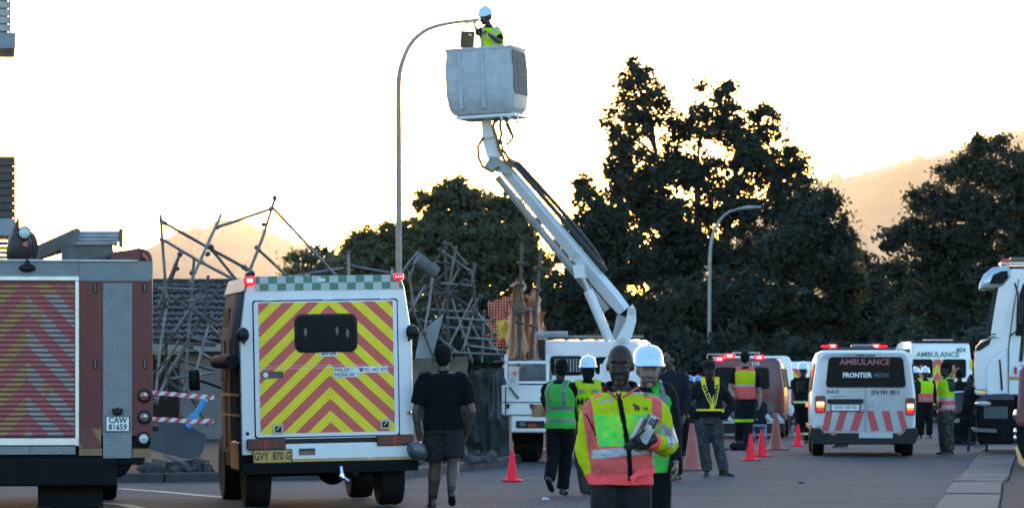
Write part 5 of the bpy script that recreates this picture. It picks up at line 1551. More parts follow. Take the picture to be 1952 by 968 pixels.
    # ---- clothes
    def shirt(s, mat, sleeve=.55, infl=.016, hem=.86, name='shirt', collar=True, wr=.006, z1=1.455, cuff=0, hemf=1.0, armr=0, vox=None):
        J = s.J
        mb = MB()
        s.torso(mb, infl, hem, z1, hemf)
        for sd in 'LR':
            sh, el, wr_ = J['sh' + sd], J['el' + sd], J['wr' + sd]
            inn = sh.lerp(V((0, sh.y, sh.z - .02)), .35)
            if sleeve < 1:
                e = sh.lerp(el, sleeve / .8 if sleeve < .8 else 1)
                s.limb(mb, [inn, sh.lerp(inn, .22), sh.lerp(e, .28), sh.lerp(e, .65), e], [.075 + armr, .066 + armr, .070 + armr, .068 + armr, .066 + armr])
            else: s.limb(mb, [inn, sh.lerp(inn, .2), sh.lerp(el, .16), sh.lerp(el, .5), el, el.lerp(wr_, .35), wr_ - (wr_ - el).normalized() * .01], [.078 + armr, .070 + armr, .074 + armr, .068 + armr, .06 + armr, .056 + armr, .044 + armr * .6])
        if collar: s.limb(mb, [s.cen(1.43), s.cen(1.49)], [.078, .068])
        s.sh_ = remesh(mb, name, mat, s.root, vox or s.vox, 3, wr, 10, s.seed)
        return s.sh_
    def trousers(s, mat, to=1.0, loose=.014, name='trousers', wr=.007, top=1.0):
        J = s.J
        mb = MB()
        s.torso(mb, .012, .80, top)
        for sd in 'LR':
            hi, kn, an = J['hi' + sd], J['kn' + sd], J['an' + sd]
            if to < .6:
                e = hi.lerp(kn, to / .55)
                s.limb(mb, [hi + V((0, 0, .03)), hi.lerp(e, .5), e], [.098 + loose * .5, .092 * s.legr + loose, .086 * s.legr + loose])
            else:
                e = an if to >= 1 else kn.lerp(an, (to - .5) * 2)
                s.limb(mb, [hi + V((0, 0, .03)), hi.lerp(kn, .5), kn, kn.lerp(e, .5), e], [.098 + loose * .5, .084 + loose, .066 + loose, .062 + loose, .056 + loose])
        return remesh(mb, name, mat, s.root, s.vox, 3, wr, 8, s.seed + 3)
    def shoes(s, mat=None, boot=0, only='LR'):
        for sd in only:
            J = s.J
            kn, an = J['kn' + sd], J['an' + sd]
            a = R(J['ft' + sd])
            tilt = J.get('ti' + sd, 0)
            f = V((math.sin(a), -math.cos(a), 0))
            if 'fd' + sd in J: f = V(J['fd' + sd]).normalized()
            u = V((0, 0, 1)) if abs(f.z) < .3 else (V((0, 0, 1)) - f * f.z).normalized()
            sidev = f.cross(u)
            mb = MB()
            base = an - u * .045
            rg = []
            for q, w_, h in ((-.085, .02, .02), (-.075, .034, .045), (-.02, .038, .06), (.05, .04, .048), (.11, .046, .034), (.16, .042, .026), (.19, .02, .012)):
                rg.append([base + f * q + sidev * w_ * math.cos(g_) + u * (max(h * math.sin(g_), -.03) + (h - .045) * .6) for g_ in (2 * math.pi * k / 12 for k in range(12))])
            mb.loft(rg)
            top = an.lerp(kn, .08 + boot)
            s.limb(mb, [base + V((0, 0, .02)), an + V((0, .005, 0)), top], [.046, .048, .05 + boot * .05])
            remesh(mb, 'boot' if boot else 'shoe', mat or SHOE, s.root, s.vox * .8, 2)
    def hair(s, kind='short', mat=HAIR):
        hm = s.headm(); hr = hm.to_3x3()
        mb = MB()
        mb.ell(hm @ V((0, .026, .036)), (.080, .094, .096), 18, 12, hr)
        if kind == 'short': mb.ell(hm @ V((0, .05, -.01)), (.07, .065, .07), 14, 10, hr)
        if kind == 'bun':
            mb.ell(hm @ V((0, .075, .085)), (.052, .052, .045), 14, 10, hr); mb.ell(hm @ V((0, .05, .0)), (.072, .07, .08), 14, 10, hr)
        if kind == 'long':
            mb.ell(hm @ V((0, .05, -.03)), (.08, .07, .11), 14, 10, hr); mb.ell(hm @ V((.01, .085, -.10)), (.055, .05, .06), 12, 8, hr)
        return remesh(mb, 'hair', mat, s.root, max(.006, s.vox * .6), 1, .004, 30, s.seed)
    def helmet(s, mat=HELM, name='hard_hat'):
        hm = s.headm() @ Euler((R(-4), 0, 0)).to_matrix().to_4x4()
        mb = MB()
        n = 24
        prof = [(.122, .030), (.119, .034), (.110, .040), (.109, .062), (.104, .098), (.090, .128), (.066, .150), (.034, .160), (.004, .162)]
        rings = []
        for i, (r_, z) in enumerate(prof):
            rg = []
            for k in range(n):
                a = 2 * math.pi * k / n
                x, y = r_ * .93 * math.cos(a), r_ * 1.1 * math.sin(a) + .012
                if i < 3 and math.sin(a) < 0: y -= .030 * (-math.sin(a)) ** 2
                rg.append(hm @ V((x, y, z - (.012 if i < 2 and math.sin(a) < -.5 else 0))))
            rings.append(rg)
        mb.loft(rings)
        o = mb.build(name, mat, s.root, 60)
        rd = MB()
        rd.tube([hm @ V((0, .012 + 1.1 * .1105 * math.cos(a), .045 + .122 * math.sin(a))) for a in (R(t) for t in range(15, 166, 15))], [.008] + [.016] * 9 + [.008], 8)
        rd.build('ridge', mat, o, 60)
        return o
    def cap(s, mat=CBLACK, peak=True, name='cap'):
        hm = s.headm(); hr = hm.to_3x3()
        mb = MB()
        mb.lathe([(.09, .03), (.094, .05), (.09, .09), (.07, .125), (.03, .137), (.004, .139)], 20, hm @ Matrix.Translation((0, .012, 0)) @ Matrix.Diagonal((.95, 1.1, 1, 1)))
        if peak:
            rg = [[hm @ V((.075 * math.sin(a) * q, -.075 - .065 * q * math.cos(a), .045 - .02 * q + z)) for a in (R(t) for t in range(-80, 81, 20))] for z, q in ((.0, .8), (.0, 1.1), (-.006, 1.1), (-.006, .8))]
            mb.loft(rg, False, False)
        return mb.build(name, mat, s.root, 60)
    def vest(s, mats, fn, cuts, infl=.032, hem=.82, top=1.44, hemf=1.02, name='safety_vest', wr=.006, armr=.0, vox=None, tuck=True):
        J = s.J
        mb = MB()
        s.torso(mb, infl, hem, top, hemf)
        for sd in 'LR':
            sh = J['sh' + sd]
            s.limb(mb, [V((sh.x * .35, sh.y, s.cen(1.43).z)), sh * .9 + V((0, .001, .145))*1.0 if False else V((sh.x * .86, sh.y, sh.z + .012))], [.07, .072 + armr])
        o = remesh(mb, name, mats, s.root, vox or s.vox, 3, wr, 9, s.seed + 5)
        zones(o, cuts, fn, mats)
        s.v = o
        return o
def bandtapes(P_, z, half=.026, mat=None, x=None):
    for zz in z: peel(P_.v, lambda c, n, zz=zz: abs(c.z - zz) < half and abs(n.z) < .8, 'reflective_tape', mat or TAPE)
    for xx in (x or ()): peel(P_.v, lambda c, n, xx=xx: abs(c.x - xx) < half and c.z > (z[0] if z else 1.0) + half, 'reflective_tape', mat or TAPE)
def bcuts(z, half=.026, x=()):
    return zc(*[q for a in z for q in (a - half, a + half)]) + xc(*[q for a in x for q in (a - half, a + half)])
px = lambda *a: ('px', *a)
# ---- man in black polo shirt and shorts, walking away with a helmet in his hand
p = Person('man in black polo shirt and shorts walking away beside the four wheel drive ambulance', 845, 44.64, 180, 1.83, .011, SKIN_B, broad=1.2, belly=.02, hs=1.16, legr=1.25,
    elL=px(792, 786, -.03), wrL=px(799, 836, .03), elR=px(900, 785, -.05), wrR=px(890, 826, .08), knL=px(830, 888, .06), knR=px(864, 882, -.02), anL=px(824, 953, .16), anR=px(862, 938, -.24), hiL=px(829, 815), hiR=px(862, 815), cuL=.9, fdR=(0, -.9, -.42))
p.body(); p.hair(); p.shirt(CBLACK, .60, .02, .84, armr=.012); p.trousers(CGREY, .47, .022, 'shorts'); p.shoes(SHOE, .12)
helm = thing('hard_hat', 'grey hard hat hanging from the hand of the man in black polo shirt', 'helmet', P(796, 858, 44.55), R(20), rx=R(70), ry=R(-50))
helm.scale = (.86,) * 3
hm_ = M('grey_helmet', (.075, .082, .09), .4, 0, .1, 10, .3, coat=.3)
hb = MB(); hb.lathe([(.14, -.02), (.137, -.012), (.122, 0), (.118, .05), (.098, .10), (.06, .13), (.004, .14)], 22, Matrix.Diagonal((.92, 1.08, 1, 1))); hb.build('shell', hm_, helm, 60)
hb = MB(); hb.tube([(-.1, -.03, .01), (-.03, -.05, -.03), (.05, -.05, -.03), (.1, -.03, .01)], .006, 6); hb.build('chin_strap', BLACKP, helm)
# ---- woman in a green vest
p = Person('woman with hair bun in green vest and black trousers seen from behind near the flatbed', 1068, 49.3, 152, 1.69, .011, SKIN_D, broad=1.0, yaw=50, pit=4,
    elR=px(1092, 765, .02), wrR=px(1100, 800, .16), elL=px(1035, 760, .12), wrL=px(1052, 798, .25), knL=px(1055, 868, -.02), anL=px(1047, 912, -.20), knR=px(1078, 872, .05), anR=px(1073, 931, .05), fdL=(.1, -.75, -.6), ftR=12)
p.body(); p.hair('bun'); p.shirt(CBLACK, .45, .012, .88); p.trousers(CBLACK, 1, .022); p.shoes()
xs = (-.115, .115)
p.vest([GREENF], lambda c, n: 0, bcuts((1.13, .965), .021, xs), .034, .86)
bandtapes(p, (1.13, .965), .021, M('grey_reflective_tape', (.14, .15, .15), .4, .2, .15, 30), xs)
# ---- person with ME on the back, white helmet
p = Person('person in white helmet and lime vest lettered ME seen from behind', 1121, 49.7, 180, 1.70, .011, SKIN_D, broad=1.06, elR=px(1150, 775, -.05), elL=px(1092, 772, -.06), wrL=px(1097, 815, -.18), wrR=px(1148, 820, -.15), anL=px(1117, 938), anR=px(1130, 934))
p.body(); p.hair('long'); p.helmet(); p.shirt(CBLACK, .5, .012, .88); p.trousers(CKHAKI, 1, .02); p.shoes()
p.vest([LIME, YELLOWF, PINKF], lambda c, n: 2 if (c.z < 1.06 or abs(c.x) > .165) else (0 if c.z < 1.30 else 1), zc(1.06, 1.30, .965, 1.03) + xc(-.165, .165), .036, .86)
peel(p.v, lambda c, n: .965 < c.z < 1.03, 'reflective_tape', TAPE)
for x in (.09, -.09): MB().box((x, .165, 1.345), (.09, .006, .035), .002, (R(-18), 0, 0)).build('reflective_patch', TAPE, p.v)
p.v['label'] = 'lime vest with pink shoulders, lettered ME across the back'
lettering('M', .135, INK, p.v, (.105, .178, 1.20), (R(90), 0, R(180)), bold=.01, ext=.004)
lettering('E', .135, INK, p.v, (.005, .180, 1.20), (R(90), 0, R(180)), bold=.01, ext=.004)
# ---- man in dark uniform behind the second helmet
p = Person('man in dark padded uniform jacket turned left behind the man in white helmet', 1277, 56, -35, 1.85, .013, SKIN_B, broad=1.1, yaw=-20, pit=-2)
p.body(True); p.hair(); p.shirt(M('dark_blue_jacket', (.013, .016, .023), .8, 0, .4, 12, bump=.5, bscale=40, spec=.1), 1, .03, .82, 'jacket'); p.trousers(CBLACK, 1, .02); p.shoes()
# ---- the man in the white hard hat
p = Person('young man in white hard hat and green vest behind the bald man', 1227, 28.6, 0, 1.735, .0075, SKIN_L, broad=.95, yaw=4, pit=2, hs=1.12, hed=px(1236, 704, -.01), nek=px(1233, 745, .02))
p.body(True); p.hair(); p.helmet(); p.shirt(CDARK, 1, .018, .84); p.trousers(CBLACK, 1, .03); p.shoes()
hm2 = p.headm()
st = MB(); st.ell(hm2 @ V((0, -.046, -.078)), (.055, .052, .036), 16, 10); st.ell(hm2 @ V((0, -.088, -.056)), (.028, .012, .006), 12, 6); st.build('stubble', M('stubble', (.075, .05, .042), .8, 0, .4, 80), p.b)
p.vest([GREENF], lambda c, n: 0, bcuts((1.10, .95), .025, (-.14, .14)), .036, .80)
bandtapes(p, (1.10, .95), .025, M('grey_reflective_tape', (.14, .15, .15), .4, .2, .15, 30), (-.14, .14))
# ---- bald man in front, hi-vis jacket
d4 = 25.9
p = Person('bald man in yellow and pink work jacket standing in front with boxes under his arm', 1184, d4, 0, 1.705, .007, SKIN_D, hs=1.17, broad=1.07, belly=.025, yaw=-6, pit=2, hed=px(1182, 696, -.02), nek=px(1184, 742, .0),
    shL=px(1248, 778, .0), elL=px(1273, 850, .0), wrL=px(1237, 838, -.20), shR=px(1133, 780, .0), elR=px(1117, 856, .03), wrR=px(1137, 922, -.03), thL=(-.2, .1, .9), cuL=1.0, hdL=(-.75, -.25, -.2), cuR=.7, hdR=(.5, .5, -.8))
p.body(True)
jk = p.shirt(YELLOWF, 1, .042, .80, 'work_jacket', False, .010, 1.44, 0, 1.0, .018, .007)
J = p.J
def armside(c):
    """1 on the left sleeve, -1 on the right sleeve, 0 on the trunk"""
    for sd, m in (('L', 1), ('R', -1)):
        for a, b_ in ((J['sh' + sd], J['el' + sd]), (J['el' + sd], J['wr' + sd])):
            ab = b_ - a
            t = max(0, min(1, (c - a).dot(ab) / ab.dot(ab)))
            if (c - (a + ab * t)).length < .088 and abs(c.x) > .175: return m
    return 0
def LZ(py): return p.loc(1184, py)[2]
zh, zp_, zg = LZ(903), LZ(849), LZ(789)
def jzone(c, n):
    m = armside(c)
    x = c.x
    if m > 0 and near_seg(c, J['elL'], J['wrL']) < .085:
        return 3 if (c - J['wrL']).length < .078 else 0
    if x < -.1 and (c - J['wrR']).length < .098: return 3
    if n.z > .72 and .13 < abs(x) < .27 and c.z > J['shL'].z + .03: return 3
    if x > 0:
        if c.z > LZ(806) and .205 < x < .272: return 2
        if x >= .24: return 0
    else:
        hi = -.205 + (LZ(760) - c.z) * .15
        if hi - .072 < x < hi and c.z > LZ(900): return 2
        if x <= hi - .07: return 0
    if c.z < zh: return 3
    if c.z < zp_: return 2
    if c.z < zg: return 1
    return 0
def near_seg(c, a, b_):
    ab = b_ - a
    t = max(0, min(1, (c - a).dot(ab) / ab.dot(ab)))
    return (c - (a + ab * t)).length
def pgreen(t, x, y, z):
    v = coords(t)
    return mixc(t, ramp(t, nz(t, v, 9, 5), .42, .6), (.36, .72, .02), (.06, .66, .08))
GPATCH = pattern('lime_green_panel', pgreen, .75, .1, 12, 0, bump=.25)
zones(jk, [((0, 0, z), (0, 0, 1)) for z in (zh, zp_, zg)] + xc(.205, .272), jzone, [YELLOWF, GPATCH, PINKF, REDF])
# silver band across the belly, shoulder patches, sleeve bands
b0_, b1_ = LZ(868), LZ(851)
zones_cut = [((0, 0, b0_), (-.10, 0, 1)), ((0, 0, b1_), (-.10, 0, 1))]
bm = bmesh.new(); bm.from_mesh(jk.data)
for co, no in zones_cut: bmesh.ops.bisect_plane(bm, geom=bm.verts[:] + bm.edges[:] + bm.faces[:], dist=.0004, plane_co=co, plane_no=no)
bm.to_mesh(jk.data); bm.free()
peel(jk, lambda c, n: b0_ < c.z - .10 * c.x < b1_ and armside(c) == 0 and abs(c.x) < .22 and n.y < .3, 'reflective_tape', TAPE)
def near(c, a, b_, r_): 
    ab = b_ - a; t = (c - a).dot(ab) / ab.dot(ab)
    return 0 < t < 1 and (c - (a + ab * t)).length < r_
eL, wL, sL, eR, wR = J['elL'], J['wrL'], J['shL'], J['elR'], J['wrR']
peel(jk, lambda c, n: near(c, eL.lerp(wL, .22), eL.lerp(wL, .52), .13) and armside(c) == 1 and n.z > -.2 and n.y < .4, 'reflective_tape', TAPE)
peel(jk, lambda c, n: near(c, sL.lerp(eL, .42), sL.lerp(eL, .98), .12) and armside(c) == 1 and n.x > .15 and n.y < .0, 'reflective_tape', TAPE)
def front_y(x, z, extra=.004):
    dep = bpy.context.evaluated_depsgraph_get()
    ok, lo, no, _ = jk.ray_cast(V((x, -1, z)), V((0, 1, 0)))
    return lo.y - extra if ok else -.2
for pts, rr in (([p.loc(1140, 768), p.loc(1172, 757)], .010), ([p.loc(1204, 750), p.loc(1237, 752)], .010)):
    m = MB()
    a, b_ = V(pts[0]), V(pts[1])
    qs = [a.lerp(b_, t / 5) for t in range(6)]
    for q in qs: q.y = front_y(q.x, q.z, .003)
    m.loft([[q + V((0, 0, rr)), q + V((0, .01, rr)), q + V((0, .01, -rr)), q + V((0, 0, -rr))] for q in qs]); m.build('reflective_patch', TAPE, jk)
# zip, collar, piping, flap
zp = MB(); q = []
for pxx, pyy in ((1178, 748), (1182, 772), (1187, 800), (1192, 830), (1197, 860), (1199, 890), (1201, 914)):
    v_ = V(p.loc(pxx, pyy)); v_.y = front_y(v_.x, v_.z, .004); q.append(v_)
zp.loft([[a + V((-.017, 0, 0)), a + V((0, -.006, 0)), a + V((.017, 0, 0)), a + V((.012, .01, 0)), a + V((-.012, .01, 0))] for a in q]); zp.build('zip', CBLACK, jk)
MB().box(q[0] + V((0, -.012, .0)), (.008, .004, .03), .002).build('zip_pull', CHROME, jk)
cl = MB()
nk = J['nek']
rings = []
for z, rx, ry, dz in ((-.055, .15, .10, .0), (.0, .130, .105, .012), (.055, .108, .100, .022), (.053, .100, .092, .022), (-.05, .09, .08, 0)):
    rings.append([nk + V((rx * math.cos(a), ry * math.sin(a) - .005, z - .012 + dz * math.sin(a) - .045 * max(0, -math.sin(a)) ** 3)) for a in (2 * math.pi * k / 24 for k in range(24))])
cl.loft(rings, False); cl.build('collar', CBLACK, jk, 60)
for sd, m in (('L', 1), ('R', -1)):
    pp = MB(); ss, ee = J['sh' + sd], J['el' + sd]
    pts = [p.loc(1261, 749), p.loc(1252, 757), p.loc(1247, 770), p.loc(1245, 786)] if m > 0 else [p.loc(1109, 778), p.loc(1117, 790), p.loc(1127, 808), p.loc(1136, 830)]
    qq = []
    for a in pts:
        v_ = V(a); v_.y = front_y(v_.x, v_.z, -.001); qq.append(v_)
    if all(abs(v_.y + .2) > 1e-6 for v_ in qq): pp.tube(qq, .006, 6); pp.build('piping', CBLACK, jk)
# pink lapel edges below the collar
for pts in ([(1157, 745), (1176, 758)], [(1186, 756), (1214, 738)]):
    m = MB(); qq = []
    for a in pts:
        v_ = V(p.loc(*a)); v_.y = front_y(v_.x, v_.z, .003); qq.append(v_)
    m.tube([qq[0], qq[0].lerp(qq[1], .5) - V((0, .004, 0)), qq[1]], [.007, .010, .008], 8, True); m.build('lapel_edge', PINKF, jk)
# zip flap hanging at the hem
m = MB(); fl = [V(p.loc(*a)) for a in ((1204, 916), (1198, 908), (1216, 893), (1247, 891), (1247, 900), (1214, 906))]
y0 = min(front_y(v_.x, max(v_.z, .84), .012) for v_ in fl)
m.prism([V((v_.x, y0, v_.z)) for v_ in fl[::-1]], (0, .016, 0)); m.build('hem_flap', REDF, jk)
# printed bear badge and lettering on the chest
bz = V(p.loc(1212, 775))
b_ = MB(); yy = front_y(bz.x, bz.z, .004)
for x, z, rx, rz_ in ((0, .0, .020, .016), (-.016, .014, .011, .011), (.014, -.012, .009, .013), (-.012, -.014, .008, .012)): b_.ell((bz.x + x, yy, bz.z + z), (rx, .003, rz_), 12, 6)
b_.build('chest_emblem', M('maroon_print', (.06, .015, .025), .6), jk)
lettering('BEAR', .03, INK, jk, (bz.x + .055, front_y(bz.x + .055, bz.z - .012, .004), bz.z - .012), sx=.7, bold=.03)
p.trousers(CGREY, 1, .03); p.shoes()
# black work gloves over both hands: palm, four unequal fingers and a thumb each
for sd in 'LR':
    gm = MB()
    w_, dv, tv, nv = p.handf(sd)
    rg = []
    for q_, a, b2_ in ((-.045, .036, .034), (-.01, .034, .030), (.03, .043, .025), (.06, .050, .023), (.092, .048, .020)):
        rg.append([w_ + dv * q_ + tv * a * math.cos(h) + nv * b2_ * math.sin(h) for h in (2 * math.pi * k / 14 for k in range(14))])
    gm.loft(rg)
    p.fingers(gm, sd, .0105, 9, .002)
    remesh(gm, 'work_glove', M('black_glove', (.012, .012, .014), .5, 0, .3, 30, bump=.3), p.root, .0035, 1)
w_, dv, tv, nv = p.handf('L')
def world(v_): return p.root.location + (V(v_) * p.k)
hand = world(w_ + dv * .085 + nv * .04)
rdo = thing('radio', 'black handheld radio in the gloved hand of the bald man', 'radio', P(1206, 845, d4 - .34), R(-10), ry=R(50))
m = MB(); m.box((0, 0, 0), (.058, .036, .12), .008, None, 2); m.build('case', BLACKP, rdo)
m = MB(); m.tube([(-.018, 0, .055), (-.018, 0, .12)], [.008, .006], 8); m.build('antenna', BLACKP, rdo)
m = MB(); m.b2(-.02, .02, -.0205, -.017, .01, .04, .002); m.build('screen', GLASSD, rdo)
# two small cartons clamped under his left arm
tan, wht = M('tan_carton', (.20, .13, .09), .6, 0, .15, 15), M('white_carton', (.50, .50, .50), .55, 0, .15, 15)
for i, (pa, pb) in enumerate((((1208, 836), (1228, 797)), ((1222, 840), (1246, 793)))):
    ca, cb = P(*pa, d4 - .30 + .02 * i), P(*pb, d4 - .24 + .02 * i)
    c0 = ca.lerp(cb, .5)
    ax = cb - ca
    ang_ = math.atan2(ax.x, ax.z)
    bx = thing('carton', ('slim carton with grey side and dark print, inner of two under the arm', 'printed white carton with screen picture, outer of two under the arm')[i], 'box', c0, 0, 'cartons under the bald man\'s arm', ry=ang_)
    W_ = .055 if i == 0 else .085
    m = MB(); m.box((0, 0, 0), (W_, .09, ax.length), .003); m.build('carton_body', wht if i else tan, bx)
    m = MB(); m.b2(-W_ / 2 - .001, -W_ / 2 + .022, -.0465, -.044, -ax.length / 2 + .004, ax.length / 2 - .004); m.build('tan_strip', tan if i else wht, bx)
    m = MB(); m.b2(W_ / 2 - .024, W_ / 2 - .002, -.0465, -.044, ax.length / 2 - .08, ax.length / 2 - .005); m.build('black_print', INK, bx)
    if i:
        m = MB(); m.b2(-.012, .03, -.048, -.046, .03, .075, .002); m = m.build('picture_frame', INK, bx)
        MB().b2(-.005, .023, -.0495, -.0475, .04, .066).build('picture', M('dim_grey', (.10, .10, .10), .4), m)
        m = MB()
        for k in range(4): m.b2(-.015, .035, -.048, -.046, -.01 - k * .018, -.004 - k * .018)
        m.build('print_lines', M('grey_print', (.16, .17, .18), .5), bx)
        lettering('X', .03, INK, bx, (-.02, -.0475, -.075))
# ---- police officer
p = Person('police officer in yellow harness lettered POLICE, hands on hips, dark camouflage trousers', 1352, 58.6, 4, 1.70, .012, SKIN_D, broad=1.16,
    shR=px(1328, 738, .0), shL=px(1374, 738, .0), elR=px(1306, 768, .05), wrR=px(1326, 797, -.02), elL=px(1397, 770, .05), wrL=px(1380, 797, -.02), hdR=(.8, .1, -.5), hdL=(-.8, .1, -.5), anR=px(1348, 896, 0), anL=px(1380, 897, -.02), knR=px(1342, 848, -.02), knL=px(1369, 848, -.03), hiR=px(1338, 800), hiL=px(1364, 800), ftR=-14, ftL=50, pit=6)
p.body(True); p.hair(); p.cap(CDARK); p.shirt(M('dark_uniform', (.011, .012, .015), .85, 0, .4, 12, bump=.5, bscale=40, spec=.1), 1, .026, .90, 'jacket', armr=.008); p.trousers(CAMO, 1, .028); p.shoes(SHOE, .30)
harn = M('yellow_webbing', (.78, .62, .02), .6, 0, .1, 12)
o = p.sh_
bl = MB()
def fy(x, z, e=.004):
    ok, lo, no, _ = o.ray_cast(V((x, -1, z)), V((0, 1, 0)))
    return lo.y - e if ok else -.12
HZ = [p.loc(1337, 718), p.loc(1341, 738), p.loc(1349, 758), p.loc(1357, 773)], [p.loc(1365, 718), p.loc(1365, 738), p.loc(1361, 758), p.loc(1358, 773)]
for side_ in HZ:
    m = MB(); a, b_ = V(side_[0]), V(side_[3])
    qs = [V(side_[0]), V(side_[1]), V(side_[2]), V(side_[3])]
    rg = []
    for q in qs:
        q.y = fy(q.x, q.z)
        rg.append([q + V((-.034, .004, 0)), q + V((-.034, -.004, 0)), q + V((.034, -.004, 0)), q + V((.034, .004, 0))])
    m.loft(rg); st_ = m.build('harness_strap', CBLACK, o)
    for e in (-.029, .029):
        m = MB(); m.loft([[q + V((e - .007, -.002, 0)), q + V((e - .007, -.008, 0)), q + V((e + .007, -.008, 0)), q + V((e + .007, -.002, 0))] for q in qs]); m.build('strap_edge', harn if e * (1 if side_ is HZ[1] else -1) > -1 else harn, st_)
    m = MB(); q0, q1 = qs[0], qs[0].lerp(qs[1], .75); m.loft([[q + V((-.035, -.001, 0)), q + V((-.035, -.009, 0)), q + V((.035, -.009, 0)), q + V((.035, -.001, 0))] for q in (q0, q1)]); m.build('strap_pad', harn, st_)
    seq = 'POLICE' if side_ is HZ[0] else 'POLICE'
    for i, chh in enumerate(seq):
        t = .34 + i * .105
        f_ = t * 3; k_ = min(2, int(f_)); q = qs[k_].lerp(qs[k_ + 1], f_ - k_)
        lettering(chh, .048, PLATEW if False else M('pale_yellow_print', (.6, .55, .2), .6), st_, q + V((0, -.0075, 0)), (R(90), 0, 0), bold=.02)
m = MB(); zb = p.loc(1340, 782)[2]
qs = [V((x, 0, zb)) for x in np.linspace(p.loc(1327, 782)[0], p.loc(1379, 782)[0], 9)]
for q in qs: q.y = fy(q.x, q.z, .004)
m.loft([[q + V((0, .006, .026)), q + V((0, -.004, .026)), q + V((0, -.004, -.026)), q + V((0, .006, -.026))] for q in qs]); m.build('harness_belt', harn, o)
m = MB(); q = V(p.loc(1357, 776)); m.prism([V((q.x - .03, fy(q.x, q.z, .012), q.z + .05)), V((q.x - .055, fy(q.x, q.z, .012), q.z - .06)), V((q.x + .03, fy(q.x, q.z, .012), q.z - .06)), V((q.x + .012, fy(q.x, q.z, .012), q.z + .05))][::1], (0, .01, 0)); m.build('harness_tab', harn, o)
m = MB(); p.torso(m, .045, .955, 1.0); m.build('duty_belt', CBLACK, p.root)
for x in (-.17, .17): MB().box((x * 1.12, -.08, .93), (.07, .06, .12), .015).build('pouch', CBLACK, p.root)
# ---- tall man in yellow and pink vest walking to the red van
p = Person('tall man in yellow and pink vest walking toward the red ambulance', 1420, 79, 180, 1.98, .014, SKIN_L, broad=1.06, elL=px(1392, 742, -.08), wrL=px(1398, 752, -.32), elR=px(1448, 752, -.05), wrR=px(1446, 770, -.28), knL=px(1410, 806, -.12), anL=px(1409, 838, .06), knR=px(1425, 808, -.05), anR=px(1424, 850, -.2), fdL=(0, -.85, -.5))
p.body(); p.hair(); p.shirt(CBLACK, .55, .014, .86); tr = p.trousers(CDARK, 1, .028); p.shoes(SHOE, .15)
p.vest([YELLOWF, PINKF], lambda c, n: 1 if (c.z < 1.155 or c.z > 1.405 or abs(c.x) > .175) else 0, zc(1.155, 1.405, 1.125, 1.165) + xc(-.175, .175), .034, .90)
peel(p.v, lambda c, n: 1.125 < c.z < 1.165, 'reflective_tape', TAPE)
peel(tr, lambda c, n: .50 < c.z < .545, 'knee_band', LIME)
# ---- firefighter in white helmet
p = Person('firefighter in dark kit and white helmet beside the left flank of the ambulance van', 1531, 86, 150, 1.74, .015, SKIN_D, broad=1.1, elL=px(1517, 748, .0), wrL=px(1524, 768, .2), elR=px(1546, 748, .1), wrR=px(1548, 770, .25))
p.body(); p.helmet(); jk2 = p.shirt(CBLACK, 1, .035, .78, 'fire_coat'); tr = p.trousers(CBLACK, 1, .03); p.shoes(SHOE, .3)
peel(jk2, lambda c, n: .90 < c.z < .95 and abs(c.x) < .24, 'reflective_tape', M('lime_tape', (.5, .6, .3), .5))
peel(tr, lambda c, n: .20 < c.z < .25, 'reflective_tape', M('lime_tape', (.5, .6, .3), .5))
# ---- men by ambulance 404
for (ppx, dd, lab, rz_, hm_on) in ((1764, 94, 'man in white helmet and lime vest facing us before the doors of ambulance 404', 5, True), (1745, 97, 'person in yellow vest at the edge of the ambulance van, behind the helmeted man', 30, True)):
    p = Person(lab, ppx, dd, rz_, 1.66, .016, SKIN_D, broad=1.05)
    p.body(True); (p.helmet() if hm_on else p.hair()); p.shirt(CBLACK, 1, .015, .88); p.trousers(CBLACK, 1, .026); p.shoes()
    p.vest([LIME, PINKF], lambda c, n: 1 if (c.z < 1.13 or abs(c.x) > .2) else 0, zc(1.13, .95, 1.0), .034, .90)
    peel(p.v, lambda c, n: .955 < c.z < .995, 'reflective_tape', M('grey_reflective_tape', (.14, .15, .15), .4, .2, .15, 30))
p = Person('man in black cap, lime and pink vest and camouflage trousers right of the ambulance van', 1804, 74.3, -72, 1.73, .0135, SKIN_D, broad=1.08, yaw=4, pit=-2, elL=px(1812, 745, -.15), wrL=px(1796, 768, -.12), elR=px(1806, 745, .2), wrR=px(1794, 766, .15))
p.body(True); p.hair(); p.cap(CBLACK); p.shirt(CAMO, .95, .02, .86, armr=.008); p.trousers(CAMO2, 1, .045); p.shoes(SHOE, .15)
p.vest([LIME, PINKF, TAPE], lambda c, n: 0 if c.z > 1.10 else (1 if (c.z < .88 or .945 < c.z < 1.035) else 2), zc(1.10, 1.035, .945, .88), .034, .82)
for (ppx, dd, H_, rz_, lab) in ((1829, 86, 1.63, 160, 'person in dark clothes with bare head standing behind the black pickup, left one'), (1851, 85, 1.50, -60, 'shorter person in dark clothes standing close to the white truck')):
    p = Person(lab, ppx, dd, rz_, H_, .016, SKIN_D, broad=1.12)
    p.body(); p.hair(); p.shirt(CBLACK, 1, .03, .84, 'jacket'); p.trousers(CBLACK, 1, .02); p.shoes()
p = Person('person hidden by the ambulance van except for dark shoes below it', 1604, 81.5, -60, 1.62, .016, SKIN_D)
p.body(); p.hair(); p.shirt(CBLACK, 1, .02, .86); p.trousers(CBLACK, 1, .02); p.shoes()
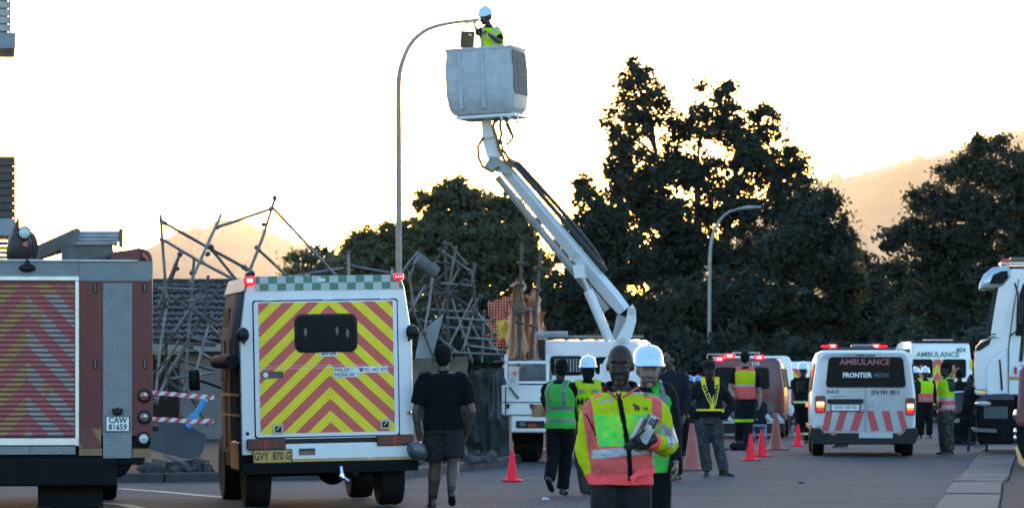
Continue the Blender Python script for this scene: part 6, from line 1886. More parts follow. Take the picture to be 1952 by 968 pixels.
# ---- bystanders seen between the uniformed men
p = Person('person in green vest half hidden behind the dark uniformed man', 1302, 73, 80, 1.60, .015, SKIN_D)
p.body(); p.hair(); p.shirt(CDARK, 1, .016, .86); p.trousers(CBLACK, 1, .02); p.shoes()
p.vest([GREENF, YELLOWF], lambda c, n: 0 if c.z > 1.1 else 1, zc(1.1, .97, 1.01), .036, .80); peel(p.v, lambda c, n: .97 < c.z < 1.01, 'reflective_tape', TAPE)
for (ppx, dd, lab) in ((1312, 88, 'stooping person in blue helmet, nearer the traffic cone'), (1327, 91, 'stooping person in blue helmet, close to the police officer\'s elbow')):
    p = Person(lab, ppx, dd, 170, 1.62, .016, SKIN_D, group='stooping people in blue helmets', che=(0, -.16, 1.17), nek=(0, -.26, 1.31), hed=(0, -.33, 1.43), shL=(.18, -.22, 1.27), shR=(-.18, -.22, 1.27), elL=(.24, -.28, .98), elR=(-.24, -.28, .98), wrL=(.18, -.42, .80), wrR=(-.18, -.42, .80), pit=15)
    p.body(); p.helmet(HELMB); p.shirt(CKHAKI, 1, .02, .86); p.trousers(CGREY, 1, .02); p.shoes()
JEANS = M('pale_jeans', (.16, .22, .30), .85, 0, .45, 10)
p = Person('crouching person in pale jeans at the back of the red ambulance', 1446, 88, 185, 1.65, .016, SKIN_D, pel=(0, .05, .52), che=(0, -.18, .80), nek=(0, -.30, .96), hed=(0, -.36, 1.10), hiL=(.1, .05, .50), hiR=(-.1, .05, .50), knL=(.16, -.32, .55), knR=(-.16, -.32, .50), anL=(.13, -.02, .09), anR=(-.13, -.02, .09), shL=(.18, -.28, .90), shR=(-.18, -.28, .90), elL=(.22, -.42, .70), elR=(-.22, -.42, .70), wrL=(.16, -.58, .60), wrR=(-.16, -.58, .60), pit=20)
p.body(); p.hair(); p.shirt(CDARK, 1, .02, .86); p.trousers(JEANS, 1, .02); p.shoes()
# ---- worker in the bucket
dB = 69.0
zB = 6.05
p = Person('worker in white helmet and lime vest standing in the raised bucket', 938, dB, -25, 1.83, .012, SKIN_B, z=zB, broad=1.06, yaw=-25, pit=14, hed=px(925, 34, -.1), nek=px(932, 52, -.03), shL=px(949, 60, -.02), shR=px(921, 58, .05), elL=px(953, 82, -.2), wrL=px(933, 70, -.35), elR=px(911, 66, -.1), wrR=px(908, 58, -.3), hdR=(-.3, -.2, .6), hdL=(-.4, -.3, .5), cuL=1.1, cuR=1.0)
p.body(True); p.hair(); p.helmet(); p.shirt(CBLACK, .62, .014, .88); p.trousers(CBLACK, 1, .02); p.shoes()
p.vest([LIME, TAPE], lambda c, n: 0, bcuts((1.12,), .026, (-.11, .11)), .032, .86)
bandtapes(p, (1.12,), .026, TAPE, (-.11, .11))
m = MB(); m.tube([p.loc(928, 66, -.42), p.loc(930, 78, -.42)], .012, 8); m.build('tool_handle', STEEL, p.root)
# ================================================================ SCAFFOLDING, HOUSES, STREET FURNITURE, CONES, RUBBLE
rg5 = random.Random(21)
POLE = M('scaffold_steel', (.20, .205, .205), .55, .5, .4, 5, .5, (.09, .06, .04))
POLED = M('rusty_scaffold_steel', (.09, .08, .075), .7, .3, .4, 6, .4, (.06, .035, .025))
def scaffold(name, label, d, poles, base_px, couplers=(), spread=.5, prad=.0235):
    o0 = P(base_px, HY, d); o0.z = 0
    root = thing(name, label, 'scaffolding', o0)
    s = F / d
    n = 0
    cm = MB().box((0, 0, 0), (.085, .07, .065), .02).mesh('coupler', POLED)
    for e in poles:
        (x0, y0, x1, y1) = e[:4]
        dy = e[4] if len(e) > 4 else rg5.uniform(-spread, spread)
        dy2 = dy + rg5.uniform(-.45, .45)
        a, b = P(x0, y0, d + dy) - o0, P(x1, y1, d + dy2) - o0
        if min(a.z, b.z) < .02: pass
        dk = rg5.random() < .35
        bend = V((rg5.uniform(-1, 1), rg5.uniform(-1, 1), rg5.uniform(-1, 1))) * (.02 if (a - b).length > 1 else 0)
        po = MB().tube([a, a.lerp(b, .5) + bend, b], prad, 8).build('scaffold_pole', POLED if dk else POLE, root)
        for q, t in ((a, .04), (b, .96)):
            if rg5.random() < .75:
                c = bpy.data.objects.new('coupler', cm)
                COL.objects.link(c)
                c.parent = po
                c.location = a.lerp(b, t)
                c.rotation_euler = (rg5.uniform(-1, 1), rg5.uniform(-1, 1), rg5.uniform(-1, 1))
    for (cx_, cy_) in couplers:
        c = bpy.data.objects.new('coupler', cm)
        COL.objects.link(c); c.parent = root
        c.location = P(cx_, cy_, d - .1) - o0
        c.rotation_euler = (rg5.uniform(-1, 1), rg5.uniform(-1, 1), rg5.uniform(-1, 1))
    return root
scaffold('scaffold', 'collapsed scaffold of leaning poles above the fire engine and ambulance gap', 61.5, [
    (306, 409, 318, 577), (308, 422, 472, 513), (308, 455, 455, 537), (422, 408, 363, 539), (370, 493, 346, 806), (526, 372, 470, 531), (414, 433, 520, 397), (522, 398, 640, 525), (490, 473, 548, 527),
    (402, 473, 455, 540), (338, 498, 296, 640), (397, 525, 388, 612), (388, 548, 328, 638), (293, 549, 383, 552), (332, 568, 412, 620), (352, 575, 415, 562), (392, 540, 297, 685), (379, 615, 317, 718), (292, 652, 408, 658), (321, 722, 408, 710),
    (340, 685, 408, 706), (321, 727, 379, 768), (352, 640, 410, 655), (292, 712, 318, 686), (318, 577, 296, 760), (362, 660, 412, 690), (317, 630, 316, 760), (345, 642, 300, 720), (420, 540, 330, 705), (300, 590, 345, 480), (325, 700, 398, 812), (296, 770, 330, 690), (372, 590, 418, 640), (404, 600, 366, 740)],
    360, ((403, 470), (396, 484), (385, 500), (503, 428), (490, 472), (519, 397), (414, 433), (308, 422), (308, 456), (470, 513), (366, 520), (337, 512)))
scaffold('scaffold', 'mangled heap of bent scaffold poles behind the man in black polo shirt', 66.5, [
    (836, 474, 899, 519), (899, 519, 912, 617), (849, 457, 856, 655), (856, 464, 890, 505), (819, 536, 906, 591), (906, 591, 945, 640), (817, 584, 889, 532), (808, 563, 875, 554), (806, 589, 906, 595), (860, 510, 785, 573), (811, 543, 778, 600),
    (837, 625, 915, 625), (875, 580, 912, 643), (904, 595, 882, 670), (917, 563, 889, 606), (889, 658, 964, 668), (880, 643, 945, 648), (837, 643, 875, 673), (832, 500, 858, 502), (923, 591, 919, 690), (655, 511, 559, 526), (666, 506, 748, 521), (664, 480, 665, 530),
    (748, 512, 749, 530), (780, 575, 830, 690), (870, 470, 842, 600), (840, 690, 905, 560), (800, 660, 850, 590), (826, 520, 808, 640), (858, 560, 900, 690), (905, 505, 900, 540), (845, 478, 800, 540), (812, 500, 848, 640), (800, 610, 880, 628), (880, 505, 850, 560), (842, 540, 905, 545), (850, 605, 945, 612), (925, 640, 962, 690), (780, 520, 790, 600), (830, 670, 960, 676)],
    850, ((899, 519), (906, 591), (856, 560), (849, 500), (889, 535)), .9, .021)
# crushed ladder frame and drum on top of the heap
fr = thing('ladder_frame', 'bent ladder frame sticking out of the mangled scaffold beside the lamp post', 'frame', P(790, 520, 66.2))
m = MB(); m.tube([P(x, y, 66.2) - fr.location for x, y in ((766, 522), (780, 500), (797, 481), (804, 486), (790, 508), (778, 534), (766, 522))], .022, 8); m.build('loop_tube', POLE, fr)
for k in (.25, .5, .75):
    m = MB(); m.tube([P(766 + 31 * k, 522 - 41 * k, 66.2) - fr.location, P(778 + 26 * k, 534 - 48 * k, 66.2) - fr.location], .014, 6); m.build('rung', POLE, fr)
m = MB(); m.lathe([(.11, -.2), (.12, -.1), (.10, 0), (.12, .1), (.11, .22)], 14, Matrix.Translation(P(812, 506, 66.0)) @ V((.7, .3, -.5)).to_track_quat('Z', 'Y').to_matrix().to_4x4()); tag(m.build('pipe_drum', M('dull_grey_canvas', (.12, .12, .115), .9, 0, .4, 9, bump=.5, bscale=20)), 'grey wrapped drum wedged at the top of the mangled scaffold', 'drum')
# ---- cloth builder for nets and sheets: wavy sheet with thickness, from four photo corners
def sheet(name, label, cat, d, corners, mat, wave=.06, nx=16, ny=16, freq=3, sag=0.0, thick=.006, seed=0, ragged=.0):
    c = [P(x, y, d + (dd[0] if dd else 0)) for x, y, *dd in corners]
    o0 = V((sum(q.x for q in c) / 4, d, min(q.z for q in c)))
    vs, fs = [], []
    for side_ in (0, 1):
        for j in range(ny + 1):
            for i in range(nx + 1):
                u, v = i / nx, j / ny
                q = c[0].lerp(c[1], u).lerp(c[3].lerp(c[2], u), v)
                nn = noise.noise(V((u * freq, v * freq * .6, seed)))
                q.y += wave * (nn * 1.4 + .5 * noise.noise(V((u * freq * 3, v * freq * 2, seed + 4)))) + side_ * thick
                if ragged and (j in (0, ny) or i in (0, nx)):
                    q.z += ragged * noise.noise(V((u * 9, v * 9, seed + 9))); q.x += ragged * noise.noise(V((u * 9, v * 9, seed + 19)))
                q.z -= sag * 4 * u * (1 - u) * (1 - v)
                vs.append(q - o0)
    n = (nx + 1) * (ny + 1)
    for j in range(ny):
        for i in range(nx):
            a = j * (nx + 1) + i
            fs.append((a, a + 1, a + nx + 2, a + nx + 1)); fs.append((n + a, n + a + nx + 1, n + a + nx + 2, n + a + 1))
    rim = [i for i in range(nx + 1)] + [(j + 1) * (nx + 1) - 1 + 0 for j in range(1, ny + 1)] + [ny * (nx + 1) + i for i in range(nx - 1, -1, -1)] + [j * (nx + 1) for j in range(ny - 1, 0, -1)]
    for a, b in zip(rim, rim[1:] + rim[:1]): fs.append((a, a + n, b + n, b))
    m = MB(); m.add(vs, fs)
    o = m.build(name, mat, None, 60, o0)
    return tag(o, label, cat)
def netmat(name, ca, cb, scale=46, hole=.0, rough=.85):
    if name in MATS: return MATS[name]
    m, t, b = newmat(name)
    v = coords(t)
    x, y, z = sep(t, v)
    c = mixc(t, ramp(t, nz(t, v, 2.2, 5), .35, .65), ca, cb)
    g = mth(t, 'MULTIPLY', mth(t, 'ABSOLUTE', mth(t, 'SINE', mth(t, 'MULTIPLY', x, scale))), mth(t, 'ABSOLUTE', mth(t, 'SINE', mth(t, 'MULTIPLY', z, scale))))
    c = mixc(t, mth(t, 'MULTIPLY', ramp(t, g, .2, .6), .35), c, (.03, .03, .03))
    t.links.new(c, b.inputs['Base Color'])
    b.inputs['Roughness'].default_value = rough
    if hole: t.links.new(mth(t, 'LESS_THAN', g, 1 - hole), b.inputs['Alpha'])
    bumpn(t, b, nz(t, v, 12, 4), .4, .03)
    MATS[name] = m
    return m
ORANGE_NET = netmat('orange_net', (.75, .22, .14), (.66, .25, .15), 60, .55)
TAN_NET = netmat('tan_net', (.74, .46, .26), (.66, .38, .24), 90)
YEL_NET = netmat('yellow_net', (.75, .56, .08), (.65, .46, .08), 60)
GREEN_NET = netmat('green_shade_net', (.030, .042, .040), (.05, .062, .06), 90)
HESS = netmat('hessian', (.15, .13, .10), (.19, .16, .12), 80)
sheet('safety_net', 'ragged salmon orange safety net flapping left of the wrapped poles', 'net', 72.8, [(934, 660), (985, 664), (984, 560), (930, 576)], ORANGE_NET, .12, 14, 14, 4, ragged=.10)
sheet('safety_net', 'yellow scrap of safety net fixed below the salmon net', 'net', 72.6, [(950, 648), (972, 640), (985, 602), (946, 612)], YEL_NET, .06, 8, 8, 4, seed=3, ragged=.08)
sheet('safety_net', 'long tan net hanging from the left of two standing poles', 'net', 72.4, [(960, 715), (1006, 712), (998, 536), (978, 538)], TAN_NET, .17, 18, 24, 5, seed=7, ragged=.16)
sheet('safety_net', 'orange and tan net slung between the two standing poles', 'net', 72.5, [(990, 700), (1034, 705), (1027, 548), (992, 572)], netmat('rust_net', (.72, .32, .18), (.66, .38, .22), 70), .18, 18, 22, 5, seed=11, ragged=.18)
sheet('safety_net', 'pale tan flap of net flaring toward the truck bed rail', 'net', 72.7, [(1004, 690), (1058, 702), (1030, 580), (1010, 565)], TAN_NET, .17, 14, 18, 5, seed=15, ragged=.14)
for i, (a, b, lab) in enumerate((((995, 462), (986, 720), 'upright scaffold pole wrapped in tan net, left of the pair'), ((1032, 472), (1008, 705), 'upright scaffold pole leaning left, right of the pair'))):
    q0, q1 = P(*b, 72.2), P(*a, 72.2)
    q0 = q0 + (q0 - q1).normalized() * ((q0.z - .05) / max(.1, (q1 - q0).normalized().z))
    root = thing('standing_pole', lab, 'pole', q0)
    MB().tube([V((0, 0, 0)), (q1 - q0) * .5 + V((.02, 0, 0)), q1 - q0], .03, 10).build('tube', POLED, root)
    for t in (.62, .80, .90):
        MB().box((q1 - q0) * t, (.16, .12, .05), .02, (0, .2, .3)).build('coupler', POLED, root)
m = MB()
for k in range(7): m.ell(P(992 + rg5.uniform(-9, 9), 585 + rg5.uniform(-8, 8), 72.1) , (.09, .08, .08))
tag(m.build('tied_bundle', M('dirty_rope', (.13, .09, .07), .95, 0, .4, 20, bump=.6), None, 60), 'knotted bundle of brown netting tied round the left standing pole', 'bundle', kind='stuff') if False else tag(remesh(m, 'tied_bundle', M('dirty_rope', (.13, .09, .07), .95, 0, .4, 20, bump=.6), None, .03, 2, .02, 9), 'knotted bundle of brown netting tied round the left standing pole', 'bundle')
m = MB(); m.tube([P(975, 598, 72.2), P(1010, 588, 72.2), P(1022, 594, 72.3)], .028, 8); tag(m.build('cross_tube', POLE), 'short bent cross tube clamped between the two standing poles', 'pole')
m = MB(); m.tube([P(940, 690, 72.2), P(985, 684, 72.2), P(1012, 690, 72.3)], .026, 8); tag(m.build('cross_tube', POLED), 'low cross tube at the foot of the tan net above the tailgate', 'pole')
sheet('shade_net', 'dark green shade net fence hanging beside the truck tailgate', 'net', 67.8, [(893, 882), (972, 878), (966, 700), (897, 706)], GREEN_NET, .16, 18, 18, 6, seed=21, ragged=.06)
sheet('shade_net', 'rolled paler green net standing at the left edge of the truck', 'net', 67.2, [(930, 800), (955, 800), (950, 708), (936, 712)], netmat('pale_green_net', (.06, .075, .07), (.085, .095, .09), 90), .12, 10, 12, 3, seed=25)
sheet('hessian_sheet', 'tan sheet fixed along the low fence behind the walking man', 'sheet', 67.4, [(785, 770), (893, 768), (892, 678), (786, 686)], HESS, .08, 18, 10, 4, seed=31, ragged=.03)
sheet('debris_net', 'black debris netting slumped on the verge behind the walking man', 'net', 67.0, [(800, 888), (925, 884), (900, 765), (795, 768)], netmat('black_net', (.014, .015, .016), (.022, .023, .023), 60), .35, 20, 14, 5, seed=35, ragged=.1)
bd = MB(); pts = [P(x, y, 66.0 + dy) for x, y, dy in ((791, 684, 0), (824, 682, .1), (846, 597, .2), (800, 634, .1))]
bd.hexa([pts[0], pts[1], pts[1] + V((0, .03, 0)), pts[0] + V((0, .03, 0)), pts[3], pts[2], pts[2] + V((0, .03, 0)), pts[3] + V((0, .03, 0))])
tag(bd.build('ceiling_board', M('stained_board', (.24, .25, .25), .7, 0, .3, 4, .5, (.09, .09, .09))), 'tilted grey stained board leaning on the mangled scaffold', 'board')
# white site sign on the tailgate
sg = thing('site_sign', 'small white sign with red splash standing on the tailgate', 'sign', P(979, 735, 67.2))
m = MB(); m.b2(-.09, .09, 0, .02, .0, .33, .004, ); m.build('panel', M('scuffed_white', (.5, .52, .53), .5, 0, .2, 14, .3), sg)
m = MB()
for a in range(5): m.beam((.02, -.004, .22), (.02 + .06 * math.cos(a * 1.25 + .3), -.004, .22 + .06 * math.sin(a * 1.25 + .3)), .01, .03, up=V((0, 1, 0)))
m.build('red_mark', M('bright_red_print', (.8, .05, .07), .5), sg)
m = MB()
for k in range(3): m.b2(-.07, .02, -.006, -.002, .05 + k * .035, .06 + k * .035)
m.build('print_lines', M('grey_print', (.16, .17, .18), .5), sg)
# tarpaulin lump on the truck bed
m = MB()
for k in range(9): m.ell(P(1003 + k * 4, 712 + rg5.uniform(-6, 6), 68.3 + rg5.uniform(-.2, .2)), (.16, .2, .22))
tag(remesh(m, 'tarpaulin', M('grey_tarpaulin', (.10, .105, .105), .8, 0, .4, 6, bump=.5, bscale=12), None, .035, 3, .03, 6), 'crumpled grey tarpaulin heaped on the truck bed behind the rail', 'tarpaulin')
# ---- tall street lamp and the far one
LAMPM = M('lamp_steel', (.26, .27, .26), .5, .4, .2, 5, .2)
def lamp_post(label, d, base_px, pts, r0, r1):
    b0 = V((GX(base_px, d), d, 0))
    root = thing('street_lamp', label, 'street lamp', b0, 0, 'curved steel street lamps')
    q = [V((0, 0, 0))] + [P(x, y, d) - b0 for x, y in pts]
    # smooth the bend
    qq = [q[0], q[0].lerp(q[1], .5), q[1]]
    for i in range(1, len(q) - 2):
        for t in (.25, .5, .75, 1):
            p0, p1, p2, p3 = q[i - 1] if i > 1 else q[1] * 2 - q[2], q[i], q[i + 1], q[i + 2]
            qq.append(.5 * ((2 * p1) + (p2 - p0) * t + (2 * p0 - 5 * p1 + 4 * p2 - p3) * t * t + (3 * p1 - p0 - 3 * p2 + p3) * t ** 3))
    qq.append(q[-1])
    n = len(qq)
    MB().tube(qq, [r0 + (r1 - r0) * i / (n - 1) for i in range(n)], 12).build('post', LAMPM, root, 60)
    return root, q
lp, q = lamp_post('tallest curved street lamp rising beside the chequered ambulance roof to the bucket', 70.0, 761, [(760, 250), (760, 160), (766, 122), (783, 84), (812, 58), (850, 46), (888, 41), (905, 39)], .052, .03)
m = MB(); m.tube([P(886, 42, 70) - lp.location, P(914, 38, 70) - lp.location], [.045, .03], 10); m.build('spigot', LAMPM, lp)
m = MB(); m.tube([P(891, 41, 70) - lp.location, P(891, 31, 70) - lp.location], .004, 5); m.build('aerial', LAMPM, lp)
lp2, q = lamp_post('shorter far street lamp standing before the dark trees right of the boom', 148.0, 1351, [(1353, 500), (1355, 470), (1361, 442), (1374, 418), (1392, 403), (1412, 398)], .07, .045)
m = MB(); c = [P(x, y, 148) - lp2.location for x, y in ((1405, 399), (1425, 396), (1452, 395))]
m.tube(c, [.05, .09, .05], 10, flat=1.6); m.build('lamp_head', LAMPM, lp2, 60)
fl = thing('floodlight', 'dark square floodlight panel hanging by wires from the tall lamp arm', 'floodlight', P(891, 76, 69.6), R(12), ry=R(3))
m = MB(); m.b2(-.125, .125, -.025, .025, -.15, .15, .008); m.build('panel', M('dark_panel', (.028, .027, .024), .6, 0, .3, 8), fl)
m = MB(); m.box((.04, -.03, .085), (.05, .01, .025), .008); m.build('white_clip', PLATEW, fl)
for x in (-.12, .11): MB().tube([(x, 0, .15), (x, 0, .31)], .003, 5).build('wire', LAMPM, fl)
# ---- apartment block with boarded balconies, upper left
ab = thing('apartment_building', 'apartment block corner with boarded balconies at the top left edge', 'building', (GX(-60, 62), 62, 0), R(7.6))
S6 = F / 62
def AX(px_): return (px_ + 60) / S6
def AZ(py_): return EYE + (HY - py_) / S6
BRN = M('brown_boarding', (.085, .06, .05), .8, 0, .25, 6, .2)
GRYB = M('pale_boarding', (.40, .38, .33), .7, 0, .15, 6, .2)
LEDGE = M('ledge_concrete', (.25, .27, .28), .8, 0, .2, 5, .3)
for (z0, z1, x1, mt_, n) in ((-130, 60, 17, GRYB, 13), (302, 415, 26, BRN, 8)):
    h = (AZ(z0) - AZ(z1)) / n
    for i in range(n):
        MB().b2(AX(-380), AX(x1), 0, .04, AZ(z1) + i * h + .006, AZ(z1) + (i + 1) * h - .006, .006).build('board', mt_, ab)
    MB().b2(AX(x1), AX(x1 + 2.5), -.01, 1.6, AZ(z1), AZ(z0)).build('corner_trim', LEDGE, ab)
    MB().b2(AX(-380), AX(x1) - .02, .05, 1.6, AZ(z1), AZ(z0) - .02).build('balcony_box', mt_, ab)
    MB().b2(AX(-380), AX(x1 + 2), -.02, 1.6, AZ(z0), AZ(z0) + .04).build('capping', LEDGE, ab)
for (z0, z1) in ((62, 93), (416, 450)): MB().b2(AX(-380), AX(29), -.06, 1.7, AZ(z1), AZ(z0), .012).build('ledge', LEDGE, ab)
MB().b2(AX(-380), AX(-60), 1.75, 8, 0, AZ(-200)).build('wall', M('grey_render', (.22, .22, .22), .9, 0, .2, 3, .2), ab)
rr = MB()
for i in range(6):
    rr.box((AX(-60), .4 - i * .03, AZ(462 + i * 9)), (1.3, .12, .05), .01)
rr.build('lean_to_tiles', M('grey_roof_sheet', (.14, .14, .14), .8, 0, .3, 6), ab)
# ---- small tiled house behind the leaning scaffold
hs = thing('house', 'low house with dark tiled roof behind the leaning scaffold', 'house', (GX(400, 86), 86, 0))
S8 = F / 86
HXl = lambda p_: (p_ - 400) / S8
ez, rz_ = EYE + (HY - 652) / S8, EYE + (HY - 541) / (F / 91)
wl = MB(); wl.b2(HXl(240), HXl(560), .5, 9, 0, ez - .02); wl.build('wall', M('pale_wall', (.13, .135, .135), .9, 0, .25, 2, .3), hs)
rs_ = MB(); rs_.hexa([V((HXl(235), .1, ez - .05)), V((HXl(565), .1, ez - .05)), V((HXl(565), 5.0, rz_ - .06)), V((HXl(235), 5.0, rz_ - .06)), V((HXl(235), .1, ez - .01)), V((HXl(565), .1, ez - .01)), V((HXl(565), 5.0, rz_ - .02)), V((HXl(235), 5.0, rz_ - .02))]); 
rs_.hexa([V((HXl(235), 9.9, ez - .05)), V((HXl(565), 9.9, ez - .05)), V((HXl(565), 5.0, rz_ - .061)), V((HXl(235), 5.0, rz_ - .061)), V((HXl(235), 9.9, ez)), V((HXl(565), 9.9, ez)), V((HXl(565), 5.0, rz_ - .021)), V((HXl(235), 5.0, rz_ - .021))], mat=0)
rs_ = rs_.build('roof', M('dark_roof_under', (.03, .03, .03), .9), hs)
TILE = [M('dark_roof_tile_%d' % i, c, .85, 0, .35, 5, .3) for i, c in enumerate(((.016, .016, .016), (.021, .020, .019), (.013, .013, .013)))]
nr, nc_ = 10, 25
tw = (HXl(560) - HXl(242)) / nc_
slope = V((0, 4.9, rz_ - ez)) / nr
tm = []
for mt_ in TILE:
    m = MB(); rings = []
    up_ = V((0, -slope.z, slope.y)).normalized()
    for yy_, lift in ((0, .055), (1.08, .0)):
        top, bot = [], []
        for k in range(6):
            u = k / 5
            hgt = .035 * (math.sin(math.pi * u) if u < .6 else .35 * math.sin(math.pi * u))
            b0 = V(((u - .5) * tw * 1.02, 0, 0)) + slope * yy_
            top.append(b0 + up_ * (hgt + lift + .02)); bot.append(b0 + up_ * (lift - .005))
        rings.append(top + bot[::-1])
    m.loft(rings); tm.append(m.mesh('tile', mt_, 40))
for r_ in range(nr):
    for c_ in range(nc_):
        o = bpy.data.objects.new('tile', rg5.choice(tm))
        COL.objects.link(o); o.parent = rs_
        o.location = V((HXl(242) + (c_ + .5) * tw, .1, ez)) + slope * r_ + V((0, rg5.uniform(-.01, .01), rg5.uniform(-.006, .006)))
rt = MB(); rt.tube([(HXl(235), 5.0, rz_ + .03), (HXl(565), 5.0, rz_ + .03)], .09, 8); rt.build('ridge', TILE[0], hs)
fa = MB(); fa.b2(HXl(235), HXl(565), .02, .08, ez - .2, ez - .03); fa.build('fascia', M('grey_fascia', (.16, .17, .17), .6, 0, .2, 6), hs)
wn = MB(); wn.b2(HXl(285), HXl(338), .44, .52, .5, EYE + (HY - 676) / S8); wn = wn.build('window', GLASSD, hs)
MB().b2(HXl(283), HXl(338), .40, .53, EYE + (HY - 675) / S8, EYE + (HY - 663) / S8).build('window_head', WHITE, wn)
# ---- barrier tape, blue brace, plasterboard, rubble
TP = pattern('red_white_barrier_tape', slants((.62, .62, .60), (.55, .07, .08), -1.0, .16), .5, dirt=.05)
for i, (pts, lab) in enumerate((([(284, 748), (320, 750), (360, 754), (408, 757)], 'upper strand of red and white barrier tape before the fallen scaffold'), ([(284, 798), (330, 800), (370, 803), (408, 801)], 'lower strand of red and white barrier tape above the grey board'))):
    q = [P(x, y, 56.6) for x, y in pts]
    m = MB(); o0 = q[0].copy()
    m.loft([[a - o0 + V((0, 0, .032)), a - o0 + V((0, .004, .032)), a - o0 + V((0, .004, -.03)), a - o0 + V((0, 0, -.03))] for a in q])
    tag(m.build('barrier_tape', TP, None, 0, o0), lab, 'barrier tape')
BLUE = M('bright_blue_plastic', (.03, .26, .52), .45, 0, .15, 12)
m = MB(); a, b = P(390, 762, 57.5), P(357, 815, 57.3)
root = thing('blue_brace', 'bright blue plastic brace leaning between the two barrier tapes', 'brace', b)
m.beam(V((0, 0, 0)), a - b, .05, .07, .008); m.build('bar', BLUE, root)
MB().box((a - b) * .35, (.13, .08, .10), .01, (0, .5, 0)).build('clamp', BLUE, root)
MB().box((a - b) * .97, (.10, .07, .06), .01, (0, .5, 0)).build('head', BLUE, root)
m = MB()
poly = [(284, 801), (345, 803), (394, 829), (388, 856), (376, 879), (330, 868), (284, 856)]
o0 = P(330, 870, 57.4); o0.z = .1
fr_ = [P(x, y, 57.2 + (880 - y) * .004) - o0 for x, y in poly]
m.loft([[q for q in fr_], [q + V((0, .05, 0)) for q in fr_]])
tag(m.build('wall_board', M('grey_board', (.055, .058, .06), .85, 0, .35, 3, .45, (.03, .03, .03), bump=.4), None, 0, o0), 'broken grey wall board lying against rubble by the ambulance wheel', 'board')
rbm = [M('rubble_%d' % i, c, .95, 0, .4, 8, bump=.5) for i, c in enumerate(((.05, .048, .046), (.07, .066, .062), (.03, .028, .027)))]
heaps = [MB(), MB()]
for i in range(150):
    left = i < 80
    pxx = rg5.uniform(265, 402) if left else rg5.uniform(785, 940)
    d_ = rg5.uniform(56.0, 58.6) if left else rg5.uniform(60.5, 66) + (pxx - 860) * .02
    s_ = rg5.uniform(.03, .17) ** 1.15
    bm = bmesh.new(); bmesh.ops.create_icosphere(bm, subdivisions=1, radius=s_)
    q_ = Euler((rg5.uniform(0, 6), rg5.uniform(0, 6), rg5.uniform(0, 6))).to_matrix()
    for v in bm.verts:
        v.co *= 1 + rg5.uniform(-.35, .25); v.co.z *= .5; v.co = q_ @ v.co + V((GX(pxx, d_), d_, .13 + s_ * .3))
    heaps[0 if left else 1].bmadd(bm, rg5.randrange(3))
for h_ in heaps: tag(h_.build('rubble', rbm, None, 0), kind='stuff')
for i, (x0, y0, x1, y1) in enumerate(((292, 874, 330, 880), (315, 868, 352, 882), (345, 880, 380, 872), (800, 800, 830, 880), (860, 780, 890, 868))):
    d_ = 57 if i < 3 else 66.2
    m = MB(); a, b = P(x0, y0, d_), P(x1, y1, d_ - .2); m.beam(V((0, 0, 0)), b - a, .09, .03, .004)
    tag(m.build('timber_offcut', M('old_timber', (.13, .11, .09), .9, 0, .4, 10), None, 0, a), ('thin timber offcut lowest on the left rubble', 'short timber offcut across the left rubble under the grey board', 'timber offcut nearest the ambulance front wheel', 'upright timber offcut in the black netting, left', 'upright timber offcut in the black netting, right')[i], 'timber')
# ---- traffic cones
CONE = M('fluorescent_cone', (1.0, .02, .04), .6, 0, .06, 8, spec=.2)
CONEO = M('faded_orange_cone', (.36, .085, .062), .65, 0, .2, 7, .2)
def cone(label, pxx, yb, yt, big, group):
    d_ = EYE * F / (yb - HY)
    h = (yb - yt) / (F / d_)
    root = thing('traffic_cone', label, 'traffic cone', (GX(pxx, d_), d_, 0), rg5.uniform(-.4, .4), group)
    m = MB()
    if big: m.lathe([(h * .225, .03), (h * .19, .045), (h * .165, .07), (h * .045, h * .98), (h * .03, h), (.004, h)], 22)
    else: m.lathe([(h * .21, .022), (h * .195, .035), (h * .185, .05), (h * .06, h * .96), (h * .05, h), (.004, h * .995)], 22)
    m.build('cone_body', CONEO if big else CONE, root, 50)
    w_ = h * (.62 if big else .66)
    m = MB(); m.box((0, 0, .016), (w_, w_, .028), .01); m.build('cone_base', CONEO if big else CONE, root)
    return root
cone('bright pink red cone standing alone left of the woman in green vest', 976, 917, 858, False, 'small bright traffic cones')
cone('small bright cone nearest to us of the pair right of the officer', 1431, 877, 826, False, 'small bright traffic cones')
cone('small bright cone second of the pair, right of and behind the nearest', 1452, 869, 819, False, 'small bright traffic cones')
cone('small bright cone against the wheel of the ambulance van', 1521, 850, 808, False, 'small bright traffic cones')
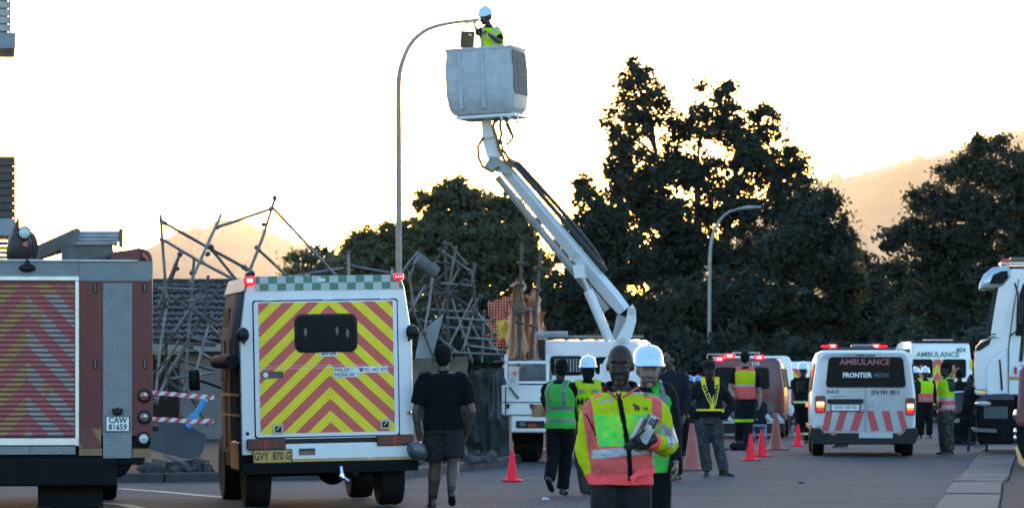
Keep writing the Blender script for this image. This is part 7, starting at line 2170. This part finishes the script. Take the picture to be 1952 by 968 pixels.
cone('tall faded orange cone left of the officer', 1319, 896, 806, True, 'tall faded traffic cones')
cone('tall faded orange cone between the small pair and the ambulance van', 1479, 857, 786, True, 'tall faded traffic cones')
# ---- hose and litter on the road
hz_ = MB(); d_ = EYE * F / (858 - HY)
for t in range(1):
    hz_.tube([(GX(x, d_), d_ + dy, .03) for x, dy in ((1385, .2), (1395, -.1), (1405, .3), (1412, -.2), (1420, .25), (1428, .0), (1436, .1))], .03, 7)
tag(hz_.build('fire_hose', M('dark_hose', (.02, .018, .018), .8, 0, .3, 9)), 'dark hose lying on the road behind the police officer\'s boots', 'hose')
bgm = MB()
for k in range(5): bgm.ell((GX(1404, d_) + rg5.uniform(-.08, .08), d_ - .1, .09 + rg5.uniform(-.02, .02)), (.10, .09, .07))
tag(remesh(bgm, 'kit_bag', CGREY, None, .02, 2, .01, 12), 'small dark kit bag on the hose behind the officer', 'bag')
cr = thing('cardboard_box', 'brown carton held against the back of the red ambulance', 'box', P(1458, 785, 90), R(8))
m = MB(); m.b2(-.2, .2, -.15, .15, 0, .22, .006); m.build('carton_body', M('brown_card', (.12, .10, .08), .8, 0, .2, 8), cr)
m = MB(); m.b2(-.2, .2, -.16, -.0, .222, .228); m.build('flap', M('brown_card', (.12, .10, .08), .8, 0, .2, 8), cr)
for (x, y, c, lab, sz) in ((1527, 921, (.02, .03, .05), 'small dark blue scrap of litter on the open road', .05), (1040, 952, (.5, .5, .5), 'white scrap of paper on the road near the walking woman', .05), (1382, 868, (.35, .05, .25), 'tiny pink scrap on the road between cone and officer', .025)):
    d_ = EYE * F / (y - HY)
    m = MB(); m.hexa([V((-sz, -sz, .002)), V((sz, -sz * .8, .002)), V((sz * .8, sz, .002)), V((-sz * .7, sz * .8, .002)), V((-sz * .8, -sz * .7, .015)), V((sz * .7, -sz * .7, .03)), V((sz * .7, sz * .6, .02)), V((-sz * .6, sz * .7, .035))])
    tag(m.build('litter', M('litter_%d' % x, c, .7), None, 0, (GX(x, d_), d_, 0)), lab, 'litter')
